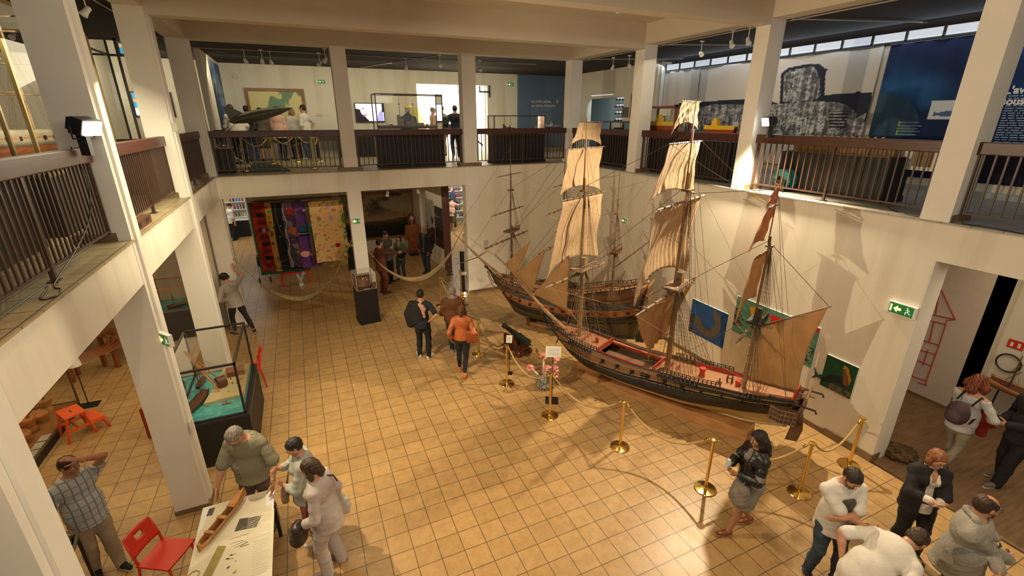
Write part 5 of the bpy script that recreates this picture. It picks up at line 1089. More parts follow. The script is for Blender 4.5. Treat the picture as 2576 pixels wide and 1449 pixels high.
# gallery
GZ = H_
P25 = person('man in a white shirt with a strap bag bending beside the jet model', (.36, 3.5, GZ), 120, 1.78, lean=.35, bulk=1.1, top=dict(mat=WHT, name='shirt', sleeve=.85, hem=.47, loose=.03, e=.02), bottom=dict(mat=BLK, e=.02), hair=dict(mat=H_BROWN), shoes=dict(mat=SHOED), rh=(.26, .1, .9), lh=(-.2, .4, 1.0), eyes=False, head=(0, .5), **DK)
P26 = person('person in a dark jacket and jeans facing the big map painting', (.62, 4.45, GZ), 80, 1.72, top=dict(mat=NAVY, name='jacket', sleeve=.95, e=.02, hem=.47), bottom=dict(mat=JEANS), hair=dict(mat=H_BLACK), shoes=dict(mat=SHOED), eyes=False, **DK)
P27 = person('woman in a taupe coat and patterned skirt before the map painting', (1.00, 4.35, GZ), 100, 1.66, 'f', top=dict(mat=TAUPE, name='coat', sleeve=.9, e=.025, hem=.42), bottom=dict(mat=cloth('dark_pattern', (.10, .07, .06), .6), kind='skirt', hem=.25, name='skirt'), hair=dict(mat=H_BROWN, style='bob'), shoes=dict(mat=SHOED), lh=(-.1, .3, 1.1), eyes=False, **DK)
P28 = person('woman in a pale pink shirt and black trousers leaning toward the painting', (1.50, 4.35, GZ), 70, 1.70, 'f', top=dict(mat=PINK, name='shirt', sleeve=.9, hem=.43, loose=.03, e=.02), bottom=dict(mat=BLK, e=.006), hair=dict(mat=H_DBROWN, style='short'), shoes=dict(mat=SHOED), rf=(.10, -.12, 0), eyes=False, **DK)
P29 = person('blonde woman in a white cardigan between the pink shirt and the white t-shirt', (1.95, 5.0, GZ), 110, 1.66, 'f', top=dict(mat=WHT, name='cardigan', sleeve=.92, hem=.43, loose=.02, e=.02), bottom=dict(mat=BLK), hair=dict(mat=H_BLOND, style='bob'), shoes=dict(mat=SHOED), eyes=False, **DK)
P30 = person('dark-haired man in a white t-shirt and blue jeans in profile at the map painting', (2.32, 4.55, GZ), 150, 1.76, bulk=1.1, top=dict(mat=WHT, name='t_shirt', sleeve=.45, hem=.46, loose=.02), bottom=dict(mat=JEANS), hair=dict(mat=H_BLACK), glasses=True, shoes=dict(mat=SHOEW), rh=(.24, -.05, 1.0), rp=(1, -.4, 0), **DK)
P31 = person('bald old man in a pale shirt standing in the bright doorway', (6.95, 5.2, GZ), 0, 1.74, top=dict(mat=PINK, name='shirt', sleeve=.5, loose=.02), bottom=dict(mat=BEIGE), hair=dict(mat=H_GREY, style='bald'), shoes=dict(mat=SHOED), **DK)
P32 = person('man in a cap and striped shirt with a rucksack on the gallery', (7.05, 4.3, GZ), 110, 1.76, top=dict(mat=STRIPE, name='striped_shirt', sleeve=.9, hem=.45, loose=.02, e=.02), bottom=dict(mat=BEIGE, e=.02), hair=dict(mat=cloth('cap_brown', (.22, .09, .05)), style='cap'), shoes=dict(mat=SHOED), eyes=False, head=(.5, 0), **DK)
extra(P32, 'rucksack', [((0, -.2, 1.2), (.15, .10, .2), 0)], BLK)
P33 = person('person in a dark jacket with a grey bag walking along the gallery', (7.22, 3.2, GZ), 80, 1.76, top=dict(mat=NAVY, name='jacket', sleeve=.95, e=.022, hem=.46), bottom=dict(mat=JEANSD), hair=dict(mat=H_BLACK), shoes=dict(mat=mat('blue_shoe', (.05, .12, .3), .5), sole=SOLE), lf=(-.12, -.15, .03, 0, .4), rf=(.1, .1, 0), eyes=False, lh=(-.3, .1, 1.0), **DK)
bag('grey messenger bag at the side of the person in the dark jacket on the gallery', P33, (-.22, -.02, 1.02), (.18, .06, .17), cloth('bag_olive_grey', (.16, .14, .11)), strap=[(-.2, 0, 1.2), (-.1, -.1, 1.4), (.1, -.05, 1.48)], name='messenger_bag')
# ================================================================== PAINTED SURFACES
def vn(u, v, s=0):
    """smooth lattice noise, 0..1"""
    iu, iv = np.floor(u).astype(int), np.floor(v).astype(int); fu, fv = u-iu, v-iv; fu, fv = fu*fu*(3-2*fu), fv*fv*(3-2*fv)
    h = lambda a, b: (np.sin((a*127.1+b*311.7+s*74.7)) * 43758.5453) % 1.0
    return (h(iu, iv)*(1-fu)+h(iu+1, iv)*fu)*(1-fv)+(h(iu, iv+1)*(1-fu)+h(iu+1, iv+1)*fu)*fv
def fbm(u, v, s=0, o=4): return sum(vn(u*2**k, v*2**k, s+k)/2**k for k in range(o))/sum(1/2**k for k in range(o))
def mixc(c, col, m): m = np.clip(m, 0, 1)[..., None]; return c*(1-m)+np.array(col)*m
def pmask(U, Vv, poly):
    r = np.zeros(U.shape, bool); n = len(poly)
    for i in range(n):
        (x0, y0), (x1, y1) = poly[i], poly[(i+1) % n]
        if y0 == y1: continue
        c = ((y0 > Vv) != (y1 > Vv)) & (U < (x1-x0)*(Vv-y0)/(y1-y0)+x0); r ^= c
    return r.astype(float)
def disc(U, Vv, x, y, r, r2=None): return (((U-x)/r)**2+((Vv-y)/(r2 or r))**2 < 1).astype(float)
def PM(name='painted_surface', rough=.75, emit=0.0):
    if name in _m: return _m[name]
    m = mat(name, (.5, .5, .5), rough); n, l, b = nodes(m); a = n.new('ShaderNodeVertexColor'); a.layer_name = 'Col'; l.new(a.outputs[0], b.inputs['Base Color'])
    if emit: l.new(a.outputs[0], b.inputs['Emission Color']); b.inputs['Emission Strength'].default_value = emit
    return m
def canvas(name, P, fn, nu=120, nv=80, parent=None, m_=None, thick=.0, aspect=None):
    """P(u,v)->point; fn(U,V)->rgb (display values). u across, v up"""
    u = np.linspace(0, 1, nu+1); v = np.linspace(0, 1, nv+1); U, Vv = np.meshgrid(u, v, indexing='ij'); rgb = np.clip(fn(U, Vv), 0, 1)**2.2
    b = MB(); b.grid(P, nu, nv, thick); me = b.mesh(name, m_ or PM(), True if thick else False); at = me.color_attributes.new('Col', 'FLOAT_COLOR', 'POINT')
    c = np.ones(((nu+1)*(nv+1), 4)); c[:, :3] = rgb.reshape(-1, 3); c = np.concatenate([c, c]) if thick else c
    at.data.foreach_set('color', c.astype(np.float32).ravel()); o = bpy.data.objects.new(name, me); C.objects.link(o); o.parent = parent; return o
full = lambda U, c: np.broadcast_to(np.array(c, dtype=float), U.shape+(3,)).copy()
def wall_pic(name, label, cat, axis, d, a0, a1, z0, z1, fn, frame=None, fw_=.08, depth=.05, nu=120, nv=80, group=None, sgn=-1):
    """picture on a wall plane; axis 'y': wall faces -Y at y=d, 'x': wall faces -X at x=d (sgn=-1)"""
    if axis == 'y': t = thing(name, label, cat, ((a0+a1)/2, d, z0), 0, group); W2 = abs(a1-a0)/2; P = lambda u, v: (-W2+2*W2*u, sgn*(depth*.6), (z1-z0)*v)
    else: t = thing(name, label, cat, (d, (a0+a1)/2, z0), math.pi/2 if sgn > 0 else -math.pi/2, group); W2 = abs(a1-a0)/2; P = lambda u, v: (-W2+2*W2*u, -(depth*.6), (z1-z0)*v)
    canvas('picture', P, fn, nu, nv, t)
    if frame is not None:
        b = MB(); h_ = z1-z0
        for (x0, x1, y0, y1) in ((-W2-fw_, W2+fw_, -fw_, 0), (-W2-fw_, W2+fw_, h_, h_+fw_), (-W2-fw_, -W2, 0, h_), (W2, W2+fw_, 0, h_)): b.box(x0, x1, -depth, 0, y0, y1)
        obj('frame', b, frame, t)
    b = MB(); b.box(-W2, W2, -depth*.55, -.001, 0, z1-z0); obj('backing', b, BLACK if frame is not None else WHITE, t); return t
FRAMEW = mat('frame_wood', (.26, .10, .025), .4, var=.3, vs=5); FRAMEG = mat('frame_gilt', (.42, .22, .05), .35, var=.3, vs=8); FRAMEP = mat('frame_pine', (.55, .36, .16), .5)

# ================================================================== RAILINGS
def railing(label, a, b_, label_cat='railing', n=None, group=None):
    a, b_ = Vector(a), Vector(b_); L = (b_-a).length; ang = math.atan2((b_-a).y, (b_-a).x); t = thing('gallery_railing', label, 'railing', (a.x, a.y, H_), ang, 'railings between the gallery columns')
    q = MB(); q.box(0, L, -.045, .045, .90, 1.06); me = bevel(q.mesh('handrail', WOOD_RAIL), .012); obj('handrail', me, None, t)
    q = MB(); q.box(.04, L-.04, -.012, .012, .115, .14); obj('bottom_rail', q, BROWN_METAL, t)
    q = MB(); q.box(-.011, .011, -.008, .008, .13, .905); me = q.mesh('baluster', BROWN_METAL); n = n or int(L/.118)
    for i in range(n): o = bpy.data.objects.new('baluster', me); C.objects.link(o); o.parent = t; o.location = (.08+(L-.16)*i/(n-1), 0, 0)
    for k in (.5,):
        q = MB(); q.box(L*k-.018, L*k+.018, -.02, .02, 0, .90); q.box(L*k-.05, L*k+.05, -.04, .04, 0, .015); obj('post', q, BROWN_METAL, t)
    for x in (.05, L-.05): q = MB(); q.box(x-.016, x+.016, -.016, .016, .10, .90); obj('post', q, BROWN_METAL, t)
    return t
railing('brown railing before the jet model at the back gallery', (.02, .16, 0), (3.03, .16, 0)); railing('brown railing before the grey warship showcase', (3.40, .16, 0), (6.46, .16, 0)); railing('brown railing before the low boat showcase and the blue text wall', (6.87, .16, 0), (9.98, .16, 0))
railing('brown railing of the right gallery nearest its back corner', (10.17, -3.10, 0), (10.17, .02, 0)); railing('brown railing before the yellow and red boat hulls', (10.17, -6.60, 0), (10.17, -3.456, 0)); railing('brown railing under the lit flood lamp on the right gallery', (10.17, -9.955, 0), (10.17, -6.90, 0)); railing('brown railing at the right edge, before the blue panel of text', (10.17, -13.9, 0), (10.17, -10.30, 0))
railing('brown railing of the left gallery nearest the back corner', (-.17, 0, 0), (-.17, -3.10, 0), n=30); railing('brown railing of the left gallery, middle bay beside the cables', (-.17, -3.456, 0), (-.17, -6.60, 0), n=32); railing('brown railing nearest the camera with a flood lamp clamped on it', (-.17, -6.90, 0), (-.17, -10.0, 0), n=32)

# ================================================================== ROPE BARRIER
def lerp3(a, b_, k): return Vector(a).lerp(Vector(b_), k)
post0 = None
def stanchion(x, y, label, base=BRASS, z=0, group='brass rope posts'):
    t = thing('rope_post', label, 'rope post', (x, y, z), 0, group)
    q = MB(); q.lathe([(.165, 0), (.168, .008), (.160, .018), (.06, .028), (.032, .034)], 32); obj('base_plate', q, base, t, 40)
    q = MB(); q.lathe([(.024, .03), (.024, .90)], 16); obj('pole', q, base, t, 40); q = MB(); q.lathe([(.026, .02), (.032, .05), (.027, .11)], 16); obj('collar', q, base, t, 40)
    q = MB(); q.lathe([(.028, .89), (.030, .90), (.046, .912), (.050, .922), (.046, .934), (.02, .940)], 20); obj('cap', q, base, t, 40); return t
ROPEB = mat('braided_rope', (.50, .33, .12), .7, bump=.4, bs=60)
def rope(a, b_, sag, label, m_=None, r=.0155, cat='rope', hooks=BRASS, group='barrier ropes', twist=True, name='barrier_rope'):
    a, b_ = Vector(a), Vector(b_); t = thing(name, label, cat, a, 0, group); d = b_-a; N = 40
    P = [d*(i/N)-Vector((0, 0, 4*sag*(i/N)*(1-i/N))) for i in range(N+1)]
    u = Vector((-d.y, d.x, 0)).normalized(); q = MB()
    if twist:
        for ph in (0, 2.094, 4.189):
            pts = []
            for i in range(161):
                k = i/160; j = min(N-1, int(k*N)); p = P[j].lerp(P[j+1], k*N-j); tg = (P[j+1]-P[j]).normalized(); w_ = tg.cross(u).normalized(); an = ph+k*d.length*2*math.pi/.075; pts.append(p+(u*math.cos(an)+w_*math.sin(an))*r*.5)
            q.tube(pts, r*.62, 6)
    else: q.tube(P, r, 8)
    obj('cord', q, m_ or ROPEB, t, True)
    for k, s in ((0, 1), (N, -1)):
        q = MB(); q.tube([P[k], P[k+s], P[k+2*s]], [.011, .02, .019], 10); obj('hook', q, hooks, t, True)
    return t
SP = [(5.32, -.69), (6.12, -.22), (5.31, -4.05), (5.40, -5.57), (5.70, -6.97), (6.39, -8.28), (7.01, -9.63), (8.27, -10.28), (9.60, -10.20)]
LB = ['brass rope post in the back, beside the right hammock', 'brass rope post next to the black stand at the back wall end', 'brass rope post right behind the woman in the orange jacket', 'brass rope post nearest the small cannon', 'brass rope post in front of the red and white flower sculpture', 'brass rope post before the middle of the large ship hull', 'brass rope post between the ship hull and the long-haired woman', 'brass rope post behind the bearded man in the printed t-shirt', 'brass rope post standing against the right wall corner']
for (x, y), l in zip(SP, LB): stanchion(x, y, l)
RL = [(0, 1, .30, 'rope between the two posts beside the right hammock'), (0, 2, .30, 'rope running behind the three visitors seen from behind'), (2, 3, .33, 'rope hanging before the small cannon'), (3, 4, .36, 'rope hanging left of the flower sculpture'), (4, 5, .36, 'rope hanging before the bow of the large ship'), (5, 6, .36, 'rope hanging before the middle of the large ship'), (6, 7, .34, 'rope hanging behind the long-haired woman'), (7, 8, .34, 'rope rising to the post at the right wall')]
for i, j, s, l in RL:
    a, b_ = Vector((*SP[i], .915)), Vector((*SP[j], .915)); dd = (b_-a).normalized()*.055; rope(a+dd, b_-dd, s, l)

# ================================================================== THINGS BY THE SHIPS
IRON = mat('cannon_iron', (.022, .030, .024), .32, .3, var=.3, vs=8); CARR = mat('carriage_wood', (.12, .035, .015), .45, var=.35, vs=8)
can = thing('cannon', 'small dark green cannon on a red-brown wooden carriage beside the rope', 'cannon', (6.22, -4.28, 0), math.atan2(-.98, .25))
M_ = Matrix.Translation((0, 0, .42)) @ Matrix.Rotation(math.pi/2+.30, 4, 'Y') @ Matrix.Translation((0, 0, -.52)) if 0 else Matrix.Translation((.02, 0, .44)) @ Matrix.Rotation(-math.pi/2+.12, 4, 'Y')
q = MB(); q.lathe([(.02, -.52), (.035, -.50), (.02, -.46), (.07, -.44), (.098, -.42), (.098, -.38), (.088, -.36), (.082, -.12), (.086, -.10), (.086, -.06), (.072, -.04), (.062, .26), (.052, .44), (.060, .46), (.070, .50), (.066, .54), (.045, .545), (.032, .54)], 24, (0, 0, 0), M_); obj('barrel', q, IRON, can, 35)
q = MB(); q.cyl((-.02, -.15, .42), (-.02, .15, .42), .022); obj('trunnion', q, IRON, can, 40)
for sg in (-1, 1):
    q = MB(); q.prism([(-.34, .10), (.42, .10), (.44, .18), (.30, .20), (.28, .26), (.16, .27), (.14, .34), (.04, .36), (.02, .42), (-.30, .42), (-.34, .36)], sg*.12-.02, sg*.12+.02, Matrix(((1, 0, 0, 0), (0, 0, 1, 0), (0, 1, 0, 0), (0, 0, 0, 1)))); obj('carriage_cheek', q, CARR, can)
    for x in (-.24, .28): q = MB(); q.tube([(x, sg*.15, .075), (x, sg*.21, .075)], .075, 16); obj('truck_wheel', q, CARR, can, 40)
    q = MB(); q.tube([(.20, sg*.15, .30), (.26, sg*.2, .22), (.34, sg*.18, .24)], .014, 6); obj('iron_ring', q, BLACKM, can)
for x in (-.24, .28): q = MB(); q.box(x-.035, x+.035, -.17, .17, .04, .11); obj('axle', q, CARR, can)
q = MB(); q.box(.1, .36, -.1, .1, .17, .20); obj('bed', q, CARR, can)
PAPER = mat('card_white', (.62, .60, .55), .6)
def text_rows(parent, M, w_, h_, rows, m_, lead=None):
    """small print as thin dark bars, one sheet of lines"""
    q = MB(); rnd = random.Random(rows)
    for i in range(rows):
        y = h_/2-h_*(i+.7)/rows; x = -w_/2; e = w_/2*(1 if i % 5 != 4 else .2)
        while x < e-.01*w_:
            ln = rnd.uniform(.03, .12)*w_; x2 = min(x+ln, e); q.add([M @ Vector(p) for p in ((x, y, 0), (x2, y, 0), (x2, y+h_*.36/rows, 0), (x, y+h_*.36/rows, 0))], [(0, 1, 2, 3)]); x = x2+.018*w_
    o = obj('small_print', q, m_, parent); o['kind'] = 'stuff'; return o
INK = mat('print_ink', (.06, .05, .05), .7)
def sign_stand(label, x, y, h_, rz, w_=.30, d=.22, tilt=.75, base=.26, red=None):
    t = thing('sign_stand', label, 'sign stand', (x, y, 0), rz); q = MB(); q.box(-base/2, base/2, -base/2, base/2, 0, .008); obj('base_plate', q, BLACKM, t); q = MB(); q.cyl((0, 0, 0), (0, 0, h_), .008, n=8); obj('pole', q, BLACKM, t)
    M = Matrix.Translation((0, 0, h_)) @ Matrix.Rotation(tilt, 4, 'X'); q = MB(); q.box(-w_/2, w_/2, -d/2, d/2, -.004, .004, M); c = obj('card', q, PAPER, t); text_rows(c, M @ Matrix.Translation((0, 0, .006)), w_*.8, d*.7, 8, mat('grey_ink', (.30, .28, .25), .7))
    return t
sign_stand('white information card on a thin black stand behind the flower sculpture', 5.98, -6.54, 1.12, R(-28), red=1)
sign_stand('small white card on a low stand before the cannon', 5.62, -5.20, .86, R(-30), .13, .17, .9, .14)
sign_stand('small white card on a stand at the end of the back wall', 6.02, -.9, 1.02, R(-30), .16, .12, .6, .16)
fl = thing('flower_sculpture', 'sculpture of red and white pompom flowers rising from a crumpled newspaper base', 'sculpture', (6.06, -6.02, 0))
s = SDF(.03); s.ell((-.02, .02, .16), (.16, .15, .16)).ell((.05, -.02, .07), (.19, .16, .09)); s.noise = lambda X, Y, Z: .022*np.sin(X*70+Z*40)*np.sin(Y*60+Z*55)+.012*np.sin(X*150)*np.sin(Z*130); sobj('newspaper_base', s, .011, mat('newspaper', (.50, .47, .40), .8, col2=(.10, .09, .08), vs=30), fl)
PET = mat('crepe_red', (.62, .03, .05), .7, col2=(.72, .50, .40), vs=9); STEM = mat('crepe_white', (.66, .58, .46), .7, bump=.5, bs=40)
for k, (x, y, z, bx) in enumerate(((-.30, .03, .52, -.08), (.02, .06, .70, 0), (.06, -.04, .46, .02), (.28, -.02, .60, .08), (.22, -.10, .44, .06), (.20, -.12, .32, .05))):
    q = MB(); q.tube([(bx, 0, .26), (bx*.5+x*.5, y*.5, .30+.4*(z-.3)), (x, y, z)], [.035, .028, .02], 8); st = obj('stem', q, STEM, fl, True)
    s = SDF(.008); rnd = random.Random(k)
    for i in range(16):
        a_, e_ = rnd.uniform(0, 6.28), rnd.uniform(-.8, 1.4); s.ell((x+.06*math.cos(a_)*math.cos(e_), y+.06*math.sin(a_)*math.cos(e_), z+.05*math.sin(e_)), (.034, .034, .026))
    s.noise = lambda X, Y, Z: .006*np.sin(X*140+Z*60)*np.sin(Y*130+Z*90); sobj('blossom', s, .007, PET, fl)
# black stand next to the back wall end with a white cone lamp and cloth
t = thing('black_stand', 'tall narrow black stand at the end of the back wall', 'stand', (6.36, .35, 0)); q = MB(); q.box(-.05, .07, -.05, .05, 0, 1.35); obj('column_body', q, BLACK, t); q = MB(); q.box(-.09, .11, -.09, .09, 0, .02); obj('foot', q, BLACKM, t)
t = thing('lamp', 'small glowing lamp on the floor by the black stand', 'lamp', (6.28, -.12, 0)); q = MB(); q.lathe([(.03, 0), (.03, .02), (.02, .03)], 12); obj('lamp_base', q, BLACKM, t); q = MB(); q.ball((0, 0, .07), .045, 10); obj('bulb', q, mat('lamp_glow', (1, .85, .6), .5, emit=9, ecol=(1, .8, .5)), t, True)

# pedestal showcase in front of the column
def glass_box(t, x0, x1, y0, y1, z0, z1, fr=None, r=.008, top=True, pane='glass_cover', verts=True):
    q = MB(); q.add([(x, y, z) for z in (z0, z1) for x, y in ((x0, y0), (x1, y0), (x1, y1), (x0, y1))], [(0, 1, 5, 4), (1, 2, 6, 5), (2, 3, 7, 6), (3, 0, 4, 7)]+([(4, 5, 6, 7)] if top else [])); g = obj(pane, q, GLASS, t)
    if fr is not None:
        q = MB(); e = r
        for (a, b_) in (((x0, y0), (x1, y0)), ((x1, y0), (x1, y1)), ((x1, y1), (x0, y1)), ((x0, y1), (x0, y0))):
            for z in (z0, z1): q.box(min(a[0], b_[0])-e, max(a[0], b_[0])+e, min(a[1], b_[1])-e, max(a[1], b_[1])+e, z-e, z+e)
        if verts:
            for x in (x0, x1):
                for y in (y0, y1): q.box(x-e, x+e, y-e, y+e, z0, z1)
        obj('frame', q, fr, t)
    return g
t = thing('showcase', 'small glass showcase on a tall black plinth before the middle back column', 'showcase', (3.13, -.86, 0), R(6))
q = MB(); q.box(-.27, .27, -.27, .27, 0, 1.0); q.box(-.285, .285, -.285, .285, 0, .07); obj('plinth', q, BLACK, t)
q = MB(); q.box(-.275, .275, -.275, .275, 1.0, 1.012); obj('shelf', q, CARR, t); glass_box(t, -.262, .262, -.262, .262, 1.012, 1.46, mat('acrylic_edge', (.62, .6, .52), .3), .004)
t = thing('relic_board', 'brown wooden board with a round metal relic inside the plinth showcase', 'relic', (3.14, -.88, 1.012), R(6)); q = MB(); M_ = Matrix.Translation((0, .08, .20)) @ Matrix.Rotation(-.25, 4, 'X'); q.box(-.19, .17, -.02, .02, -.19, .17, M_); obj('board', q, mat('relic_wood', (.22, .08, .02), .5, var=.3, vs=6), t)
q = MB(); q.tube([M_ @ Vector((.02+.06*math.cos(a_), -.035, .045*math.sin(a_))) for a_ in [2*math.pi*i/16 for i in range(16)]], .015, 6, True); obj('metal_ring', q, CHROME, t, True)
t = thing('caption_card', 'small white caption card at the foot of the relic board', 'card', (3.16, -1.07, 1.016), R(6)); q = MB(); q.box(-.07, .07, -.02, .02, 0, .006); obj('card', q, PAPER, t)

# hammocks
NET = mat('hammock_canvas', (.30, .22, .10), .8, var=.25, vs=12, bump=.5, bs=30)
def hammock(label, a, b_, low, cu=(.16, .84), wid=.34, m_=NET):
    t = thing('hammock', label, 'hammock', a, 0, 'hammocks strung at the back opening'); a, b_ = Vector(a), Vector(b_); d = b_-a
    def mid(k): z = a.z+(b_.z-a.z)*k; s = (min(a.z, b_.z)-low)+abs(a.z-b_.z)*.25; return d*k-Vector((0, 0, 4*s*k*(1-k)))
    k0, k1 = cu; e0, e1 = mid(k0), mid(k1)
    q = MB()
    def fn(u, v):
        k = k0+(k1-k0)*u; p = mid(k); w_ = wid*math.sin(math.pi*min(max(u, .03), .97))**.55; x = (v-.5)*2
        return (p.x, p.y+x*w_*.5, p.z+.0+.20*w_*(x*x)+.012*math.sin(v*20+u*3))
    q.grid(fn, 30, 12, .006); obj('canvas_bed', q, m_, t, True)
    for (c, k) in ((Vector((0, 0, 0)), k0), (d, k1)):
        q = MB(); e = mid(k+(.01 if k < .5 else -.01)); jn = c.lerp(e, .45); q.tube([c, jn], .010, 6); [q.tube([jn, e+Vector((0, o, abs(o)*.4))], .004, 4) for o in (-.05, -.03, 0, .03, .05)]; q.ball(jn, .024, 8); q.ball(c, .02, 8); obj('suspension_rope', q, mat('hemp', (.36, .24, .10), .8), t)
    return t
hammock('brown hammock hanging low from the left wall corner to the middle column', (.03, .02, 1.95), (3.0, .12, 2.10), .50)
hammock('pale hammock hanging from the middle column to the back wall end', (3.41, .1, 1.80), (6.44, .1, 2.3), .52, (.10, .86), .36, mat('hammock_pale', (.42, .32, .16), .8, var=.2, vs=12, bump=.5, bs=30))
q = MB()
t = thing('rolled_netting', 'heap of rolled brown netting on the floor by the right opening', 'netting', (10.62, -10.42, 0)); s = SDF(.03); s.ell((0, 0, .07), (.26, .22, .11)).ell((-.08, .10, .12), (.16, .14, .09)); s.noise = lambda X, Y, Z: .016*np.sin(X*40+Z*70+2*np.sin(Y*20))*np.sin(Y*45+X*20); sobj('netting_heap', s, .012, mat('netting', (.15, .095, .035), .9, col2=(.03, .018, .008), vs=22), t)

# ================================================================== BACK ROOM
t_cloths = [('orange cloth painted with rows of bottles, leftmost of the hanging cloths', 628, 672), ('yellow cloth painted with coloured dots', 664, 690), ('black cloth painted with a white arc and stars', 680, 735), ('purple and grey cloth with painted shapes', 704, 752), ('violet cloth with a pale star and striped flowers', 736, 788), ('green and brown floral cloth', 766, 800), ('large cream cloth covered in flowers and figures, rightmost of the hanging cloths', 776, 862)]
def c_orange(U, Vv):
    c = full(U, (.62, .19, .08)); c = mixc(c, (.5, .12, .06), fbm(U*6, Vv*20, 3) > .55)
    for k in range(9): y = .93-.105*k; c = mixc(c, (.12, .06, .05) if k % 2 else (.35, .09, .06), ((abs(Vv-y) < .030) & (U > .25) & (U < .72)) | ((abs(Vv-y) < .012) & (U >= .7) & (U < .88)))
    return mixc(c, (.55, .5, .5), ((abs(Vv-.61) < .028) & (U > .42) & (U < .66)))
def c_dots(U, Vv):
    c = full(U, (.72, .52, .22)); rnd = random.Random(4)
    for k in range(26): c = mixc(c, rnd.choice([(.3, .35, .45), (.6, .2, .1), (.35, .5, .2), (.8, .4, .15), (.25, .12, .1)]), disc(U, Vv, rnd.random(), rnd.random(), .14, .022))
    return c
def c_black(U, Vv):
    c = full(U, (.09, .08, .09)); c = mixc(c, (.42, .40, .45), (abs(np.hypot((U-1.1)/1.0, (Vv-.85)/.55)-.95) < .012)); c = mixc(c, (.3, .28, .32), abs(np.hypot((U-.6)/.6, (Vv-.1)/.06)-1) < .06)
    for x, y in ((.3, .66), (.55, .42), (.8, .7), (.4, .22), (.7, .3), (.2, .5)): c = mixc(c, (.9, .88, .85), disc(U, Vv, x, y, .02, .004))
    return c
def c_purple(U, Vv):
    c = full(U, (.27, .17, .26)); n = fbm(U*3, Vv*12, 8); c = mixc(c, (.45, .38, .42), n > .56); c = mixc(c, (.16, .30, .28), n < .38)
    c = mixc(c, (.55, .16, .14), disc(U, Vv, .45, .86, .28, .05)); c = mixc(c, (.62, .32, .22), disc(U, Vv, .55, .57, .4, .06)); c = mixc(c, (.7, .35, .18), disc(U, Vv, .7, .24, .2, .03)); return mixc(c, (.62, .58, .55), abs(U-.12-.05*np.sin(Vv*20)) < .03)
def c_violet(U, Vv):
    c = full(U, (.34, .20, .44)); c = mixc(c, (.55, .25, .35), fbm(U*9, Vv*30, 2) > .68); c = mixc(c, (.08, .06, .09), disc(U, Vv, .42, .84, .3, .03)*(np.sin(np.arctan2((Vv-.84)*9, U-.42)*11) > -.2)); c = mixc(c, (.85, .78, .6), disc(U, Vv, .62, .87, .2, .026)*(np.sin(np.arctan2((Vv-.87)*8, U-.62)*6) > 0))
    c = mixc(c, (.10, .30, .42), disc(U, Vv, .4, .60, .45, .05)); c = mixc(c, (.07, .06, .07), (abs(Vv-.52) < .035) & (U > .1)); c = mixc(c, (.8, .76, .7), (abs(Vv-.53) < .004))
    c = mixc(c, (.8, .15, .12), disc(U, Vv, .25, .22, .25, .045)); c = mixc(c, (.9, .85, .8), disc(U, Vv, .25, .22, .25, .045)*(np.sin(U*60+Vv*160) > 0)); return mixc(c, (.75, .70, .62), disc(U, Vv, .75, .2, .24, .05)*(fbm(U*12, Vv*40, 3) > .45))
def c_green(U, Vv):
    n = fbm(U*4, Vv*14, 5); c = full(U, (.36, .31, .20)); c = mixc(c, (.16, .34, .26), n > .55); c = mixc(c, (.55, .16, .12), n < .33); c = mixc(c, (.28, .52, .42), disc(U, Vv, .5, .64, .45, .045)); return mixc(c, (.30, .18, .26), Vv < .16)
def c_flowers(U, Vv):
    c = full(U, (.86, .70, .46)); rnd = random.Random(9); pal = [(.72, .12, .12), (.85, .35, .4), (.12, .42, .30), (.45, .3, .55), (.85, .5, .15), (.3, .5, .5), (.55, .15, .3), (.35, .6, .25)]
    for k in range(130):
        x, y = rnd.random(), rnd.random(); e = rnd.random()
        if .25 < x < .8 and .25 < y < .85 and e < .55: continue
        r_ = rnd.uniform(.018, .055); cc = rnd.choice(pal); an = np.arctan2((Vv-y)*1.9, U-x); rr = np.hypot(U-x, (Vv-y)*1.9); c = mixc(c, cc, rr < r_*(.7+.3*np.sin(an*5))); c = mixc(c, (.9, .8, .4), rr < r_*.28)
    for (x, y, w_, h_) in ((.42, .82, .09, .045), (.36, .25, .10, .05)): c = mixc(c, (.88, .68, .5), disc(U, Vv, x, y, w_, h_)); c = mixc(c, (.8, .6, .2), disc(U, Vv, x-.05, y+.015, w_*.8, h_*.9)*(1-disc(U, Vv, x, y, w_, h_)))
    c = mixc(c, (.70, .60, .72), disc(U, Vv, .55, .90, .07, .035)+disc(U, Vv, .60, .72, .06, .05)); c = mixc(c, (.72, .08, .10), disc(U, Vv, .68, .27, .09, .035)); c = mixc(c, (.55, .12, .35), disc(U, Vv, .72, .85, .07, .03)*(np.sin(np.arctan2(Vv-.85, (U-.72)*.5)*6) > 0))
    return mixc(c, (.25, .52, .20), (U > .9)*(fbm(U*20, Vv*30, 1) > .42))
for k, ((lab, xa, xb), fn) in enumerate(zip(t_cloths, (c_orange, c_dots, c_black, c_purple, c_violet, c_green, c_flowers))):
    Y = 2.9-.07*k; a = ony(xa, 515, Y); b_ = ony(xb, 513 if k else 515, Y); zt, zb = 2.93, (.70, .66, .72, .78, .74, .86, .90)[k]; t = thing('painted_cloth', lab, 'cloth', (a.x, Y, zb), 0, 'painted cloths hanging in a row'); W2 = b_.x-a.x
    canvas('cloth_panel', (lambda W2, k, zt, zb: lambda u, v: (W2*u+.01*math.sin(v*6+k), .02*math.sin(u*5+k)+.03*(1-v)*math.sin(u*9+2*k), (zt-zb)*v))(W2, k, zt, zb), fn, 60 if k < 6 else 110, 130, t, PM('painted_cloth_surface', .9), .004)
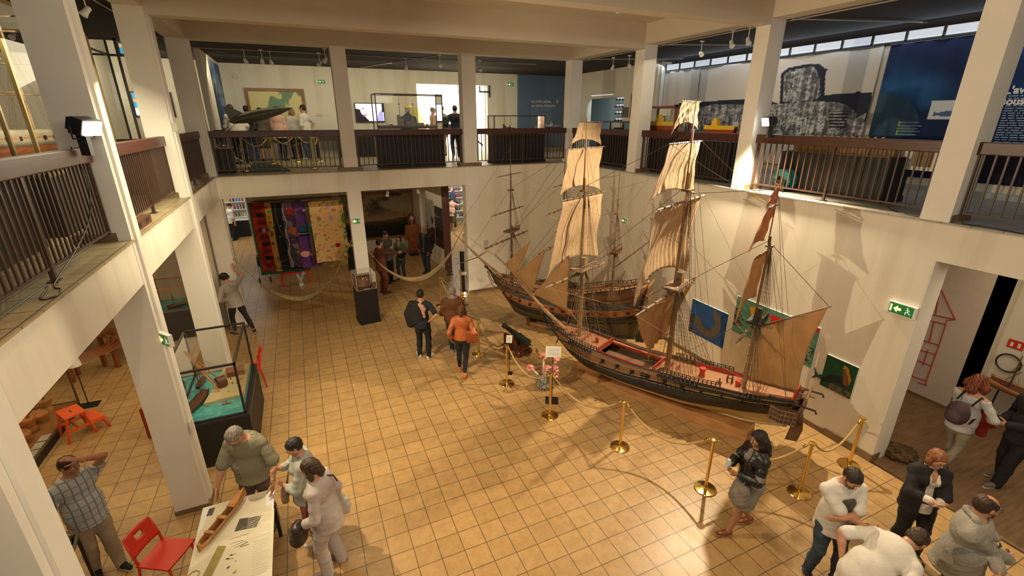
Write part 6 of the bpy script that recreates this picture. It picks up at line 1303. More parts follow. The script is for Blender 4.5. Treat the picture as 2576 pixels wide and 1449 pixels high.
for (lab, xa, xb, zb, zt, col) in (('green cloth edge behind the leftmost hanging cloths', 640, 770, .55, 2.93, (.03, .16, .07)), ('yellow cloth below the cream flowered cloth', 806, 868, .55, 2.93, (.50, .40, .12)), ('white cloth behind the top of the hanging row', 690, 850, 1.5, 2.95, (.40, .36, .28))):
    a, b_ = ony(xa, 600, 3.0), ony(xb, 600, 3.0); t = thing('painted_cloth', lab, 'cloth', (a.x, 2.99, zb)); q = MB(); q.grid(lambda u, v: ((b_.x-a.x)*u, .03*math.sin(u*14+v*2), (zt-zb)*v), 24, 10, .004); obj('cloth_panel', q, mat('cl_%d' % xa, col, .9, var=.3, vs=6), t, True)
t = thing('hanging_rod', 'dark rod under the ceiling carrying the painted cloths', 'rod', (.4, 2.75, 3.0)); q = MB(); q.cyl((0, 0, 0), (2.7, 0, 0), .015); obj('rod', q, BLACKM, t); 
for x in (.1, 2.6): q = MB(); q.cyl((x, 0, 0), (x, 0, .52), .004, n=5); obj('hanging_wire', q, BLACKM, t)
REDP = mat('red_lacquer', (.62, .035, .018), .32); REDD = mat('red_lacquer_dark', (.28, .02, .015), .4)
t = thing('bench', 'red bench under the painted cloths', 'bench', (1.35, 3.35, 0)); q = MB(); q.box(-.52, .42, -.16, .16, .40, .45); obj('seat', q, REDP, t)
for x in (-.49, .39):
    for y in (-.13, .13): q = MB(); q.box(x-.025, x+.025, y-.025, y+.025, 0, .40); obj('leg', q, REDP, t)
def seascape(U, Vv):
    n = fbm(U*3, Vv*4, 2, 5); sky = np.stack([.52+.10*Vv, .47+.10*Vv, .36+.08*Vv], -1); sky = mixc(sky, (.60, .42, .26), np.clip(1-abs(Vv-.48)*5, 0, 1)*.8*(1-U*.4)); sky = mixc(sky, (.16, .14, .12), np.clip((n-.46)*5, 0, 1)*np.clip((Vv-.45)*2.5, 0, 1)*np.clip(1.25-U, 0, 1)*1.6)
    h_ = .36+.05*fbm(U*6, U*0, 5)*np.clip(U*2-.6, 0, 1)+.02; c = mixc(sky, (.40, .25, .14), (Vv < h_+.05*np.clip(U-.5, 0, 1))); c = mixc(c, (.20, .19, .11), Vv < .34); c = mixc(c, (.10, .085, .04), (Vv < .25+.05*fbm(U*9, U*0, 6))); c = mixc(c, (.055, .04, .025), (Vv < .13+.07*fbm(U*7, U*0, 9))); c = mixc(c, (.14, .10, .06), (fbm(U*40, Vv*30, 3) > .62)*(Vv < .22)); return mixc(c, (.25, .18, .12), (abs(U-.83) < .004)*(Vv > .3)*(Vv < .55)+(abs(U-.88) < .003)*(Vv > .3)*(Vv < .5))
wall_pic('framed_painting', 'very large framed seascape painting with dark clouds in the back room', 'painting', 'y', BY-.01, 3.90, 6.16, .62, 2.44, seascape, FRAMEW, .10, .07)
wall_pic('framed_painting', 'second large gilt-framed painting, mostly hidden behind the middle column', 'painting', 'y', BY-.012, 3.35, 3.62, .62, 2.4, seascape, FRAMEW, .08, .07, 20, 40)
wall_pic('framed_painting', 'gilt-framed painting hidden behind the hanging painted cloths', 'painting', 'y', BY-.01, .25, 2.85, .7, 2.42, seascape, FRAMEG, .07, .06)
def photo1(U, Vv):
    n = fbm(U*4, Vv*4, 3, 5); c = full(U, (.66, .64, .61))*(.75+.4*n)[..., None]; c = mixc(c, (.20, .14, .09), Vv < .34-.05*np.sin(U*6)); c = mixc(c, (.38, .28, .2), (Vv < .3)*(fbm(U*20, Vv*20, 1) > .55)); return mixc(c, (.17, .13, .10), disc(U, Vv, .78, .56, .16, .12)*(fbm(U*18, Vv*14, 7) > .42)+disc(U, Vv, .12, .42, .1, .1)*(fbm(U*18, Vv*14, 9) > .45))
def photo2(U, Vv):
    c = full(U, (.12, .11, .10)); c = mixc(c, (.22, .21, .2), (Vv > .45)); c = mixc(c, (.5, .48, .45), (abs(Vv-.75) < .008)*(U < .6)+(abs(Vv-.80) < .01)*(U < .3)); return mixc(c, (.3, .18, .1), (Vv < .22)*(fbm(U*12, Vv*12, 3) > .4))
Mp = Matrix.Translation((6.28, 5.2, 0)) @ rotz(math.atan2(-2.55, .25))
for (lab, s0, s1, z0, z1, fn) in (('large pale photo print with trees on the angled panel', .45, 1.40, .75, 2.45, photo1), ('large dark photo print on the angled panel, right of the pale one', 1.46, 2.30, .75, 2.30, photo2)):
    t = thing('photo_print', lab, 'photo', Mp @ Vector((s0, -.006, z0)), math.atan2(-2.55, .25)); canvas('print', (lambda a, b_: lambda u, v: (a*u, -.004, b_*v))(s1-s0, z1-z0), fn, 50, 70, t); q = MB(); q.box(0, s1-s0, -.003, .003, 0, z1-z0); obj('backing', q, BLACK, t)
# fringed figure
t = thing('yarn_figure', 'life-size figure covered in orange yarn strands with a painted white face', 'sculpture', (5.85, 5.35, 0))
s = SDF(.04); s.cap((0, 0, .28), (0, 0, 1.05), .20, .22).cap((-.2, 0, 1.2), (.2, 0, 1.2), .09).cap((-.24, 0, 1.15), (-.27, -.03, .75), .07, .06).cap((.24, 0, 1.15), (.27, -.03, .75), .07, .06).cap((0, 0, 1.2), (0, 0, 1.4), .07); s.noise = lambda X, Y, Z: .012*np.sin(X*120+2*np.sin(Z*8))+.008*np.sin(Y*110+Z*12); sobj('yarn_body', s, .012, mat('orange_yarn', (.42, .15, .03), .9, col2=(.16, .05, .02), vs=25, wave=(3, 3, .5)), t)
s = SDF(.03); s.ell((0, 0, 1.55), (.11, .12, .15)); hd_ = sobj('face', s, .01, mat('face_paint', (.60, .42, .48), .6, col2=(.5, .05, .05), vs=14), t)
s = SDF(.03); s.ell((0, .03, 1.60), (.13, .13, .15)).cap((-.12, .02, 1.55), (-.13, 0, 1.3), .04).cap((.12, .02, 1.55), (.13, 0, 1.3), .04); s.sub((0, -.14, 1.54), (.10, .10, .13), None, .02); sobj('yarn_hair', s, .012, H_CHEST, t)
q = MB(); q.cyl((0, 0, 0), (0, 0, .35), .03); q.box(-.2, .2, -.2, .2, 0, .02); obj('stand', q, BLACKM, t); q = MB(); q.lathe([(.09, 0), (.09, .02)], 16, (-.05, -.25, .62)); obj('red_disc', q, REDP, t)
t = thing('wooden_figure', 'small dark carved figure on the floor beside the black stand', 'figurine', (6.42, 2.1, 0)); s = SDF(.02); s.cap((0, 0, .05), (0, 0, .25), .06, .05).ell((0, 0, .36), (.05, .05, .06)).cap((0, 0, .2), (.1, 0, .12), .03); s.cap((-.08, 0, .02), (.12, 0, .02), .03); sobj('carving', s, .01, SPAR, t)
t = thing('stroller', 'dark folded pushchair standing beside the painted cloths', 'pushchair', (.28, 4.1, 0)); s = SDF(.03); s.ell((0, 0, .75), (.16, .2, .28)).cap((0, 0, .9), (.1, -.05, 1.2), .05, .03); sobj('fabric_seat', s, .015, BLK, t)
for sg in (-1, 1): q = MB(); q.tube([(sg*.16, -.1, .08), (sg*.16, .1, .95)], .012); obj('frame_tube', q, CHROME, t); q = MB(); q.tube([(sg*.17-.02, -.12, .09), (sg*.17+.02, -.12, .09)], .09, 14); obj('wheel', q, BLACKM, t, 40)
# doorway pillar between the two halves of the back room at left
# shelves of the two shops
def shelves(label, loc, rz, w_, h_, rows, seed, n, cols_, emit=True):
    t = thing('display_shelves', label, 'shelf', loc, rz); q = MB()
    for k in range(rows+1): q.box(0, w_, 0, .28, h_*k/rows, h_*k/rows+.018)
    q.box(0, .02, 0, .28, 0, h_); q.box(w_-.02, w_, 0, .28, 0, h_); q.box(0, w_, .28, .29, 0, h_); obj('rack', q, WHITE, t); return t
BOT = [mat('bottle_%d' % i, c, .15) for i, c in enumerate([(.05, .12, .04), (.35, .05, .03), (.5, .35, .08), (.55, .55, .5), (.03, .03, .04), (.08, .2, .35)])]
shelves('lit shelves full of bottles in the shop behind the left doorway', (-2.9, 12.1, .9), 0, 2.2, 2.2, 6, 1, 0, None)
rnd = random.Random(5); prot = []
for i, m_ in enumerate(BOT):
    t = thing('bottle', 'bottle', 'bottle', (0, 0, 0), 0, 'bottles on the lit shop shelves'); q = MB(); q.lathe([(.034, 0), (.036, .01), (.036, .15), (.014, .20), (.013, .26)], 8); obj('bottle_body', q, m_, t, 40); prot.append(t)
first = set()
KC = ['green', 'red', 'amber', 'clear', 'black', 'blue']
for r_ in range(6):
    for k in range(17):
        i = rnd.randrange(6); p_ = (-2.82+.125*k, 12.22, .9+2.2*r_/6+.018); lab = '%s bottle on the lit shelves of the left shop' % KC[i]
        if i in first: dup(prot[i], p_, 0, lab)
        else: first.add(i); prot[i].location = p_; prot[i]['label'] = lab
t = thing('shop_counter', 'dark low counter under the bottle shelves', 'counter', (-1.9, 11.9, 0)); q = MB(); q.box(-1.0, 1.2, -.1, .35, 0, .80); obj('cabinet', q, BLACK, t); q = MB(); q.box(-1.02, 1.22, -.12, .37, .80, .84); obj('worktop', q, WHITE, t)
shelves('white shelves of souvenirs behind the man in the pink shirt', (8.0, 10.1, .4), 0, 2.6, 2.8, 8, 2, 0, None)
pr2 = []
for i, m_ in enumerate(BOT):
    t = thing('souvenir_box', 'souvenir', 'souvenir', (0, 0, 0), 0, 'souvenirs on the right shop shelves'); q = MB(); q.box(-.05, .05, -.04, .04, 0, .16) if i % 2 else q.lathe([(.05, 0), (.06, .06), (.03, .14), (.02, .18)], 8); obj('souvenir_body', q, m_, t); pr2.append(t)
first = set()
for r_ in range(8):
    for k in range(18):
        i = rnd.randrange(6); p_ = (8.09+.14*k, 10.24, .4+2.8*r_/8+.018); lab = '%s souvenir item on the white shelves of the right shop' % KC[i]
        if i in first: dup(pr2[i], p_, 0, lab)
        else: first.add(i); pr2[i].location = p_; pr2[i]['label'] = lab
t = thing('hanging_shirt', 'dark blue shirts on a black rack in the right shop', 'clothes', (8.95, 9.75, 0)); q = MB(); q.box(-.14, .14, -.1, .1, 0, 1.5); obj('black_rack', q, BLACK, t); s = SDF(.04); s.ell((.02, -.08, 1.62), (.16, .09, .30)); sobj('shirt', s, .014, mat('shirt_blue', (.03, .05, .13), .8), t)
# ================================================================== TABLE WITH THE MODEL MAKER'S THINGS
t = thing('work_table', 'white work table in the lower left with a wooden hull and drawings on it', 'table', (.62, -8.64, 0)); q = MB(); q.box(-.41, .41, -.80, .80, .74, .77); obj('tabletop', q, WHITE, t)
for x in (-.37, .37):
    for y in (-.75, .75): q = MB(); q.box(x-.02, x+.02, y-.02, y+.02, 0, .74); obj('leg', q, BLACKM, t)
CREAM = mat('drawing_paper', (.72, .66, .50), .7, var=.04, vs=3)
def sheet(label, poly, z, m_=CREAM, name='drawing_sheet', cat='paper', group='drawings on the work table'):
    c = (sum(p[0] for p in poly)/len(poly), sum(p[1] for p in poly)/len(poly)); t = thing(name, label, cat, (c[0], c[1], z), 0, group); q = MB(); q.prism([(p[0]-c[0], p[1]-c[1]) for p in poly], 0, .0012); obj('sheet', q, m_, t); return t
sheet('plain cream sheet at the far end of the work table', [(.30, -7.86), (.93, -7.86), (.95, -8.5), (.22, -8.5)], .7702)
ds = sheet('large cream plan sheet with faint drawings covering most of the work table', [(.23, -8.22), (.50, -8.20), (.93, -8.14), (1.04, -8.22), (1.05, -9.44), (.20, -9.44)], .7716)
text_rows(ds, Matrix.Translation((.22, .24, .002)), .26, .5, 16, mat('faint_ink', (.60, .54, .42), .8)); text_rows(ds, Matrix.Translation((.26, -.30, .002)), .16, .5, 14, mat('faint_ink', (.5, .5, .4), .8))
def flat_item(name, label, cat, px, z, h_, m_, group=None):
    P = [onz(x, y, z) for x, y in px]; c = sum(P, Vector())/len(P); t = thing(name, label, cat, (c.x, c.y, z), 0, group); q = MB(); pl = [(p.x-c.x, p.y-c.y) for p in P]
    ar = sum(pl[i][0]*pl[(i+1) % len(pl)][1]-pl[(i+1) % len(pl)][0]*pl[i][1] for i in range(len(pl))); q.prism(pl if ar > 0 else pl[::-1], 0, h_); obj(name+'_sheet' if h_ < .004 else 'strip', q, m_, t); return t
def photo3(U, Vv): c = full(U, (.33, .31, .28))*(.8+.35*fbm(U*6, Vv*6, 2))[..., None]; return mixc(c, (.60, .56, .50), (abs(Vv-.15-(U-.5)*.9-.12*np.sin(U*5)) < .025)+(abs(Vv-.35-(U-.5)*1.1) < .02)*(U > .5))
P4_ = [onz(x, y, .7732) for x, y in ((589, 1338), (645, 1325), (658, 1297), (603, 1305))]; t = thing('photograph', 'grey photograph of a hull lying on the plan sheet', 'photo', P4_[0]); canvas('print', lambda u, v: (P4_[0].lerp(P4_[1], u)).lerp(P4_[3].lerp(P4_[2], u), v)-P4_[0], photo3, 30, 20, t, None, .001)
P5_ = [onz(x, y, .7722) for x, y in ((519, 1299), (534, 1296), (542, 1276), (526, 1280))]; t = thing('photograph', 'small photograph of a ship at the far left of the work table', 'photo', P5_[0]); canvas('print', lambda u, v: (P5_[0].lerp(P5_[1], u)).lerp(P5_[3].lerp(P5_[2], u), v)-P5_[0], photo3, 12, 10, t, None, .001)
flat_item('ruler', 'wide olive-yellow ruler on the work table', 'ruler', ((510, 1449), (533, 1449), (569, 1374), (549, 1374)), .7732, .005, mat('ruler_yellow', (.32, .25, .05), .4, var=.2, vs=14))
HW = mat('model_wood', (.50, .22, .06), .42, var=.2, vs=6, wave=(.6, 8, 1), bump=.2, bs=30); HWD = mat('model_wood_dark', (.17, .06, .015), .5)
A_, B_ = onz(619, 1242, .80), onz(500, 1386, .80); L = (A_-B_).length; t = thing('wooden_hull', 'long carved wooden ship hull with open compartments on the work table', 'model hull', (B_.x, B_.y, .7745), math.atan2((A_-B_).y, (A_-B_).x))
def hb_(u): return .052*min(1, (u/.12+.05))**.5*(1-max(0, (u-.62)/.38)**2)
q = MB(); N = 40
def hsk(a, b_):
    an = math.pi*(a-.5)*1.0; w_ = hb_(b_); top = .085 if b_ < .72 else .085+.035*(b_-.72)/.28
    return (L*b_, w_*math.sin(an)*(1 if abs(an) < 1.2 else 1), top*(1-math.cos(an)**.8) if abs(an) < math.pi/2 else top)
q.grid(hsk, 20, N, .006); obj('hull_shell', q, HW, t, True)
for (u0, u1) in ((0.0, .03), (.20, .24), (.45, .50), (.66, .69)):
    q = MB(); q.grid(lambda a, b_: (L*(u0+(u1-u0)*b_), hb_(u0+(u1-u0)*b_)*(2*a-1), .088), 6, 4, .02); obj('deck_beam', q, HW, t)
q = MB(); q.grid(lambda a, b_: (L*(.72+.28*b_), hb_(.72+.279*b_)*(2*a-1)*1.0, .094+.032*b_), 8, 12, .02); obj('fore_deck', q, HW, t, 40)
q = MB(); q.box(L*.69, L*.72, -.045, .045, .085, .115); obj('bulkhead', q, HW, t)
for y in (-.022, 0, .022): q = MB(); q.box(L*.24, L*.66, y-.003, y+.003, .045, .052); obj('inner_batten', q, HWD, t)
q = MB(); q.grid(lambda a, b_: (L*(.03+.64*b_), hb_(.03+.64*b_)*.86*(2*a-1), .035), 6, 20, .004); obj('inner_floor', q, HWD, t)
for i, (a, b_) in enumerate((((576, 1357), (626, 1342)), ((578, 1369), (612, 1358)), ((585, 1374), (618, 1360)), ((590, 1378), (622, 1364)))): p, r_ = onz(*a, .776), onz(*b_, .776); t = thing('needle_tool', 'thin metal needle on the plan sheet, %s of four' % ('longest and farthest', 'second', 'third', 'nearest')[i], 'tool', p, 0, 'needles on the plan sheet'); q = MB(); q.tube([(0, 0, 0), r_-p], [.0012, .0022], 5); obj('needle', q, mat('steel', (.25, .23, .2), .3, .8), t)
for i, (a, b_) in enumerate((((594, 1393), (578, 1397)), ((588, 1404), (568, 1406)))): p, r_ = onz(*a, .777), onz(*b_, .777); t = thing('small_brush', 'tiny brush with black bristles, %s of the pair' % ('farther', 'nearer')[i], 'brush', p, 0, 'brushes on the plan sheet'); q = MB(); q.tube([(0, 0, 0), (r_-p)*.6], .003, 5); obj('handle', q, mat('brush_handle', (.5, .4, .2), .4), t); q = MB(); q.tube([(r_-p)*.6, (r_-p)*1.0], [.007, .004], 6); obj('bristles', q, BLACK, t)
p = onz(603, 1376, .777); t = thing('pliers', 'small pair of open tweezers on the plan sheet', 'tweezers', p); q = MB(); q.tube([onz(622, 1362, .777)-p, (0, 0, 0), onz(626, 1369, .777)-p], .003, 5); obj('arms', q, mat('brass_old', (.3, .2, .08), .35, .7), t)
for (px, py, r_, nm, lb) in ((574, 1427, .012, 'wooden_block', 'small oval wooden ship block on the plan sheet'), (590, 1438, .014, 'brass_fitting', 'small brass fitting by the near table edge'), (593, 1411, .005, 'tiny_part', 'tiny dark model part on the plan sheet')): p = onz(px, py, .774+r_*.5); t = thing(nm, lb, 'model part', p, .8); q = MB(); q.ball((0, 0, 0), r_, 8, (1.6, .8, .5)); obj('part_body', q, BRASS if 'brass' in nm else HWD, t, True)
p = onz(488, 1446, .779); t = thing('wooden_ring', 'light wooden ring at the near edge of the work table', 'ring', p); q = MB(); q.tube([(.05*math.cos(a_), .05*math.sin(a_), 0) for a_ in [2*math.pi*i/24 for i in range(24)]], .005, 6, True); obj('ring', q, HW, t, True)

# red moulded chairs
def chair(label, loc, rz, group='red plastic chairs'):
    t = thing('plastic_chair', label, 'chair', loc, rz, group)
    q = MB(); q.grid(lambda u, v: ((u-.5)*(.40+.04*v), -.21+.42*v, .455-.012*math.sin(math.pi*u)-.0+.0*v), 10, 10, .022); obj('seat', q, REDP, t, 40)
    q = MB()
    def bk(u, v): x = (u-.5)*(.38-.02*v); return (x, -.20-.09*v-.05*(1-(2*u-1)**2)*.5, .56+.26*v)
    P_ = [[Vector(bk(i/14, j/8)) for j in range(9)] for i in range(15)]; vs = [p for r_ in P_ for p in r_]; fs = [(i*9+j, (i+1)*9+j, (i+1)*9+j+1, i*9+j+1) for i in range(14) for j in range(8) if not (5 <= i <= 8 and j in (4, 5))]
    q.add(vs, fs); me = q.mesh('backrest', REDP, True); o = obj('backrest', me, None, t); md = o.modifiers.new('t', 'SOLIDIFY'); md.thickness = .014
    for sx_ in (-1, 1):
        q = MB(); q.tube([(sx_*.18, .18, .445), (sx_*.20, .21, 0)], [.016, .013], 8); obj('leg', q, REDP, t, True)
        q = MB(); q.tube([(sx_*.185, -.27, .80), (sx_*.185, -.21, .56), (sx_*.18, -.19, .44), (sx_*.20, -.25, 0)], [.010, .016, .016, .013], 8); obj('leg', q, REDP, t, True)
    return t
chair('red chair nearest the camera, beside the work table', (-.21, -8.07, 0), R(-118)); chair('red chair seen through the big diorama showcase, its side facing out', (.36, -3.45, 0), R(100)); chair('red chair further left behind the glass of the diorama showcase', (-.18, -3.3, 0), R(60)) if 0 else None
# step stool
ORG = mat('stool_orange_red', (.70, .10, .02), .4)
t = thing('step_stool', 'orange-red wooden two-step stool on the tiles', 'step stool', (-2.42, -3.98, 0), R(-55)); 
q = MB(); q.box(-.21, .21, -.15, .15, .47, .50); obj('top_step', q, ORG, t); q = MB(); q.box(-.04, .04, -.012, .012, .4995, .5012); obj('hand_slot', q, BLACK, t); q = MB(); q.box(-.19, .19, .16, .36, .24, .265); obj('lower_step', q, ORG, t)
for x in (-.185, .185):
    for a, b_ in (((x, -.12, .47), (x*1.1, -.20, 0)), ((x, .12, .47), (x*1.05, .20, 0)), ((x*.95, .33, .24), (x*1.05, .40, 0))): q = MB(); q.tube([a, b_], .024, 4); obj('leg', q, ORG, t)
    q = MB(); q.box(x-.012, x+.012, -.17, .38, .20, .24); obj('side_rail', q, ORG, t)
q = MB(); q.box(-.19, .19, -.02, .0, .20, .24); obj('cross_bar', q, ORG, t)
# round slatted bench
BW = mat('bench_wood', (.22, .065, .02), .32, var=.3, vs=5)
t = thing('round_bench', 'curved slatted wooden bench under the left gallery', 'bench', (-3.3, -.75, 0))
for k in range(5):
    r0 = .52+.105*k; q = MB(); q.tube([(r0*math.cos(a_), r0*math.sin(a_), .46) for a_ in [2*math.pi*i/44 for i in range(44)]], .040, 4, True); me = q.mesh('slat', BW, 30); me.transform(Matrix.Diagonal((1, 1, .5, 1))); me.transform(Matrix.Translation((0, 0, .23))); obj('slat', me, None, t)
for k in range(7):
    a_ = 2*math.pi*k/7+.3
    for r0 in (.56, .92): q = MB(); M_ = rotz(a_); q.box(r0-.03, r0+.03, -.04, .04, 0, .44, M_); obj('leg', q, BW, t)
    q = MB(); q.box(.52, .96, -.03, .03, .38, .435, rotz(a_)); obj('bearer', q, BW, t)
t = thing('floor_lamp', 'lamp with a white shade on a thin black stand beside the step stool', 'lamp', (-2.60, -2.90, 0)); q = MB(); q.box(-.17, .17, -.12, .12, 0, .012); obj('base_plate', q, BLACKM, t); q = MB(); q.cyl((0, 0, .01), (0, 0, .95), .010); obj('pole', q, BLACKM, t); q = MB(); q.lathe([(.11, .90), (.085, 1.08), (.08, 1.08), (.10, .905)], 20); obj('lamp_shade', q, mat('shade_white', (.75, .73, .70), .6), t, 40)
# low showcase of wooden tools at the far left
t = thing('showcase', 'long low glass showcase of wooden tools at the left edge', 'showcase', (-2.98, -4.0, 0)); q = MB(); q.box(-.32, .28, -1.05, 1.05, 0, .16); obj('plinth', q, BLACK, t); q = MB(); q.box(-.30, .26, -1.03, 1.03, .16, .17); obj('shelf', q, mat('case_tan', (.36, .16, .05), .5), t); glass_box(t, -.31, .27, -1.04, 1.04, .17, 1.05, mat('dull_brass_frame', (.16, .12, .05), .4, .5), .014)
for i, y in enumerate((-.85, -.62, -.39, -.16)):
    u = thing('caption_card', 'white caption card in the low showcase, %s from the front' % ('first', 'second', 'third', 'fourth')[i], 'card', (-2.80, -4.0+y, .172), 0, 'caption cards in the low showcase'); q = MB(); q.box(-.07, .07, -.095, .095, 0, .006); obj('card', q, PAPER, u)
rnd = random.Random(11)
for i in range(6):
    y = -.8+.32*i; u = thing('wooden_tool', 'old varnished rope-maker tool in the low showcase, %s' % ('nearest the camera', 'second from the camera', 'third from the camera', 'fourth from the camera', 'fifth from the camera', 'farthest from the camera')[i], 'tool', (-3.08, -4.0+y, .172), rnd.uniform(0, 3), 'wooden tools in the low showcase')
    q = MB(); q.lathe([(.09, 0), (.10, .05), (.07, .12), (.10, .20), (.09, .26)] if i % 2 else [(.05, 0), (.13, .08), (.14, .16), (.05, .24)], 14); obj('tool_body', q, HW, u, 40); q = MB(); q.tube([(-.02, 0, .2), (.16, .04, .42)], .02, 8); obj('tool_handle', q, BW, u, 40)
t = thing('leaflet_box', 'dark red leaflet box behind the left column', 'box', (-1.06, -4.60, 0), R(-20)); q = MB(); q.box(-.15, .15, -.10, .10, 0, .62); obj('box_body', q, REDD, t); q = MB(); q.box(.151, .153, -.02, .02, .28, .46); obj('slot', q, PAPER, t)

# ================================================================== LEFT SHOWCASES
SEA = mat('model_sea', (.10, .44, .42), .18, var=.3, vs=10, bump=1.0, bs=30); SEAB = mat('model_sea_blue', (.12, .42, .50), .25, var=.35, vs=6, bump=.8, bs=20); SAND = mat('quay_sand', (.50, .42, .22), .8, var=.15, vs=12)
DKF = mat('case_frame_black', (.02, .02, .022), .3)
CL = (.19, -4.74); t = thing('showcase', 'large glass showcase with a harbour diorama on a black plinth', 'showcase', (CL[0], CL[1], 0)); q = MB(); q.box(-.64, .42, -1.20, .62, 0, .80); me = bevel(q.mesh('plinth', BLACK), .012); obj('plinth', me, None, t)
q = MB(); q.box(-.65, .43, -1.21, .63, .80, .84); obj('rim', q, DKF, t); glass_box(t, -.60, .36, -1.14, .56, .84, 1.76, DKF, .016)
def mini_ship(label, loc, rz, L, col, deckc, masts=2, sail=None, h_=None, name='ship_model'):
    t = thing(name, label, 'ship model', loc, rz); b = L*.13
    q = MB()
    def sk(u, v): an = math.pi*v; w_ = b*math.sin(math.pi*min(1, .12+u*.80))**.6; z = (.09+.05*(2*u-1)**2)*L; return (L*(u-.5), -w_*math.cos(an), z*(1-math.sin(an)**.7))
    q.grid(sk, 20, 12, .004*L+.002); obj('hull', q, col, t, True)
    q = MB(); q.grid(lambda u, v: (L*(u-.5)*.96, b*math.sin(math.pi*min(1, .12+u*.80))**.6*(2*v-1)*.92, (.075+.04*(2*u-1)**2)*L), 16, 4, .004); obj('deck', q, deckc, t)
    H2 = h_ or L*.75
    for k in range(masts):
        x = L*(-.28+.56*k/max(1, masts-1)) if masts > 1 else 0; q = MB(); q.tube([(x, 0, .05*L), (x, 0, H2)], [.012*L+.002, .005*L+.001], 6); [q.tube([(x, -b*1.6*(1-.25*j), H2*(.45+.22*j)), (x, b*1.6*(1-.25*j), H2*(.45+.22*j))], .004*L+.001, 5) for j in range(2)]; mo = obj('mast', q, SPAR, t)
        q = MB(); [q.tube([(x+.04*L*j, s_*b*.9, .1*L), (x, 0, H2*.8)], .0012+.001*L, 3) for j in (-1, 0, 1) for s_ in (-1, 1)]; obj('shroud', q, ROPE, mo)
        if sail: q = MB(); q.grid(lambda u, v: (x+.03*L*math.sin(math.pi*v), b*1.4*(2*u-1), H2*(.46+.42*v)), 6, 6, .002); obj('sail', q, sail, mo, True)
    return t
def at2(x, y, z=0): return (CL[0]+x, CL[1]+y, z)
u = thing('diorama_base', 'green model sea and pale quay inside the harbour showcase', 'diorama', at2(-.12, -.29, .84)); q = MB(); q.grid(lambda a, b_: (-.46+.92*a, -.83+1.66*b_, .028+.006*math.sin(a*30)*math.sin(b_*34)), 24, 30, .02); obj('sea', q, SEA, u, True); q = MB(); q.prism([(-.16, -.42), (.44, -.34), (.44, .82), (.0, .82), (-.08, .1)], .03, .085); obj('quay', q, SAND, u)
rnd = random.Random(3)
u = thing('model_shed', 'brown wooden shed on the model quay', 'model building', at2(.12, .18, .925), .1); q = MB(); q.box(-.14, .14, -.1, .1, 0, .10); q.prism([(-.11, .10), (.11, .10), (0, .16)], -.15, .15, Matrix(((0, 0, 1, 0), (1, 0, 0, 0), (0, 1, 0, 0), (0, 0, 0, 1)))); obj('shed_walls', q, BW, u)
u = thing('treadwheel_crane', 'dark treadwheel crane drum on the model quay', 'model crane', at2(-.06, -.22, .925), .5); q = MB(); q.tube([(-.07, 0, .10), (.07, 0, .10)], .10, 16); obj('drum', q, CARR, u, 40)
for k, (a, b_) in enumerate((((-.05, -.05, .02), (-.36, .22, .78)), ((.06, .05, .02), (-.35, .24, .78)), ((-.1, -.15, 0), (-.36, .22, .76)))): q = MB(); q.tube([a, b_], .012, 6); obj('sheer_leg', q, HW, u)
for k in range(8): q = MB(); q.tube([(-.35, .22, .77), (.0+.05*k, .35-.03*k, .02)], .0018, 3); obj('guy_line', q, ROPEL, u)
for i in range(16):
    x, y = rnd.uniform(-.02, .28), rnd.uniform(-.5, .42); u = thing('model_barrel', 'tiny barrels and timber lying on the model quay', 'model cargo', at2(x, y, .926), rnd.uniform(0, 3), 'tiny cargo on the model quay'); q = MB(); q.box(-.03, .03, -.006, .006, 0, .012) if i % 2 else q.lathe([(.010, 0), (.013, .012), (.010, .024)], 8); obj('cargo_piece', q, HW if i % 3 else CARR, u)
mini_ship('two-masted dark model ship with red rails in the harbour showcase', at2(-.40, -.62, .875), R(74), .74, HBLACK, CARR, 2, None, .85); mini_ship('smaller brown model ship behind the two-masted one in the harbour showcase', at2(-.44, .15, .875), R(84), .42, CARR, CARR, 1, None, .42); mini_ship('tiny red sailing boat with a grey sail in the harbour showcase', at2(.06, -.78, .875), R(0), .14, REDP, DECKW, 1, mat('grey_sail', (.3, .33, .28), .8), .14)
t = thing('showcase', 'glass showcase with a wrecked galley model on blue water', 'showcase', (-1.30, .30, 0)); q = MB(); q.box(-.70, .70, -.50, .50, 0, .80); obj('plinth', q, mat('plinth_grey', (.05, .05, .05), .5), t); glass_box(t, -.68, .68, -.48, .48, .80, 1.42, mat('copper_frame', (.45, .16, .05), .4), .012)
u = thing('diorama_base', 'blue painted model sea under the wrecked galley', 'diorama', (-1.30, .30, .802)); q = MB(); q.grid(lambda a, b_: (-.66+1.32*a, -.46+.92*b_, .03+.006*math.sin(a*30)*math.sin(b_*34)), 20, 16, .02); obj('sea', q, SEAB, u, True)
g_ = mini_ship('tilted brown galley model with broken masts on the blue sea', (-1.35, .12, .85), R(40), .7, SPAR, BASEW, 2, None, .42)
for k in range(4): q = MB(); q.tube([(-.2+.1*k, -.05, .12), (.1+.1*k, -.35, .05)], .010, 5); obj('oar', q, SPARL, g_)
t = thing('glass_screen', 'narrow framed glass panel with a blue picture beside the leaning young man', 'panel', (-.93, -.15, 0), R(10)); q = MB(); q.box(-.02, .02, -.35, .35, .0, 1.85); obj('glass_pane', q, GLASS, t); q = MB(); [q.box(-.022, .022, y-.015, y+.015, 0, 1.86) for y in (-.35, .35)]; q.box(-.022, .022, -.35, .35, 1.85, 1.88); obj('frame', q, mat('dull_brass_frame', (.2, .2, .2)), t); q = MB(); q.box(-.03, -.022, -.33, .33, .3, 1.2); obj('blue_print', q, mat('blue_print', (.05, .12, .25), .5, var=.5, vs=8), t)
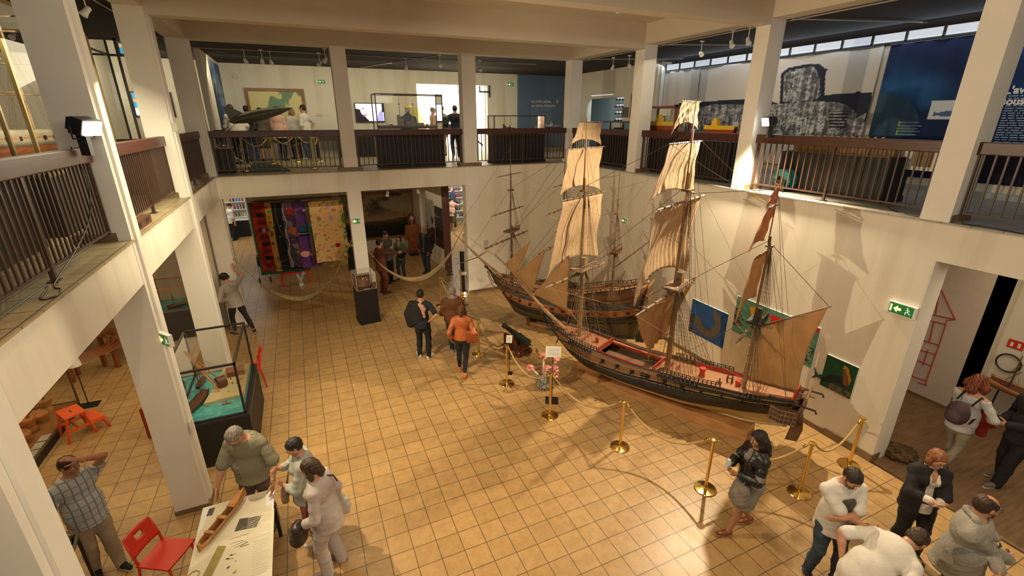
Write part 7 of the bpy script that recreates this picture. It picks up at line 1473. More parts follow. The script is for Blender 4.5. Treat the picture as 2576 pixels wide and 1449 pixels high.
t = thing('glass_table', 'small glass-topped stand in front of the man in the plaid shirt', 'table', (-1.28, -8.12, 0), R(10)); q = MB(); q.box(-.28, .28, -.28, .28, .84, .85); obj('glass_top', q, GLASS, t); q = MB(); q.box(-.30, .30, -.30, -.28, .82, .86); q.box(-.30, .30, .28, .30, .82, .86); q.box(-.30, -.28, -.28, .28, .82, .86); q.box(.28, .30, -.28, .28, .82, .86); obj('top_frame', q, mat('olive_metal', (.16, .15, .07), .4), t)
for x in (-.28, .28):
    for y in (-.28, .28): q = MB(); q.box(x-.015, x+.015, y-.015, y+.015, 0, .82); obj('leg', q, DKF, t)

# ================================================================== RIGHT WALL PICTURES
def p_blue(U, Vv):
    c = full(U, (.10, .30, .52))*(.75+.5*fbm(U*7, Vv*6, 1))[..., None]; r_ = np.hypot((U-.50)*1.1, (Vv-.55)*.85); m_ = (abs(r_-.30) < .085)*(~((Vv > .55) & (U < .62))) ; c = mixc(c, (.36, .32, .26), m_); return mixc(c, (.16, .09, .09), (U < .12)*(Vv < .55)*(fbm(U*10, Vv*12, 4) > .4))
def p_teal(U, Vv):
    c = full(U, (.33, .55, .47))*(.85+.3*fbm(U*5, Vv*6, 2))[..., None]; c = mixc(c, (.86, .63, .06), pmask(U, Vv, [(.18, .84), (.33, .92), (.42, .50), (.28, .30)])); c = mixc(c, (.78, .13, .07), pmask(U, Vv, [(.44, .86), (.62, .88), (.56, .62), (.48, .58)])); c = mixc(c, (.62, .60, .52), pmask(U, Vv, [(.26, .45), (.42, .62), (.58, .50), (.56, .18), (.44, .10)])*(np.sin(U*160+Vv*60)*np.sin(Vv*140) > -.2)); c = mixc(c, (.80, .08, .05), pmask(U, Vv, [(.9, .90), (1, .88), (1, .96), (.93, .97)]))
    k = lambda x, y, w_, h_, s: disc(U, Vv, x, y, w_, h_)*(fbm(U*60, Vv*26, s) > .50); return mixc(mixc(c, (.36, .08, .07), k(.05, .42, .09, .26, 3)), (.30, .05, .06), k(.93, .28, .08, .24, 8))
def p_merm(U, Vv):
    c = full(U, (.06, .27, .17))*(.7+.6*fbm(U*6, Vv*6, 6))[..., None]; c = mixc(c, (.03, .12, .13), pmask(U, Vv, [(0, .22), (.30, .48), (.55, .50), (.80, .36), (.78, .26), (.5, .30), (.25, .18), (.05, .12)])); c = mixc(c, (.48, .30, .14), pmask(U, Vv, [(.56, .84), (.70, .80), (.80, .52), (.82, .30), (.68, .34), (.62, .60)])); c = mixc(c, (.66, .52, .12), pmask(U, Vv, [(.58, .90), (.72, .86), (.88, .56), (.86, .36), (.78, .60), (.66, .80), (.56, .78)])); return mixc(c, (.42, .34, .28), (Vv < .2)*(U > .3)*(fbm(U*20, Vv*20, 3) > .45))
XR = W_-.004
wall_pic('canvas_painting', 'blue painting with a grey curved shape low on the right wall', 'painting', 'x', XR, -6.05, -7.10, .60, 1.43, p_blue, None, 0, .03, 90, 70)
wall_pic('canvas_painting', 'small corner of a blue painting behind the main mast', 'painting', 'x', XR, -5.2, -5.52, .95, 1.46, p_blue, None, 0, .03, 30, 40)
wall_pic('canvas_painting', 'wide teal painting with a yellow and red fish and dark corals', 'painting', 'x', XR, -7.24, -9.02, 1.12, 1.92, p_teal, None, 0, .03, 170, 80)
mt = wall_pic('canvas_painting', 'dark green underwater painting with a golden-haired swimming figure', 'painting', 'x', XR, -9.24, -9.77, .91, 1.52, p_merm, None, 0, .04, 80, 80)
q = MB(); q.prism([(-.26, .20), (-.34, .16), (-.42, .26), (-.38, .14), (-.43, .04), (-.33, .12), (-.26, .10)], .012, .03, Matrix(((1, 0, 0, 0), (0, 0, -1, 0), (0, 1, 0, 0), (0, 0, 0, 1)))); obj('tail_cutout', q, mat('tail_green', (.012, .05, .055), .6), mt)

# ================================================================== EXIT SIGNS, SMALL WALL FITTINGS
SG = mat('sign_green', (.01, .16, .05), .4, emit=.25, ecol=(.01, .2, .05)); SGW = mat('sign_glow', (1, .8, .3), .4, emit=4.0, ecol=(1, .62, .12)); SGP = mat('sign_white', (.7, .72, .6), .4, emit=.5, ecol=(.8, .9, .6))
def exit_sign(label, loc, rz, w_=.30, h_=.15, left=True, glow=True):
    t = thing('exit_sign', label, 'exit sign', loc, rz, 'green emergency exit signs'); q = MB(); q.box(-w_/2-.03, w_/2+.03, 0, .05, -h_/2-.012, h_/2+.012); obj('housing', q, WHITE, t); q = MB(); q.box(-w_/2, w_/2, -.003, .0, -h_/2, h_/2); fc = obj('green_panel', q, SG, t)
    s = -1 if left else 1; Mx = Matrix(((s, 0, 0, 0), (0, 0, -1, -.0045), (0, 1, 0, 0), (0, 0, 0, 1))); k = h_
    q = MB(); q.prism([(-.05*0+.0, .12*k), (.30*k, .12*k), (.30*k, .32*k), (.62*k, 0), (.30*k, -.32*k), (.30*k, -.12*k), (0, -.12*k)], 0, .001, Mx); obj('arrow', q, SGW if glow else SGP, fc)
    q = MB(); x0 = -.55*k; q.ball((s*(x0+.06*k), -.004, .30*k), .07*k, 8, (1, .1, 1)); q.tube([(s*x0, -.004, .20*k), (s*(x0-.04*k), -.004, -.05*k), (s*(x0+.16*k), -.004, -.12*k), (s*(x0+.12*k), -.004, -.34*k)], .035*k, 5); q.tube([(s*(x0-.04*k), -.004, -.05*k), (s*(x0-.16*k), -.004, -.20*k), (s*(x0-.30*k), -.004, -.20*k)], .035*k, 5); q.tube([(s*(x0-.18*k), -.004, .04*k), (s*(x0-.06*k), -.004, .16*k), (s*(x0+.14*k), -.004, .06*k)], .028*k, 5); obj('running_figure', q, SGP, fc)
    q = MB(); q.box(-w_/2+.01, -w_/2+.25*k, -.0045, -.003, -.35*k, .35*k) if not left else q.box(w_/2*-1+.01, -w_/2+.25*k, -.0045, -.003, -.35*k, .35*k); obj('door_symbol', q, SGP, fc); return t
exit_sign('lit exit sign on the middle back column above the pedestal showcase', (3.19, -.055, 2.70), 0, .20, .13, True); exit_sign('exit sign with a lit arrow on the right wall beside the opening', (9.945, -10.10, 2.70), -math.pi/2, .32, .16, True); exit_sign('small lit exit sign on the right wall behind the masts', (9.945, -3.27, 2.75), -math.pi/2, .22, .12, True); exit_sign('lit exit sign on the left column, edge-on', (.04, -6.94, 2.77), -.9, .22, .14, True)
exit_sign('exit sign high on the gallery back wall, right of the map painting', (3.05, 5.44, 6.63), 0, .28, .12, True, False); exit_sign('exit sign on the bright wall of the room behind the gallery', (9.25, 8.2, 6.72), -.9, .3, .13, False, False); exit_sign('lit exit sign on the white pier next to the blue text wall', (10.35, 5.44, 6.72), 0, .3, .13, True)
t = thing('fire_sign', 'red fire equipment sign on the wall of the right room', 'sign', (13.49, -10.41, 1.52), -math.pi/2); q = MB(); q.box(-.11, .11, -.008, 0, -.08, .08); sgn_ = obj('sign_plate', q, REDP, t); q = MB(); q.box(-.07, -.03, -.010, -.008, -.05, .03); q.box(.03, .07, -.010, -.008, -.05, .04); obj('sign_symbol', q, WHITE, sgn_)
for (lab, loc, rz, w_, h_) in (('small white box on the gallery back wall left of the map painting', (.42, 5.47, 6.72), 0, .16, .16), ('white switch plate on the left column at the handrail', (.05, -3.42, 5.28), -.6, .09, .13), ('paper notice on the lower left column', (.045, -6.80, 1.35), math.pi/2*-1, .12, .2), ('small white sensor on the blue text wall', (12.6, 5.46, 6.1), 0, .07, .14), ('tiny caption plate right of the map painting', (2.85, 5.48, 5.55), 0, .18, .1)):
    t = thing('wall_plate', lab, 'wall fitting', loc, rz); q = MB(); q.box(-w_/2, w_/2, -.012, 0, -h_/2, h_/2); obj('plate', q, PAPER, t)
# door closer bracket and pipes
t = thing('wall_bracket', 'black iron bracket on the pier beside the bright doorway', 'bracket', (9.42, 5.45, 6.42)); q = MB(); q.box(-.03, .03, -.04, 0, -.2, .25); q.box(-.45, .0, -.04, -.01, -.03, .03); q.box(-.45, -.40, -.04, -.01, -.03, .22); obj('iron_arm', q, BLACKM, t)
# ================================================================== GALLERY: BACK
def on_gallery(P): return P
# jet model on a stand
JET = mat('jet_green', (.12, .115, .065), .4, var=.3, vs=5)
t = thing('jet_model', 'grey-green delta-wing jet model tilted nose-up on a stand behind the back railing', 'aircraft model', (1.15, 2.3, H_+1.45), R(6)); MJ = Matrix.Rotation(-.22, 4, 'Y')
q = MB(); q.lathe([(.02, -.86), (.08, -.78), (.13, -.5), (.16, -.2), (.15, .1), (.11, .42), (.065, .66), (.026, .80), (.003, .88)], 14, (0, 0, 0), MJ @ Matrix.Rotation(math.pi/2, 4, 'Y')); obj('fuselage', q, JET, t, True)
q = MB(); q.prism([(.28, 0), (-.55, .52), (-.72, .52), (-.70, 0), (-.72, -.52), (-.55, -.52)], -.025, -.010, MJ); obj('delta_wing', q, JET, t)
q = MB(); q.prism([(.48, .0), (.30, .22), (.24, .22), (.30, 0), (.24, -.22), (.30, -.22)], .03, .04, MJ); obj('canard', q, JET, t)
q = MB(); q.prism([(-.35, .06), (-.72, .38), (-.86, .40), (-.84, .05)], -.008, .008, MJ @ Matrix.Rotation(math.pi/2, 4, 'X')); obj('tail_fin', q, JET, t)
s = SDF(.02); c_ = MJ @ Vector((.46, 0, .075)); s.ell(tuple(c_), (.16, .045, .05)); sobj('canopy', s, .01, mat('canopy_dark', (.03, .03, .03), .08), t)
q = MB(); q.tube([MJ @ Vector((.62, 0, .06)), MJ @ Vector((.72, 0, .13)), MJ @ Vector((.80, 0, .15))], .005, 5); obj('refuel_probe', q, JET, t)
for sg in (-1, 1): q = MB(); q.tube([MJ @ Vector((.10, sg*.11, -.05)), MJ @ Vector((.34, sg*.11, -.05))], .028, 8); obj('intake', q, JET, t)
q = MB(); q.tube([MJ @ Vector((-.5, 0, -.05)), (-.62, 0, -.2), (-.95, 0, -.42), (-1.0, 0, -.7), (-.95, 0, -1.1), (-.55, 0, -1.38)], .018, 8); q.tube([(-.55, -.2, -1.44), (-.55, 0, -1.38), (-.55, .2, -1.44)], .018, 8); obj('chrome_stand', q, CHROME, t, True)
GOLD2 = BRASS
GP = [(.62, .98), (1.22, 3.2), (1.95, 3.7), (2.32, 1.05), (2.62, 3.6)]
for i, (x, y) in enumerate(GP): stanchion(x, y, 'gold rope post on the back gallery, %s' % ('nearest the left corner', 'behind the jet model tail', 'before the visitors at the map', 'just behind the railing by the column', 'right of the map painting')[i], BRASS, H_, 'rope posts on the gallery')
for i, j, l in ((0, 1, 'gold rope on the gallery left of the jet model'), (1, 3, 'gold rope on the gallery below the jet nose'), (1, 2, 'gold rope on the gallery before the map visitors'), (2, 4, 'gold rope on the gallery near the wall'), (3, 4, 'gold rope on the gallery next to the column')): rope((*GP[i], H_+.915), (*GP[j], H_+.915), .32, l, None, .015, twist=False, group='gallery barrier ropes')
t = thing('floor_mat', 'dark green mat on the gallery tiles below the jet model', 'mat', (1.1, 2.2, H_)); q = MB(); q.prism([(-.55, -1.6), (.62, -1.6), (.1, 1.6), (-.5, 1.6)], 0, .012); obj('mat_surface', q, mat('mat_green', (.035, .04, .025), .9), t)
t = thing('display_plinth', 'black plinth with a tan top in the left corner of the back gallery', 'plinth', (.18, .85, H_)); q = MB(); q.box(-.20, .22, -.2, .2, 0, .62); obj('body', q, BLACK, t); q = MB(); q.box(-.22, .24, -.22, .22, .62, .65); obj('tan_top', q, BASEW, t)
t = thing('monitor', 'small black monitor on the corner plinth of the back gallery', 'monitor', (.16, .95, H_+.65)); q = MB(); q.box(-.1, .14, -.02, .03, .05, .42); q.box(-.08, .1, -.08, .08, 0, .02); q.box(-.02, .02, -.01, .02, .02, .06); obj('housing', q, BLACKM, t)
def p_map(U, Vv):
    c = full(U, (.86, .82, .60)); n = fbm(U*4.5, Vv*4, 12, 5); c = mixc(c, (.46, .58, .50), np.clip((n-.56)*14, 0, 1)*(Vv > .3)); c = mixc(c, (.66, .66, .46), (Vv < .42)*np.clip((fbm(U*3, Vv*5, 4)-.45)*6, 0, 1)); return mixc(c, (.35, .33, .22), (abs(Vv-.36+.02*np.sin(U*30)) < .006)*(np.sin(U*150) > .3))
wall_pic('framed_map', 'large map painting in a brown wooden frame on the back gallery wall', 'painting', 'y', GY-.005, .70, 2.34, 4.75, 6.28, p_map, FRAMEW, .10, .07, 110, 90)
def p_mural(U, Vv): c = full(U, (.18, .30, .52)); c = mixc(c, (.55, .62, .72), np.clip((fbm(U*3, Vv*7, 3)-.45)*4, 0, 1)*(Vv > .35)); c = mixc(c, (.18, .17, .28), (Vv > .1)*(Vv < .78)*(fbm(U*4, Vv*4, 9)+U*.6 > 1.02)); return mixc(c, (.42, .36, .42), (Vv < .3)*(fbm(U*20, Vv*20, 3) > .4))
t = thing('wall_mural', 'tall blue mural of cliffs and sea at the left end of the back gallery', 'mural', (-.012, 5.4, H_+.3), -math.pi/2); canvas('print', lambda u, v: (2.2*u, .006, 2.65*v), p_mural, 50, 60, t); 
t.rotation_euler = (0, 0, -math.pi/2)
# television
def p_tv(U, Vv): c = full(U, (.93, .93, .98)); c = mixc(c, (.05, .04, .08), pmask(U, Vv, [(0, .72), (.16, .68), (.18, .45), (.42, .10), (.46, 0), (0, 0)])); c = mixc(c, (.55, .55, .75), pmask(U, Vv, [(.72, 0), (.80, .45), (.95, .7), (1, .3), (1, 0)])); c = mixc(c, (.75, .3, .4), disc(U, Vv, .26, .72, .05, .05)+disc(U, Vv, .30, .34, .07, .06)); return mixc(c, (.06, .06, .12), (U > .94)*(Vv > .5))
t = thing('television', 'flat television showing a bright picture on the gallery back wall', 'television', (4.62, 5.46, 5.62)); q = MB(); q.box(-.53, .53, -.045, .0, -.34, .33); obj('housing', q, BLACKM, t); canvas('screen', lambda u, v: (-.50+1.0*u, -.047, -.30+.60*v), p_tv, 40, 30, t, PM('tv_screen', .3, 1.6))
t = thing('showcase', 'black low case with a dark strip behind the railing below the television', 'showcase', (4.0, 5.0, H_)); q = MB(); q.box(-.6, .6, -.2, .2, 0, .72); obj('plinth', q, BLACK, t); q = MB(); q.box(-.62, .62, -.22, .22, .72, .9); obj('top_case', q, mat('case_brown', (.07, .025, .015), .4), t)
t = thing('bench', 'low dark bench against the gallery back wall', 'bench', (3.0, 5.15, H_)); q = MB(); q.box(-.45, .45, -.18, .18, .62, .78); obj('seat', q, mat('bench_dark', (.05, .03, .025), .4), t)
for x in (-.38, .38): q = MB(); q.box(x-.04, x+.04, -.12, .12, 0, .62); obj('leg', q, BLACK, t)
# showcase with grey warship
GREYS = mat('warship_grey', (.45, .44, .38), .5, var=.15, vs=20)
def big_case(label, x0, x1, y0, y1, hb, hg, fr=None, trim=.03):
    t = thing('showcase', label, 'showcase', ((x0+x1)/2, (y0+y1)/2, H_)); w_, d = (x1-x0)/2, (y1-y0)/2; q = MB(); q.box(-w_, w_, -d, d, .07, hb); q.box(-w_-.02, w_+.02, -d-.02, d+.02, 0, .075)
    n = int(w_*2/.12); [q.box(-w_+.06+k*.12-.003, -w_+.06+k*.12+.003, -d-.004, -d, .08, hb-.02) for k in range(n)]; obj('plinth', q, BLACK, t); q = MB(); q.box(-w_-.02, w_+.02, -d-.02, d+.02, hb, hb+trim); obj('trim_board', q, mat('case_brown', (.07, .025, .015), .4), t)
    glass_box(t, -w_+.01, w_-.01, -d+.01, d-.01, hb+trim, hg, fr or mat('case_frame_brown', (.10, .03, .018), .35), .013); return t
big_case('large glass showcase with a grey warship model on a black plinth behind the back railing', 4.08, 5.98, .42, 1.12, .90, 1.98)
def warship(label, loc, rz, L, m_, tower=1, group=None):
    t = thing('warship_model', label, 'ship model', loc, rz, group); b = L*.065
    def sk(u, v): an = math.pi*v; w_ = b*math.sin(math.pi*min(.97, max(.05, u*.75+.17)))**.5; return (L*(u-.5), -w_*math.cos(an), L*(.052+.02*max(0, u-.6))*(1-math.sin(an)**2*.95))
    q = MB(); q.grid(sk, 26, 12, .004); obj('hull', q, m_, t, True); q = MB(); q.grid(lambda u, v: (L*(u-.5)*.97, b*math.sin(math.pi*min(.97, max(.05, u*.75+.17)))**.5*(2*v-1)*.95, L*(.046+.02*max(0, u-.6))), 16, 4, .004); obj('deck', q, m_, t)
    for k, (x, w_, d, h_) in enumerate(((-.22, .10, .05, .035), (-.05, .16, .06, .05), (.12, .10, .055, .085), (.15, .05, .04, .13), (-.08, .03, .03, .10))): q = MB(); q.box(L*(x-w_/2), L*(x+w_/2), -L*d/2, L*d/2, L*.045, L*(.05+h_*min(tower, 1.3))); obj('superstructure', q, m_, t)
    for x in (.13, -.10): q = MB(); q.cyl((L*x, 0, L*.05), (L*x, 0, L*(.28 if x > 0 else .2)*tower), .006*L+.001, .002); q.tube([(L*x, -L*.04, L*.20*tower), (L*x, L*.04, L*.20*tower)], .003, 4); q.ball((L*x, 0, L*.17*tower), .014*L, 6); obj('mast', q, m_, t)
    for x in (.28, -.33): q = MB(); q.lathe([(.028*L, 0), (.028*L, .02*L), (.015*L, .03*L)], 10, (L*x, 0, L*.045)); q.cyl((L*x, 0, L*.062), (L*(x+(.09 if x > 0 else -.09)), 0, L*.075), .005*L, n=6); obj('gun_turret', q, m_, t)
    return t
warship('grey warship model inside the tall glass showcase', (5.02, .78, H_+1.06), R(180), 1.72, GREYS, 2.3)
t = thing('diving_mannequin', 'dark mannequin with a yellow helmet and breathing mask behind the grey warship', 'mannequin', (5.88, 4.7, H_)); s = SDF(.04); s.ell((0, 0, 1.25), (.24, .15, .28)).cap((-.24, 0, 1.35), (-.26, -.08, 1.0), .07).cap((.24, 0, 1.35), (.26, -.08, 1.0), .07).cap((-.1, 0, .1), (-.09, 0, .95), .09).cap((.1, 0, .1), (.09, 0, .95), .09); sobj('dark_suit', s, .014, mat('suit_blue_grey', (.05, .055, .075), .8), t)
s = SDF(.02); s.ell((0, 0, 1.64), (.10, .12, .13)); hm_ = sobj('masked_head', s, .01, mat('mask_grey', (.25, .24, .21), .5), t); s = SDF(.02); s.ell((0, 0, 1.73), (.125, .14, .085)); s.cut((0, 0, -1), -1.70); sobj('yellow_helmet', s, .01, mat('helmet_yellow', (.70, .48, .06), .4), t); q = MB(); [q.tube([(-.05, -.08, 1.58), (-.1, -.15, 1.56)], .04, 8)]; obj('mask_filter', q, mat('mask_grey', (.25, .24, .21)), hm_)
t = thing('yellow_notice', 'small yellow notice on the pier right of the mannequin', 'notice', (6.3, 5.47, 5.66)); q = MB(); q.box(-.12, .12, -.01, 0, -.16, .16); obj('notice', q, mat('notice_yellow', (.65, .55, .12), .6), t)
t = thing('lantern_display', 'pale lantern-shaped exhibit on a stand in the bright room', 'lantern', (6.9, 7.2, H_)); q = MB(); q.box(-.22, .22, -.2, .2, 0, 1.15); obj('stand', q, mat('tan_stand', (.5, .36, .2), .6), t); q = MB(); q.lathe([(.16, 1.2), (.16, 1.5), (.05, 1.66), (.05, 1.7), (.14, 1.18)], 12); obj('lantern_body', q, mat('lantern_brass', (.55, .42, .2), .4), t, 40)
# second showcase
big_case('wide glass showcase with small dark ship models left of the blue text wall', 7.58, 9.36, .40, .95, .84, 1.42, mat('case_frame_dark', (.03, .025, .02), .4)); wg = mat('dark_green_ship', (.06, .075, .06), .5)
warship('dark green small warship model, left in the wide showcase', (8.15, .66, H_+.98), R(180), .9, wg, 2.2); warship('dark green small warship model, right in the wide showcase', (8.95, .68, H_+.98), R(0), .62, wg, 2.8)
t = thing('round_table', 'small round blue-grey table behind the wide showcase', 'table', (9.9, 2.0, H_)); q = MB(); q.lathe([(.32, .70), (.34, .73), (.33, .78), (.30, .80)], 24); obj('tabletop', q, mat('table_blue', (.10, .14, .18), .5), t, 40); q = MB(); q.cyl((0, 0, 0), (0, 0, .7), .03); q.lathe([(.2, 0), (.2, .02), (.03, .04)], 16); obj('pedestal', q, BLACKM, t)
warship('white long ship model on the gallery before the blue text wall', (10.0, 1.4, H_+1.05), R(0), .95, mat('ship_white', (.6, .58, .55), .5), .8)
t = thing('ship_shelf', 'thin shelf carrying the white long ship model', 'shelf', (10.0, 1.4, H_)); q = MB(); q.box(-.5, .5, -.1, .1, 1.02, 1.045); obj('board', q, BLACKM, t); q = MB(); q.cyl((0, 0, 0), (0, 0, 1.02), .02); obj('support', q, BLACKM, t)
t = thing('model_crate', 'brown slatted rack with a sloping rail left of the wide showcase', 'rack', (7.35, 2.6, H_)); q = MB(); [q.box(-.02, .02, -.25, .25, .25+.12*k, .28+.12*k) for k in range(5)]; q.box(-.03, .03, -.27, -.24, 0, .9); q.box(-.03, .03, .24, .27, 0, .9); obj('slats', q, CARR, t); q = MB(); q.tube([(-.1, -.1, 1.0), (.6, -.2, .45)], .03, 6); obj('sloping_rail', q, HW, t)
# blue wall text
WT = mat('letter_white', (.62, .66, .72), .7); Mt = Matrix(((1, 0, 0, 0), (0, 0, -1, 0), (0, 1, 0, 0), (0, 0, 0, 1)))
t = thing('wall_text', 'white printed text on the blue gallery wall', 'wall text', (11.35, GY-.024, 5.75)); [text(s_, .155, WT, 'heading', t, Mt @ Matrix.Translation((0, y_, 0)), .004) for s_, y_ in (("un poilu aérien,", .30), ("un siècle d'histoire", .13))]; text_rows(t, Mt @ Matrix.Translation((.50, -.42, 0)), 1.0, 1.15, 22, mat('text_pale', (.30, .36, .46), .7))
# corner and right gallery
wall_x = 12.95
def p_dark(U, Vv): c = full(U, (.20, .19, .20))*(.6+.7*fbm(U*6, Vv*6, 2))[..., None]; c = mixc(c, (.55, .52, .48), (Vv > .8)*(fbm(U*9, Vv*9, 2) > .5)); return mixc(c, (.62, .56, .48), disc(U, Vv, .52, .5, .03, .14)+disc(U, Vv, .2, .3, .03, .12))
wall_pic('framed_picture', 'dark picture in a pale pine frame on the corner gallery wall', 'picture', 'x', wall_x-.003, .72, -.30, 5.46, 6.2, p_dark, FRAMEP, .04, .05, 60, 50)
t = thing('wall_plaque', 'small dark square plaque left of the pine-framed picture', 'plaque', (wall_x, 1.05, 5.62), -math.pi/2); q = MB(); q.box(-.17, .17, -.02, 0, -.17, .17); obj('plate', q, mat('plaque_dark', (.05, .045, .035), .5), t)
HEL = mat('helmet_white', (.75, .75, .74), .3); q = MB(); t = thing('helmet_rack', 'white shelf rack in the pale blue room behind the corner opening', 'rack', (15.1, 3.3, H_), 0)
for k in range(7): q.box(-.05, .2, -1.4, 1.3, .6+.28*k, .62+.28*k)
q.box(.16, .2, -1.4, 1.3, .3, 2.6); obj('shelf_boards', q, WHITE, t)
hp = None
for k in range(6):
    for j in range(12):
        loc = (15.05, 2.05+.215*j, H_+.62+.28*k); lab = 'white helmet with a black visor on the rack in the pale blue room'
        if hp is None:
            hp = thing('helmet', lab, 'helmet', loc, 0, 'helmets on the rack behind the corner'); q = MB(); q.ball((0, 0, .10), .09, 10, (1, .95, 1.05)); obj('shell', q, HEL, hp, True); q = MB(); q.box(-.10, -.05, -.06, .06, .05, .11); obj('visor', q, BLACKM, hp)
        else: dup(hp, loc, 0)
t = thing('ventilation_duct', 'round grey duct opening high in the pale blue room', 'duct', (15.0, 3.0, 6.65)); q = MB(); q.tube([(0, .26*math.cos(a_), .26*math.sin(a_)) for a_ in [2*math.pi*i/20 for i in range(20)]], .06, 8, True); obj('duct_ring', q, mat('duct_grey', (.4, .4, .4), .5), t, True)
# curtain banners with the submarine
def toYZ(px, X): return [(onx(x, y, X).y, onx(x, y, X).z) for x, y in px]
BXX = 13.14
def banner(name, label, pa, pb, X, fn, nu, nv, z0=None, z1=None, m_=None):
    """pa/pb: world Y of the left and right edges"""
    t = thing(name, label, 'banner', (X, pa, 0), 0); z0 = z0 or H_+.25; z1 = z1 or 6.80
    canvas('printed_fabric', lambda u, v: (.012*math.sin(u*22)+.01*math.sin(u*9+v*2), (pb-pa)*u, z0+(z1-z0)*v), lambda U, Vv: fn(pa+(pb-pa)*U, z0+(z1-z0)*Vv), nu, nv, t, m_, .004)
    q = MB(); q.cyl((0.0, 0, z1), (0, pb-pa, z1), .012, n=6); obj('top_bar', q, BLACKM, t); return t
sail_poly = toYZ([(1962, 262), (1966, 185), (1985, 170), (2030, 161), (2062, 161), (2076, 172), (2085, 174), (2078, 182), (2075, 240), (2105, 236), (2135, 234), (2150, 234), (2155, 229), (2163, 229), (2168, 234), (2196, 233), (2180, 350), (1700, 350), (1695, 262), (1780, 255), (1860, 250), (1900, 248), (1940, 254)], BXX)
cut_poly = toYZ([(1970, 256), (1973, 186), (1985, 178), (2040, 167), (2050, 170), (2062, 195), (2065, 240), (2055, 250), (2000, 258)], BXX); cut2 = toYZ([(1940, 264), (2050, 254), (2110, 258), (2130, 264), (2155, 285), (2150, 300), (2180, 284), (2170, 345), (1700, 350), (1700, 290), (1790, 262)], BXX); black_ = toYZ([(2086, 280), (2135, 280), (2128, 322), (2086, 322)], BXX)
def fab(Y, Z):
    c = full(Y, (.84, .82, .79)); c = mixc(c, (.17, .19, .25), pmask(Y, Z, sail_poly)); n = fbm(Y*9, Z*11, 4); st = (vn(Y*26, Z*3.2, 5) > .5)*1.0; st2 = (vn(Y*7, Z*20, 6) > .55)*1.0
    mech = np.stack([.36+.48*np.clip(st*.5+st2*.35+n-.45, 0, 1)]*3, -1)*np.array([.97, .98, 1.0]); mech = mixc(mech, (.26, .28, .34), (fbm(Y*20, Z*24, 8) > .66)); m_ = np.maximum(pmask(Y, Z, cut_poly), pmask(Y, Z, cut2)); c = c*(1-m_[..., None])+mech*m_[..., None]
    b_ = pmask(Y, Z, black_); c = mixc(c, (.13, .13, .17), b_*(np.sin(Z*95) > -.3)); return mixc(c, (.62, .62, .6), (abs(Y+6.9) < .0)*1.0)
ye = onx(2235, 90, BXX).y; y0_ = onx(1760, 200, BXX).y
fabm = PM('printed_curtain', .85)
banner('curtain_banner', 'pale curtain banner at the corner end of the right gallery wall', -.62, y0_+.02, BXX, fab, 60, 60, m_=fabm); banner('curtain_banner', 'pale curtain banner printed with a cut-away submarine tower', y0_-.03, ye+.02, BXX-.01, fab, 260, 150, m_=fabm)
nose = toYZ([(2205, 232), (2240, 234), (2275, 245), (2300, 265), (2309, 290), (2305, 315), (2290, 342), (2170, 345)], BXX); wp = toYZ([(2344, 253), (2420, 253), (2412, 300), (2331, 300)], BXX); torp = toYZ([(2346, 290), (2350, 281), (2358, 284), (2375, 280), (2400, 278), (2400, 294), (2372, 294), (2356, 290), (2350, 293)], BXX)
def blu(Y, Z):
    n = fbm(Y*.8, Z*1.4, 7, 3); c = full(Y, (.07, .16, .32)); c = mixc(c, (.20, .46, .72), np.clip((n-.42)*3.2, 0, 1)*np.clip((6.6-Z)*1.2, 0, 1)*np.clip((Z-4.9)*2, 0, 1)); c = mixc(c, (.06, .10, .20), Z < 4.95); c = mixc(c, (.21, .33, .42), pmask(Y, Z, nose)); c = mixc(c, (.86, .90, .94), pmask(Y, Z, wp)); c = mixc(c, (.35, .42, .62), pmask(Y, Z, torp))
    z0 = onx(2330, 317, BXX).z
    for k in range(5): c = mixc(c, (.55, .62, .72), (abs(Z-(z0+.06-.055*k)) < .009)*(Y < -7.75)*(Y > -8.05-.05*(k % 2))); c = mixc(c, (.6, .8, .2), (abs(Z-(z0+.06-.055*k)) < .014)*(abs(Y+7.72) < .02))
    return c
banner('curtain_banner', 'dark blue banner with the submarine nose and a white torpedo picture', ye-.09, -8.55, BXX, blu, 130, 150, m_=fabm)
def blu2(Y, Z): n = fbm(Y*.8, Z*1.2, 3, 3); c = full(Y, (.06, .18, .38)); c = mixc(c, (.16, .36, .62), np.clip((n-.4)*3, 0, 1)*(Z > 4.9)); return mixc(c, (.04, .07, .15), Z < 4.9)
yt = onx(2490, 300, BXX).y
bt = banner('curtain_banner', 'deep blue banner of white text at the right edge', yt, yt-3.0, BXX, blu2, 60, 60, m_=fabm)
Mx2 = Matrix(((0, 0, -1, -.03), (-1, 0, 0, 0), (0, 1, 0, 0), (0, 0, 0, 1)))
p_ = onx(2528, 236, BXX); [text(s_, .165, mat('letter_bright', (.85, .9, .95), .6), 'heading', bt, Matrix.Translation((0, p_.y-yt, p_.z-dz_)) @ Mx2, .006) for s_, dz_ in (("L'aventure", 0), ("sous-marine", .175))]
p_ = onx(2520, 300, BXX); text_rows(bt, Matrix.Translation((0, p_.y-yt-.55, p_.z)) @ Mx2, 1.1, .78, 20, mat('text_pale2', (.40, .52, .68), .7))
m = MB(); m.box(CX-.02, CX+.1, -16, -.6, 6.86, 7.02); struct('window_1', m, mat('clerestory', (.7, .8, .9), .5, emit=.55, ecol=(.75, .85, 1)))
m = MB(); [m.box(CX-.05, CX-.02, -.6-.62*k-.02, -.6-.62*k+.02, 6.84, 7.04) for k in range(24)]; m.box(CX-.05, CX-.02, -16, -.6, 6.83, 6.86); struct('trim_2', m, mat('dark_frame', (.05, .05, .05), .5))
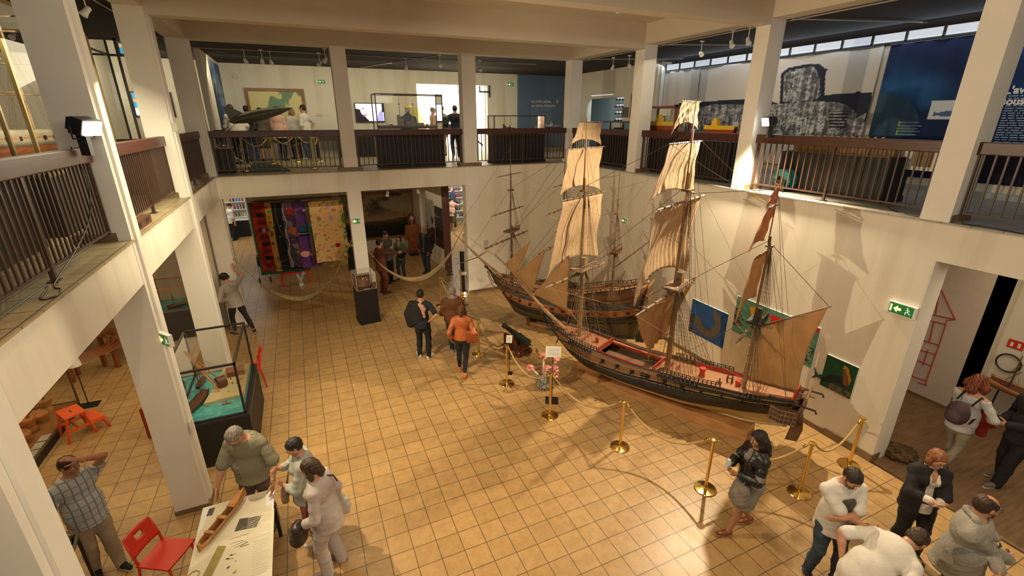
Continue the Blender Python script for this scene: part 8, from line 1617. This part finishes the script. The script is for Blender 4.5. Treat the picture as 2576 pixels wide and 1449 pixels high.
m = MB(); m.box(12.98, 13.0, -.62, -.60, H_, 6.8); m.box(CX-.1, CX, -16, -.6, H_, H_+.10); struct('baseboard_gallery_right', m, mat('pale_heater', (.35, .42, .42), .5))
# right gallery cases
def side_case(label, y0, y1, x0, x1, hb, hg=None, fr=None, m_=BLACK):
    t = thing('showcase', label, 'showcase', ((x0+x1)/2, (y0+y1)/2, H_)); w_, d = (x1-x0)/2, abs(y1-y0)/2; q = MB(); q.box(-w_, w_, -d, d, 0, hb); n = int(d*2/.15)
    for k in range(n): q.box(-w_-.005, -w_, -d+.075+k*.15-.004, -d+.075+k*.15+.004, .12, hb-.04)
    q.box(-w_-.015, w_+.015, -d-.015, d+.015, 0, .10); obj('plinth', q, m_, t)
    if hg: glass_box(t, -w_+.01, w_-.01, -d+.01, d-.01, hb, hg, fr, .02)
    return t
side_case('dark panelled case in the corner bay behind the fore mast sails', -.85, -2.95, 10.5, 11.0, .86, 1.25, mat('case_frame_dark', (.03, .025, .02)))
side_case('long dark panelled case behind the main mast, under the boat hulls', -3.35, -6.0, 10.5, 11.1, .86)
side_case('long dark case behind the flood-lit railing with a stepped brown board on top', -7.05, -9.0, 10.75, 11.35, .74)
FRM = mat('mahogany_frame', (.16, .04, .02), .4); YEL = mat('boat_yellow', (.78, .52, .03), .4); REDH = mat('boat_red', (.40, .06, .02), .4)
t = thing('glass_cabinet', 'mahogany-framed glass cabinet holding the large yellow and red hull', 'cabinet', (10.8, -3.55, H_+.86)); glass_box(t, -.24, .24, -.60, .62, 0, .76, FRM, .022)
def tub(label, loc, L, tower, rz=-math.pi/2):
    t = thing('boat_hull_model', label, 'ship model', loc, rz); b = L*.12
    def sk(u, v): an = math.pi*v; w_ = b*math.sin(math.pi*min(.95, max(.08, u*.7+.2)))**.5; return (L*(u-.5)*(1-.10*math.sin(an)), -w_*math.cos(an), L*.22*(1-math.sin(an)**1.5*.95))
    q = MB(); q.grid(sk, 24, 12, .004); obj('red_hull', q, REDH, t, True); q = MB(); q.grid(lambda u, v: (L*(u-.5)*1.0, (b*1.01*math.sin(math.pi*min(.95, max(.08, u*.7+.2)))**.5+.003)*(1 if v < .5 else -1), L*(.21+.07*(v if v < .5 else 1-v)*2)), 24, 3, .004)
    q = MB()
    for sg in (-1, 1): q.grid(lambda u, v: (L*(u-.5), sg*(b*1.02*math.sin(math.pi*min(.95, max(.08, u*.7+.2)))**.5+.004), L*(.19+.10*v)), 24, 2, .004)
    obj('yellow_topside', q, YEL, t); q = MB(); q.grid(lambda u, v: (L*(u-.5)*.98, b*math.sin(math.pi*min(.95, max(.08, u*.7+.2)))**.5*(2*v-1), L*.27), 16, 4, .005); obj('deck', q, YEL, t); q = MB(); q.box(L*-.28, L*-.10, -b*.5, b*.5, L*.27, L*(.36+tower)); q.box(-L*.24, -L*.14, -b*.35, b*.35, L*.3, L*(.42+tower)); obj('deckhouse', q, YEL, t); return t
tub('large yellow and red hull model inside the mahogany cabinet', (10.8, -3.5, H_+.98), 1.0, .04); tub('smaller yellow and brown boat model on the long case right of the main mast', (10.72, -5.45, H_+.95), .85, .05)
t = thing('stepped_board', 'brown stepped board with small yellow models on top of the long dark case', 'display board', (10.95, -8.0, H_+.74)); q = MB(); q.box(-.16, .16, -.95, .92, 0, .02); q.box(.02, .14, -.92, .85, .02, .26); obj('board', q, mat('stepped_tan', (.30, .18, .07), .5, var=.3, vs=3, wave=(1, 3, 1)), t)
for k in range(12): u = thing('tiny_model', 'tiny yellow model standing on the stepped board', 'model', (11.02, -7.28-.125*k, H_+1.0), 0, 'tiny yellow models on the stepped board'); q = MB(); q.box(-.02, .02, -.045, .045, 0, .02); q.box(-.012, .012, -.02, .02, .02, .05); obj('model_body', q, YEL, u)
t = thing('framed_board', 'white-framed panel leaning at the right end of the long dark case', 'panel', (11.2, -9.15, H_+.55)); q = MB(); q.box(-.03, .03, -.32, .28, 0, .46); obj('white_frame', q, WHITE, t); q = MB(); q.box(-.036, -.03, -.22, .05, .06, .36); obj('tan_inlay', q, mat('stepped_tan', (.3, .2, .1)), t)
t = thing('hose_reel', 'teal cable reel with loose pale cord on the gallery floor', 'reel', (10.62, -7.28, H_)); q = MB()
for x in (-.10, .10): q.tube([(x, -.01, .22), (x+.012, -.01, .22)], .20, 24)
q.cyl((-.1, -.01, .22), (.1, -.01, .22), .07); obj('reel_drum', q, mat('reel_teal', (.02, .22, .26), .35), t, 40); q = MB(); rnd = random.Random(2); q.tube([(rnd.uniform(-.2, .1), rnd.uniform(-.25, .22), .03+rnd.uniform(0, .34)) for i in range(26)], .006, 5); obj('loose_cord', q, ROPEL, t, True); q = MB(); q.box(-.14, .14, -.15, -.12, 0, .03); q.box(-.14, .14, .10, .13, 0, .03); q.box(-.13, -.11, -.14, .12, .02, .22); obj('stand', q, BLACKM, t)
def cable(label, pts, r=.006, m_=BLACKM): p0_ = Vector(pts[0]); t = thing('cable', label, 'cable', p0_); q = MB(); P_ = [Vector(p)-p0_ for p in pts]; S_ = [];
def cable(label, pts, r=.006, m_=BLACKM):
    p0_ = Vector(pts[0]); t = thing('cable', label, 'cable', p0_); P_ = [Vector(p)-p0_ for p in pts]; S_ = []
    for i in range(len(P_)-1):
        a, b_, c, d = P_[max(i-1, 0)], P_[i], P_[i+1], P_[min(i+2, len(P_)-1)]
        for k in range(6): u = k/6; S_.append(.5*((2*b_)+(c-a)*u+(2*a-5*b_+4*c-d)*u*u+(3*b_-a-3*c+d)*u**3))
    S_.append(P_[-1]); q = MB(); q.tube(S_, r, 6); obj('cord', q, m_, t, True)
cable('black cable lying along the right gallery edge at the far right', [(10.05, -10.42, H_+.008), (10.10, -10.7, H_+.008), (10.02, -11.1, H_+.008), (10.06, -11.6, H_+.008), (10.12, -12.4, H_+.008)]); cable('black cable on the right gallery tiles before the long dark case', [(10.6, -9.2, H_+.008), (10.35, -9.4, H_+.008), (10.15, -9.65, H_+.008), (10.06, -9.9, H_+.008)])
cable('black cable hanging from the flood lamp and looping on the left gallery edge', [(-.16, -7.28, 5.15), (-.10, -7.32, 4.8), (-.12, -7.5, 4.45), (-.14, -8.0, H_+.15), (-.12, -8.6, H_+.02), (-.03, -8.75, H_+.01), (-.0, -8.95, H_+.01), (-.08, -8.98, H_+.01), (-.14, -8.7, H_+.03), (-.16, -9.5, H_+.02)], .007)
# flood lamps
def flood(label, loc, rz, tilt, lit=14):
    t = thing('flood_lamp', label, 'lamp', loc, rz); M_ = Matrix.Rotation(tilt, 4, 'X'); q = MB(); q.box(-.13, .13, -.10, .02, -.085, .085, M_); me = bevel(q.mesh('lamp_housing', BLACKM), .012); obj('lamp_housing', me, None, t); q = MB(); q.box(-.11, .11, -.125, -.10, -.068, .068, M_); obj('glowing_pane', q, mat('halogen_pane', (1, 1, .95), .4, emit=lit, ecol=(1, .95, .86)), t)
    q = MB(); q.box(-.09, .09, .02, .07, -.06, .06, M_); obj('junction_box', q, BLACKM, t); q = MB(); q.tube([(-.145, 0, 0), (-.145, .0, -.13), (.145, 0, -.13), (.145, 0, 0)], .009, 6); q.cyl((0, 0, -.13), (0, .02, -.26), .014); obj('bracket', q, BLACKM, t); q = MB(); q.box(-.03, .03, -.04, .05, -.30, -.10); obj('clamp', q, BLACKM, t); return t
flood('black flood lamp clamped on the railing nearest the camera, shining', (-.04, -7.26, 5.36), R(72), .35, 16); flood('dazzling flood lamp clamped at the end of the right railing', (10.06, -7.22, 5.38), R(-118), .25, 60)
# ================================================================== TRACK LIGHTS
LAMPG = mat('lamp_disc', (1, .95, .8), .4, emit=28, ecol=(1, .86, .60)); TRK = mat('track_white', (.42, .38, .32), .5)
def track_lamp(label, loc, aim, z=ZC, on=True, s=1.0):
    t = thing('track_spotlight', label, 'spotlight', loc, 0, 'ceiling track spotlights'); d = (Vector(aim)-Vector(loc)).normalized(); T = d.to_track_quat('Z', 'Y').to_matrix().to_4x4()
    q = MB(); q.cyl((0, 0, z-loc[2]), (0, 0, 0), .009, n=6); q.box(-.05, .05, -.018, .018, z-loc[2]-.03, z-loc[2]); obj('stem', q, WHITE, t); q = MB(); q.lathe([(.02, -.06), (.036*s, -.05), (.04*s, .02), (.055*s, .09), (.050*s, .088)], 14, (0, 0, 0), T); h_ = obj('lamp_head', q, WHITE, t, 40); q = MB(); q.lathe([(.044*s, .086), (.001, .088)], 14, (0, 0, 0), T); obj('glowing_face', q, LAMPG if on else mat('lamp_dim', (.7, .65, .55), .4, emit=1.2, ecol=(1, .85, .6)), h_); return t
TL = [((-2.56, -1.04), (-2.6, -6, 4), 'over the left gallery showcases, far left', 1), ((-.51, -4.27), (-2, -5, 5), 'on the left gallery ceiling between two columns', 0), ((-.35, .95), (.3, -3, 4), 'hanging at the back left corner column', 1), ((1.02, 1.62), (1.6, 4.5, 5), 'leftmost of three over the jet model', 0), ((1.43, 1.5), (1.2, 4.5, 5), 'middle of three over the jet model', 0), ((1.63, 1.66), (2.2, 4.5, 5), 'rightmost of three over the jet model', 0), ((2.85, 1.5), (1.5, .2, 5), 'left of the middle back column, lower one', 0), ((2.95, .6), (1.8, .2, 5), 'left of the middle back column, upper one', 0), ((5.29, 1.73), (5.2, 5, 5), 'above the television side of the gallery', 0), ((6.0, .55), (6.0, -6, 2), 'shining left of the second back column', 1), ((7.52, 1.39), (7.5, -6, 3), 'shining right of the second back column', 1), ((10.45, .2), (8, -8, 2), 'shining at the corner column', 1), ((10.9, -.9), (12, 2, 5), 'unlit one behind the corner column', 0), ((11.04, -1.48), (8, -9, 3), 'shining over the corner picture', 1), ((10.94, -4.33), (8, -10, 3), 'shining brightly above the main mast', 1), ((10.35, -5.75), (8, -10, 2), 'left of two hanging over the right railing', 1), ((10.35, -6.15), (8, -10, 2), 'right of two hanging over the right railing', 1)]
for (xy, aim, lab, on) in TL: track_lamp('white ceiling track spotlight '+lab, (xy[0], xy[1], 6.86), aim, ZC, bool(on))
track_lamp('white spotlight under the back gallery beam before the seascape', (4.22, .61, 3.32), (3.6, -1, 2), ZB, False); track_lamp('white spotlight under the back gallery beam beside the photo panel', (5.16, .72, 3.32), (6, 3, 1.6), ZB, False); track_lamp('glowing spotlight under the right gallery before the drawing wall', (10.9, -11.3, 3.28), (9, -12, 1), ZB, True, 1.4)
def track(label, a, b_): a, b_ = Vector(a), Vector(b_); t = thing('ceiling_track', label, 'lighting track', a, 0, 'ceiling lighting tracks'); q = MB(); q.tube([(0, 0, 0), b_-a], .014, 4); obj('rail', q, TRK, t)
track('long thin lighting track along the back gallery ceiling', (-.3, 1.6, ZC-.02), (9.6, 1.6, ZC-.02)); track('lighting track across the back gallery ceiling near the second column', (6.1, .4, ZC-.02), (4.4, 5.2, ZC-.02)); track('lighting track along the right gallery edge beam', (10.5, .2, ZC-.02), (10.5, -10, ZC-.02)); track('lighting track across the right gallery by the corner', (10.4, -.3, ZC-.02), (12.9, -1.6, ZC-.02)); track('lighting track across the right gallery above the main mast', (10.4, -3.6, ZC-.02), (12.9, -4.6, ZC-.02)); track('lighting track across the right gallery above the submarine curtain', (10.4, -7.0, ZC-.02), (13.0, -7.8, ZC-.02)); track('lighting track along the left gallery ceiling', (-.55, .2, ZC-.02), (-.55, -9.6, ZC-.02)); track('lighting track across the left gallery ceiling', (-.5, -4.0, ZC-.02), (-5.6, -4.0, ZC-.02))
# ================================================================== LEFT GALLERY SHOWCASES
HB2 = mat('copper_hull', (.30, .10, .04), .4, var=.4, vs=5, wave=(1, 1, 5)); HG2 = mat('grey_green_hull', (.27, .24, .17), .5, var=.3, vs=6)
def left_case(label, y0, y1, hb=.72, hg=2.55, x0=-2.3, x1=-.75, frm=None):
    t = thing('showcase', label, 'showcase', ((x0+x1)/2, (y0+y1)/2, H_)); w_, d = (x1-x0)/2, abs(y1-y0)/2; q = MB(); q.box(-w_, w_, -d, d, 0, hb); obj('plinth', q, BLACK, t); glass_box(t, -w_+.01, w_-.01, -d+.01, d-.01, hb, hg, frm or mat('gold_frame', (.35, .25, .10), .35, .6), .018); return t
left_case('tall glass showcase with a large sailing ship model on the left gallery', -3.7, -6.4); left_case('glass showcase with a dark steamer model nearest the left edge of the picture', -6.9, -9.2, .9, 1.75, -1.6, -.75); left_case('narrow tall glass showcase between the two farther left columns', -.3, -2.9, .9, 2.6, -1.4, -.6, mat('black_gold_frame', (.05, .04, .02), .4))
def big_model(label, loc, rz, L):
    t = thing('ship_model', label, 'ship model', loc, rz); b = L*.11
    def sk(u, v, k0=0, k1=1): an = math.pi*(v-.5); w_ = b*math.sin(math.pi*min(.93, max(.06, u*.75+.14)))**.5; return (L*(u-.5), w_*math.sin(an), L*.17*(1-math.cos(an)**.9 if abs(an) < 1.57 else 1))
    q = MB(); q.grid(sk, 30, 16, .006); obj('hull', q, HB2, t, True); q = MB()
    for sg in (-1, 1): q.grid(lambda u, v: (L*(u-.5), sg*(b*math.sin(math.pi*min(.93, max(.06, u*.75+.14)))**.5+.005), L*(.12+.09*v)), 30, 3, .006)
    obj('topside', q, HG2, t, True); q = MB(); q.grid(lambda u, v: (L*(u-.5), b*math.sin(math.pi*min(.93, max(.06, u*.75+.14)))**.5*(2*v-1), L*.19), 20, 4, .006); obj('deck', q, DECKW, t)
    for k in range(3):
        x = L*(-.3+.3*k); q = MB(); q.tube([(x, 0, .15*L), (x, 0, L*.85)], [.012*L, .005*L], 8); [q.tube([(x, -L*.16*(1-.2*j), L*(.42+.18*j)), (x, L*.16*(1-.2*j), L*(.42+.18*j))], .005*L, 5) for j in range(3)]; mo = obj('mast', q, SPARL, t); q = MB(); [q.tube([(x+.03*L*j, s_*b, .2*L), (x, 0, L*.7)], .0025, 3) for j in (-1, 0, 1) for s_ in (-1, 1)]; q.tube([(x, 0, L*.8), (x+L*.28, 0, L*.2)], .0025, 3); obj('rigging', q, ROPE, mo)
    for k in range(7): q = MB(); q.box(L*(-.36+.11*k)-.02, L*(-.36+.11*k)+.02, -b-.012, b+.012, L*.15, L*.175); obj('gun_port', q, BLACK, t)
    return t
big_model('large copper-bottomed ship model in the tall showcase of the left gallery', (-1.6, -5.0, H_+.74), R(80), 2.2)
big_model('copper-bottomed sailing ship model with pale masts behind the steamer, far left', (-2.9, -7.6, H_+.74), R(85), 2.2)
warship('dark steamer model in the showcase nearest the left edge', (-1.2, -8.0, H_+.92), R(85), 1.6, mat('steamer_dark', (.03, .03, .028), .5), 1.4)
def p_fleet(U, Vv): c = full(U, (.42, .55, .60)); c = mixc(c, (.52, .36, .24), Vv < .5-.1*U); return mixc(c, (.12, .10, .09), (Vv < .45)*(fbm(U*9, Vv*9, 4) > .55))
t = thing('backdrop_panel', 'painted harbour backdrop behind the dark steamer model', 'panel', (-1.66, -6.95, H_+.92), -math.pi/2); t.rotation_euler = (0, 0, math.pi/2); canvas('print', lambda u, v: (-2.2+2.2*u, 0, .78*v), p_fleet, 50, 20, t)
def p_scr(U, Vv): c = full(U, (.85, .92, .98)); c = mixc(c, (.85, .15, .08), Vv > .72); c = mixc(c, (.15, .55, .75), (Vv > .35)*(U < .35)); return mixc(c, (.95, .6, .2), (abs(Vv-.66) < .05))
t = thing('television', 'bright screen with red and white picture beyond the narrow left showcase', 'television', (-1.9, 4.84, H_+1.75)); q = MB(); q.box(-.52, .52, -.0, .05, -.36, .36); obj('housing', q, BLACKM, t); canvas('screen', lambda u, v: (-.48+.96*u, -.004, -.32+.64*v), p_scr, 30, 20, t, PM('tv_screen', .3, 1.6))
t = thing('flag', 'small red and blue model flag left in the far left showcase', 'flag', (-2.0, -6.6, H_+1.65)); q = MB(); q.cyl((0, 0, -.95), (0, 0, .3), .006, n=5); obj('staff', q, SPARL, t); q = MB(); q.grid(lambda u, v: (.0+.02*math.sin(u*6), .16*u, .3-.22*v-.04*u), 8, 5, .003); obj('cloth', q, mat('flag_red', (.4, .03, .03), .7, col2=(.03, .04, .12), vs=9), t, True)
t = thing('wall_shelf_panel', 'tan wall panel with a pine frame behind the left ship models', 'panel', (-4.3, -6.4, H_+1.3)); q = MB(); q.box(-.03, .03, -1.3, 1.3, 0, 1.5); obj('panel', q, mat('panel_cream', (.50, .46, .28), .7), t); q = MB(); q.box(-.04, .05, -1.34, -1.28, -.04, 1.54); q.box(-.04, .05, 1.28, 1.34, -.04, 1.54); q.box(-.04, .05, -1.34, 1.34, 1.5, 1.54); obj('frame', q, FRAMEP, t)
t = thing('metal_box', 'brown metal cable box with square holes at the left gallery edge', 'box', (-.09, -6.1, H_), math.pi/2); q = MB(); q.box(-.35, .35, -.05, .05, 0, .11); obj('box_body', q, mat('box_brown', (.10, .035, .018), .5), t)
for x in (-.2, .15): q = MB(); q.box(x-.06, x+.06, -.053, -.049, .03, .09); obj('opening', q, BLACK, t)
# ================================================================== RIGHT ROOM, GROUND FLOOR
DR = mat('red_chalk', (.55, .06, .05), .8); t = thing('wall_drawing', 'red chalk outline drawing of a tower on the pale wall of the right room', 'drawing', (12.99, -9.4, 0)); q = MB(); o_ = Vector((12.99, -9.4, 0))
def dl_(*px, r=.010): q.tube([onx(x, y, 12.985)-o_ for x, y in px], r, 4)
dl_((2366, 724), (2404, 804)); dl_((2366, 724), (2350, 735)); dl_((2404, 804), (2348, 792)); dl_((2404, 804), (2382, 806), (2380, 816), (2335, 806)); dl_((2380, 816), (2362, 870), (2330, 960)); dl_((2362, 868), (2322, 856)); dl_((2353, 892), (2315, 880)); dl_((2343, 920), (2308, 906)); dl_((2330, 960), (2332, 969), (2308, 962)); dl_((2330, 958), (2294, 946)); dl_((2365, 726), (2354, 790)); dl_((2322, 856), (2294, 946)); dl_((2350, 812), (2338, 862)); dl_((2335, 880), (2322, 920)); obj('chalk_lines', q, DR, t)
rs = mini_ship('long brown boat model with bare masts on thin legs in the right room', (13.18, -11.02, .72), R(-90), 1.4, BASEW, CARR, 3, None, .75); q = MB(); [q.tube([(x, 0, .05), (x*1.1, .05, -.72)], .014, 6) for x in (-.5, .45)]; obj('leg', q, BLACKM, rs)
for x in (-.5,): q = MB(); q.box(x*1.1-.2, x*1.1+.2, -.18, .25, -.72, -.71); obj('foot_plate', q, BLACKM, rs)
t = thing('wall_ring', 'black ring mounted on the wall of the right room behind the boat model', 'ring', (13.46, -10.42, 1.15)); q = MB(); q.tube([(0, .17*math.cos(a_), .17*math.sin(a_)) for a_ in [2*math.pi*i/28 for i in range(28)]], .014, 6, True); obj('ring', q, BLACKM, t, True)
m = MB(); m.box(W_-.0, W_+.38, -16, -10.3, ZB-.001, ZB); m = MB(); m.box(W_-.01, W_+.03, -16, -10.3, 0.0, .006); struct('trim_3', m, BROWN_METAL)
t = thing("paper_board", "corner of a pale board at the bottom edge before the cable-knit sweater", "board", (7.62, -12.62, 1.05), R(-20)); q = MB(); q.box(-.19, .19, -.13, .13, 0, .012); obj('sheet', q, mat('pale_blue_sheet', (.55, .62, .72), .5), t)
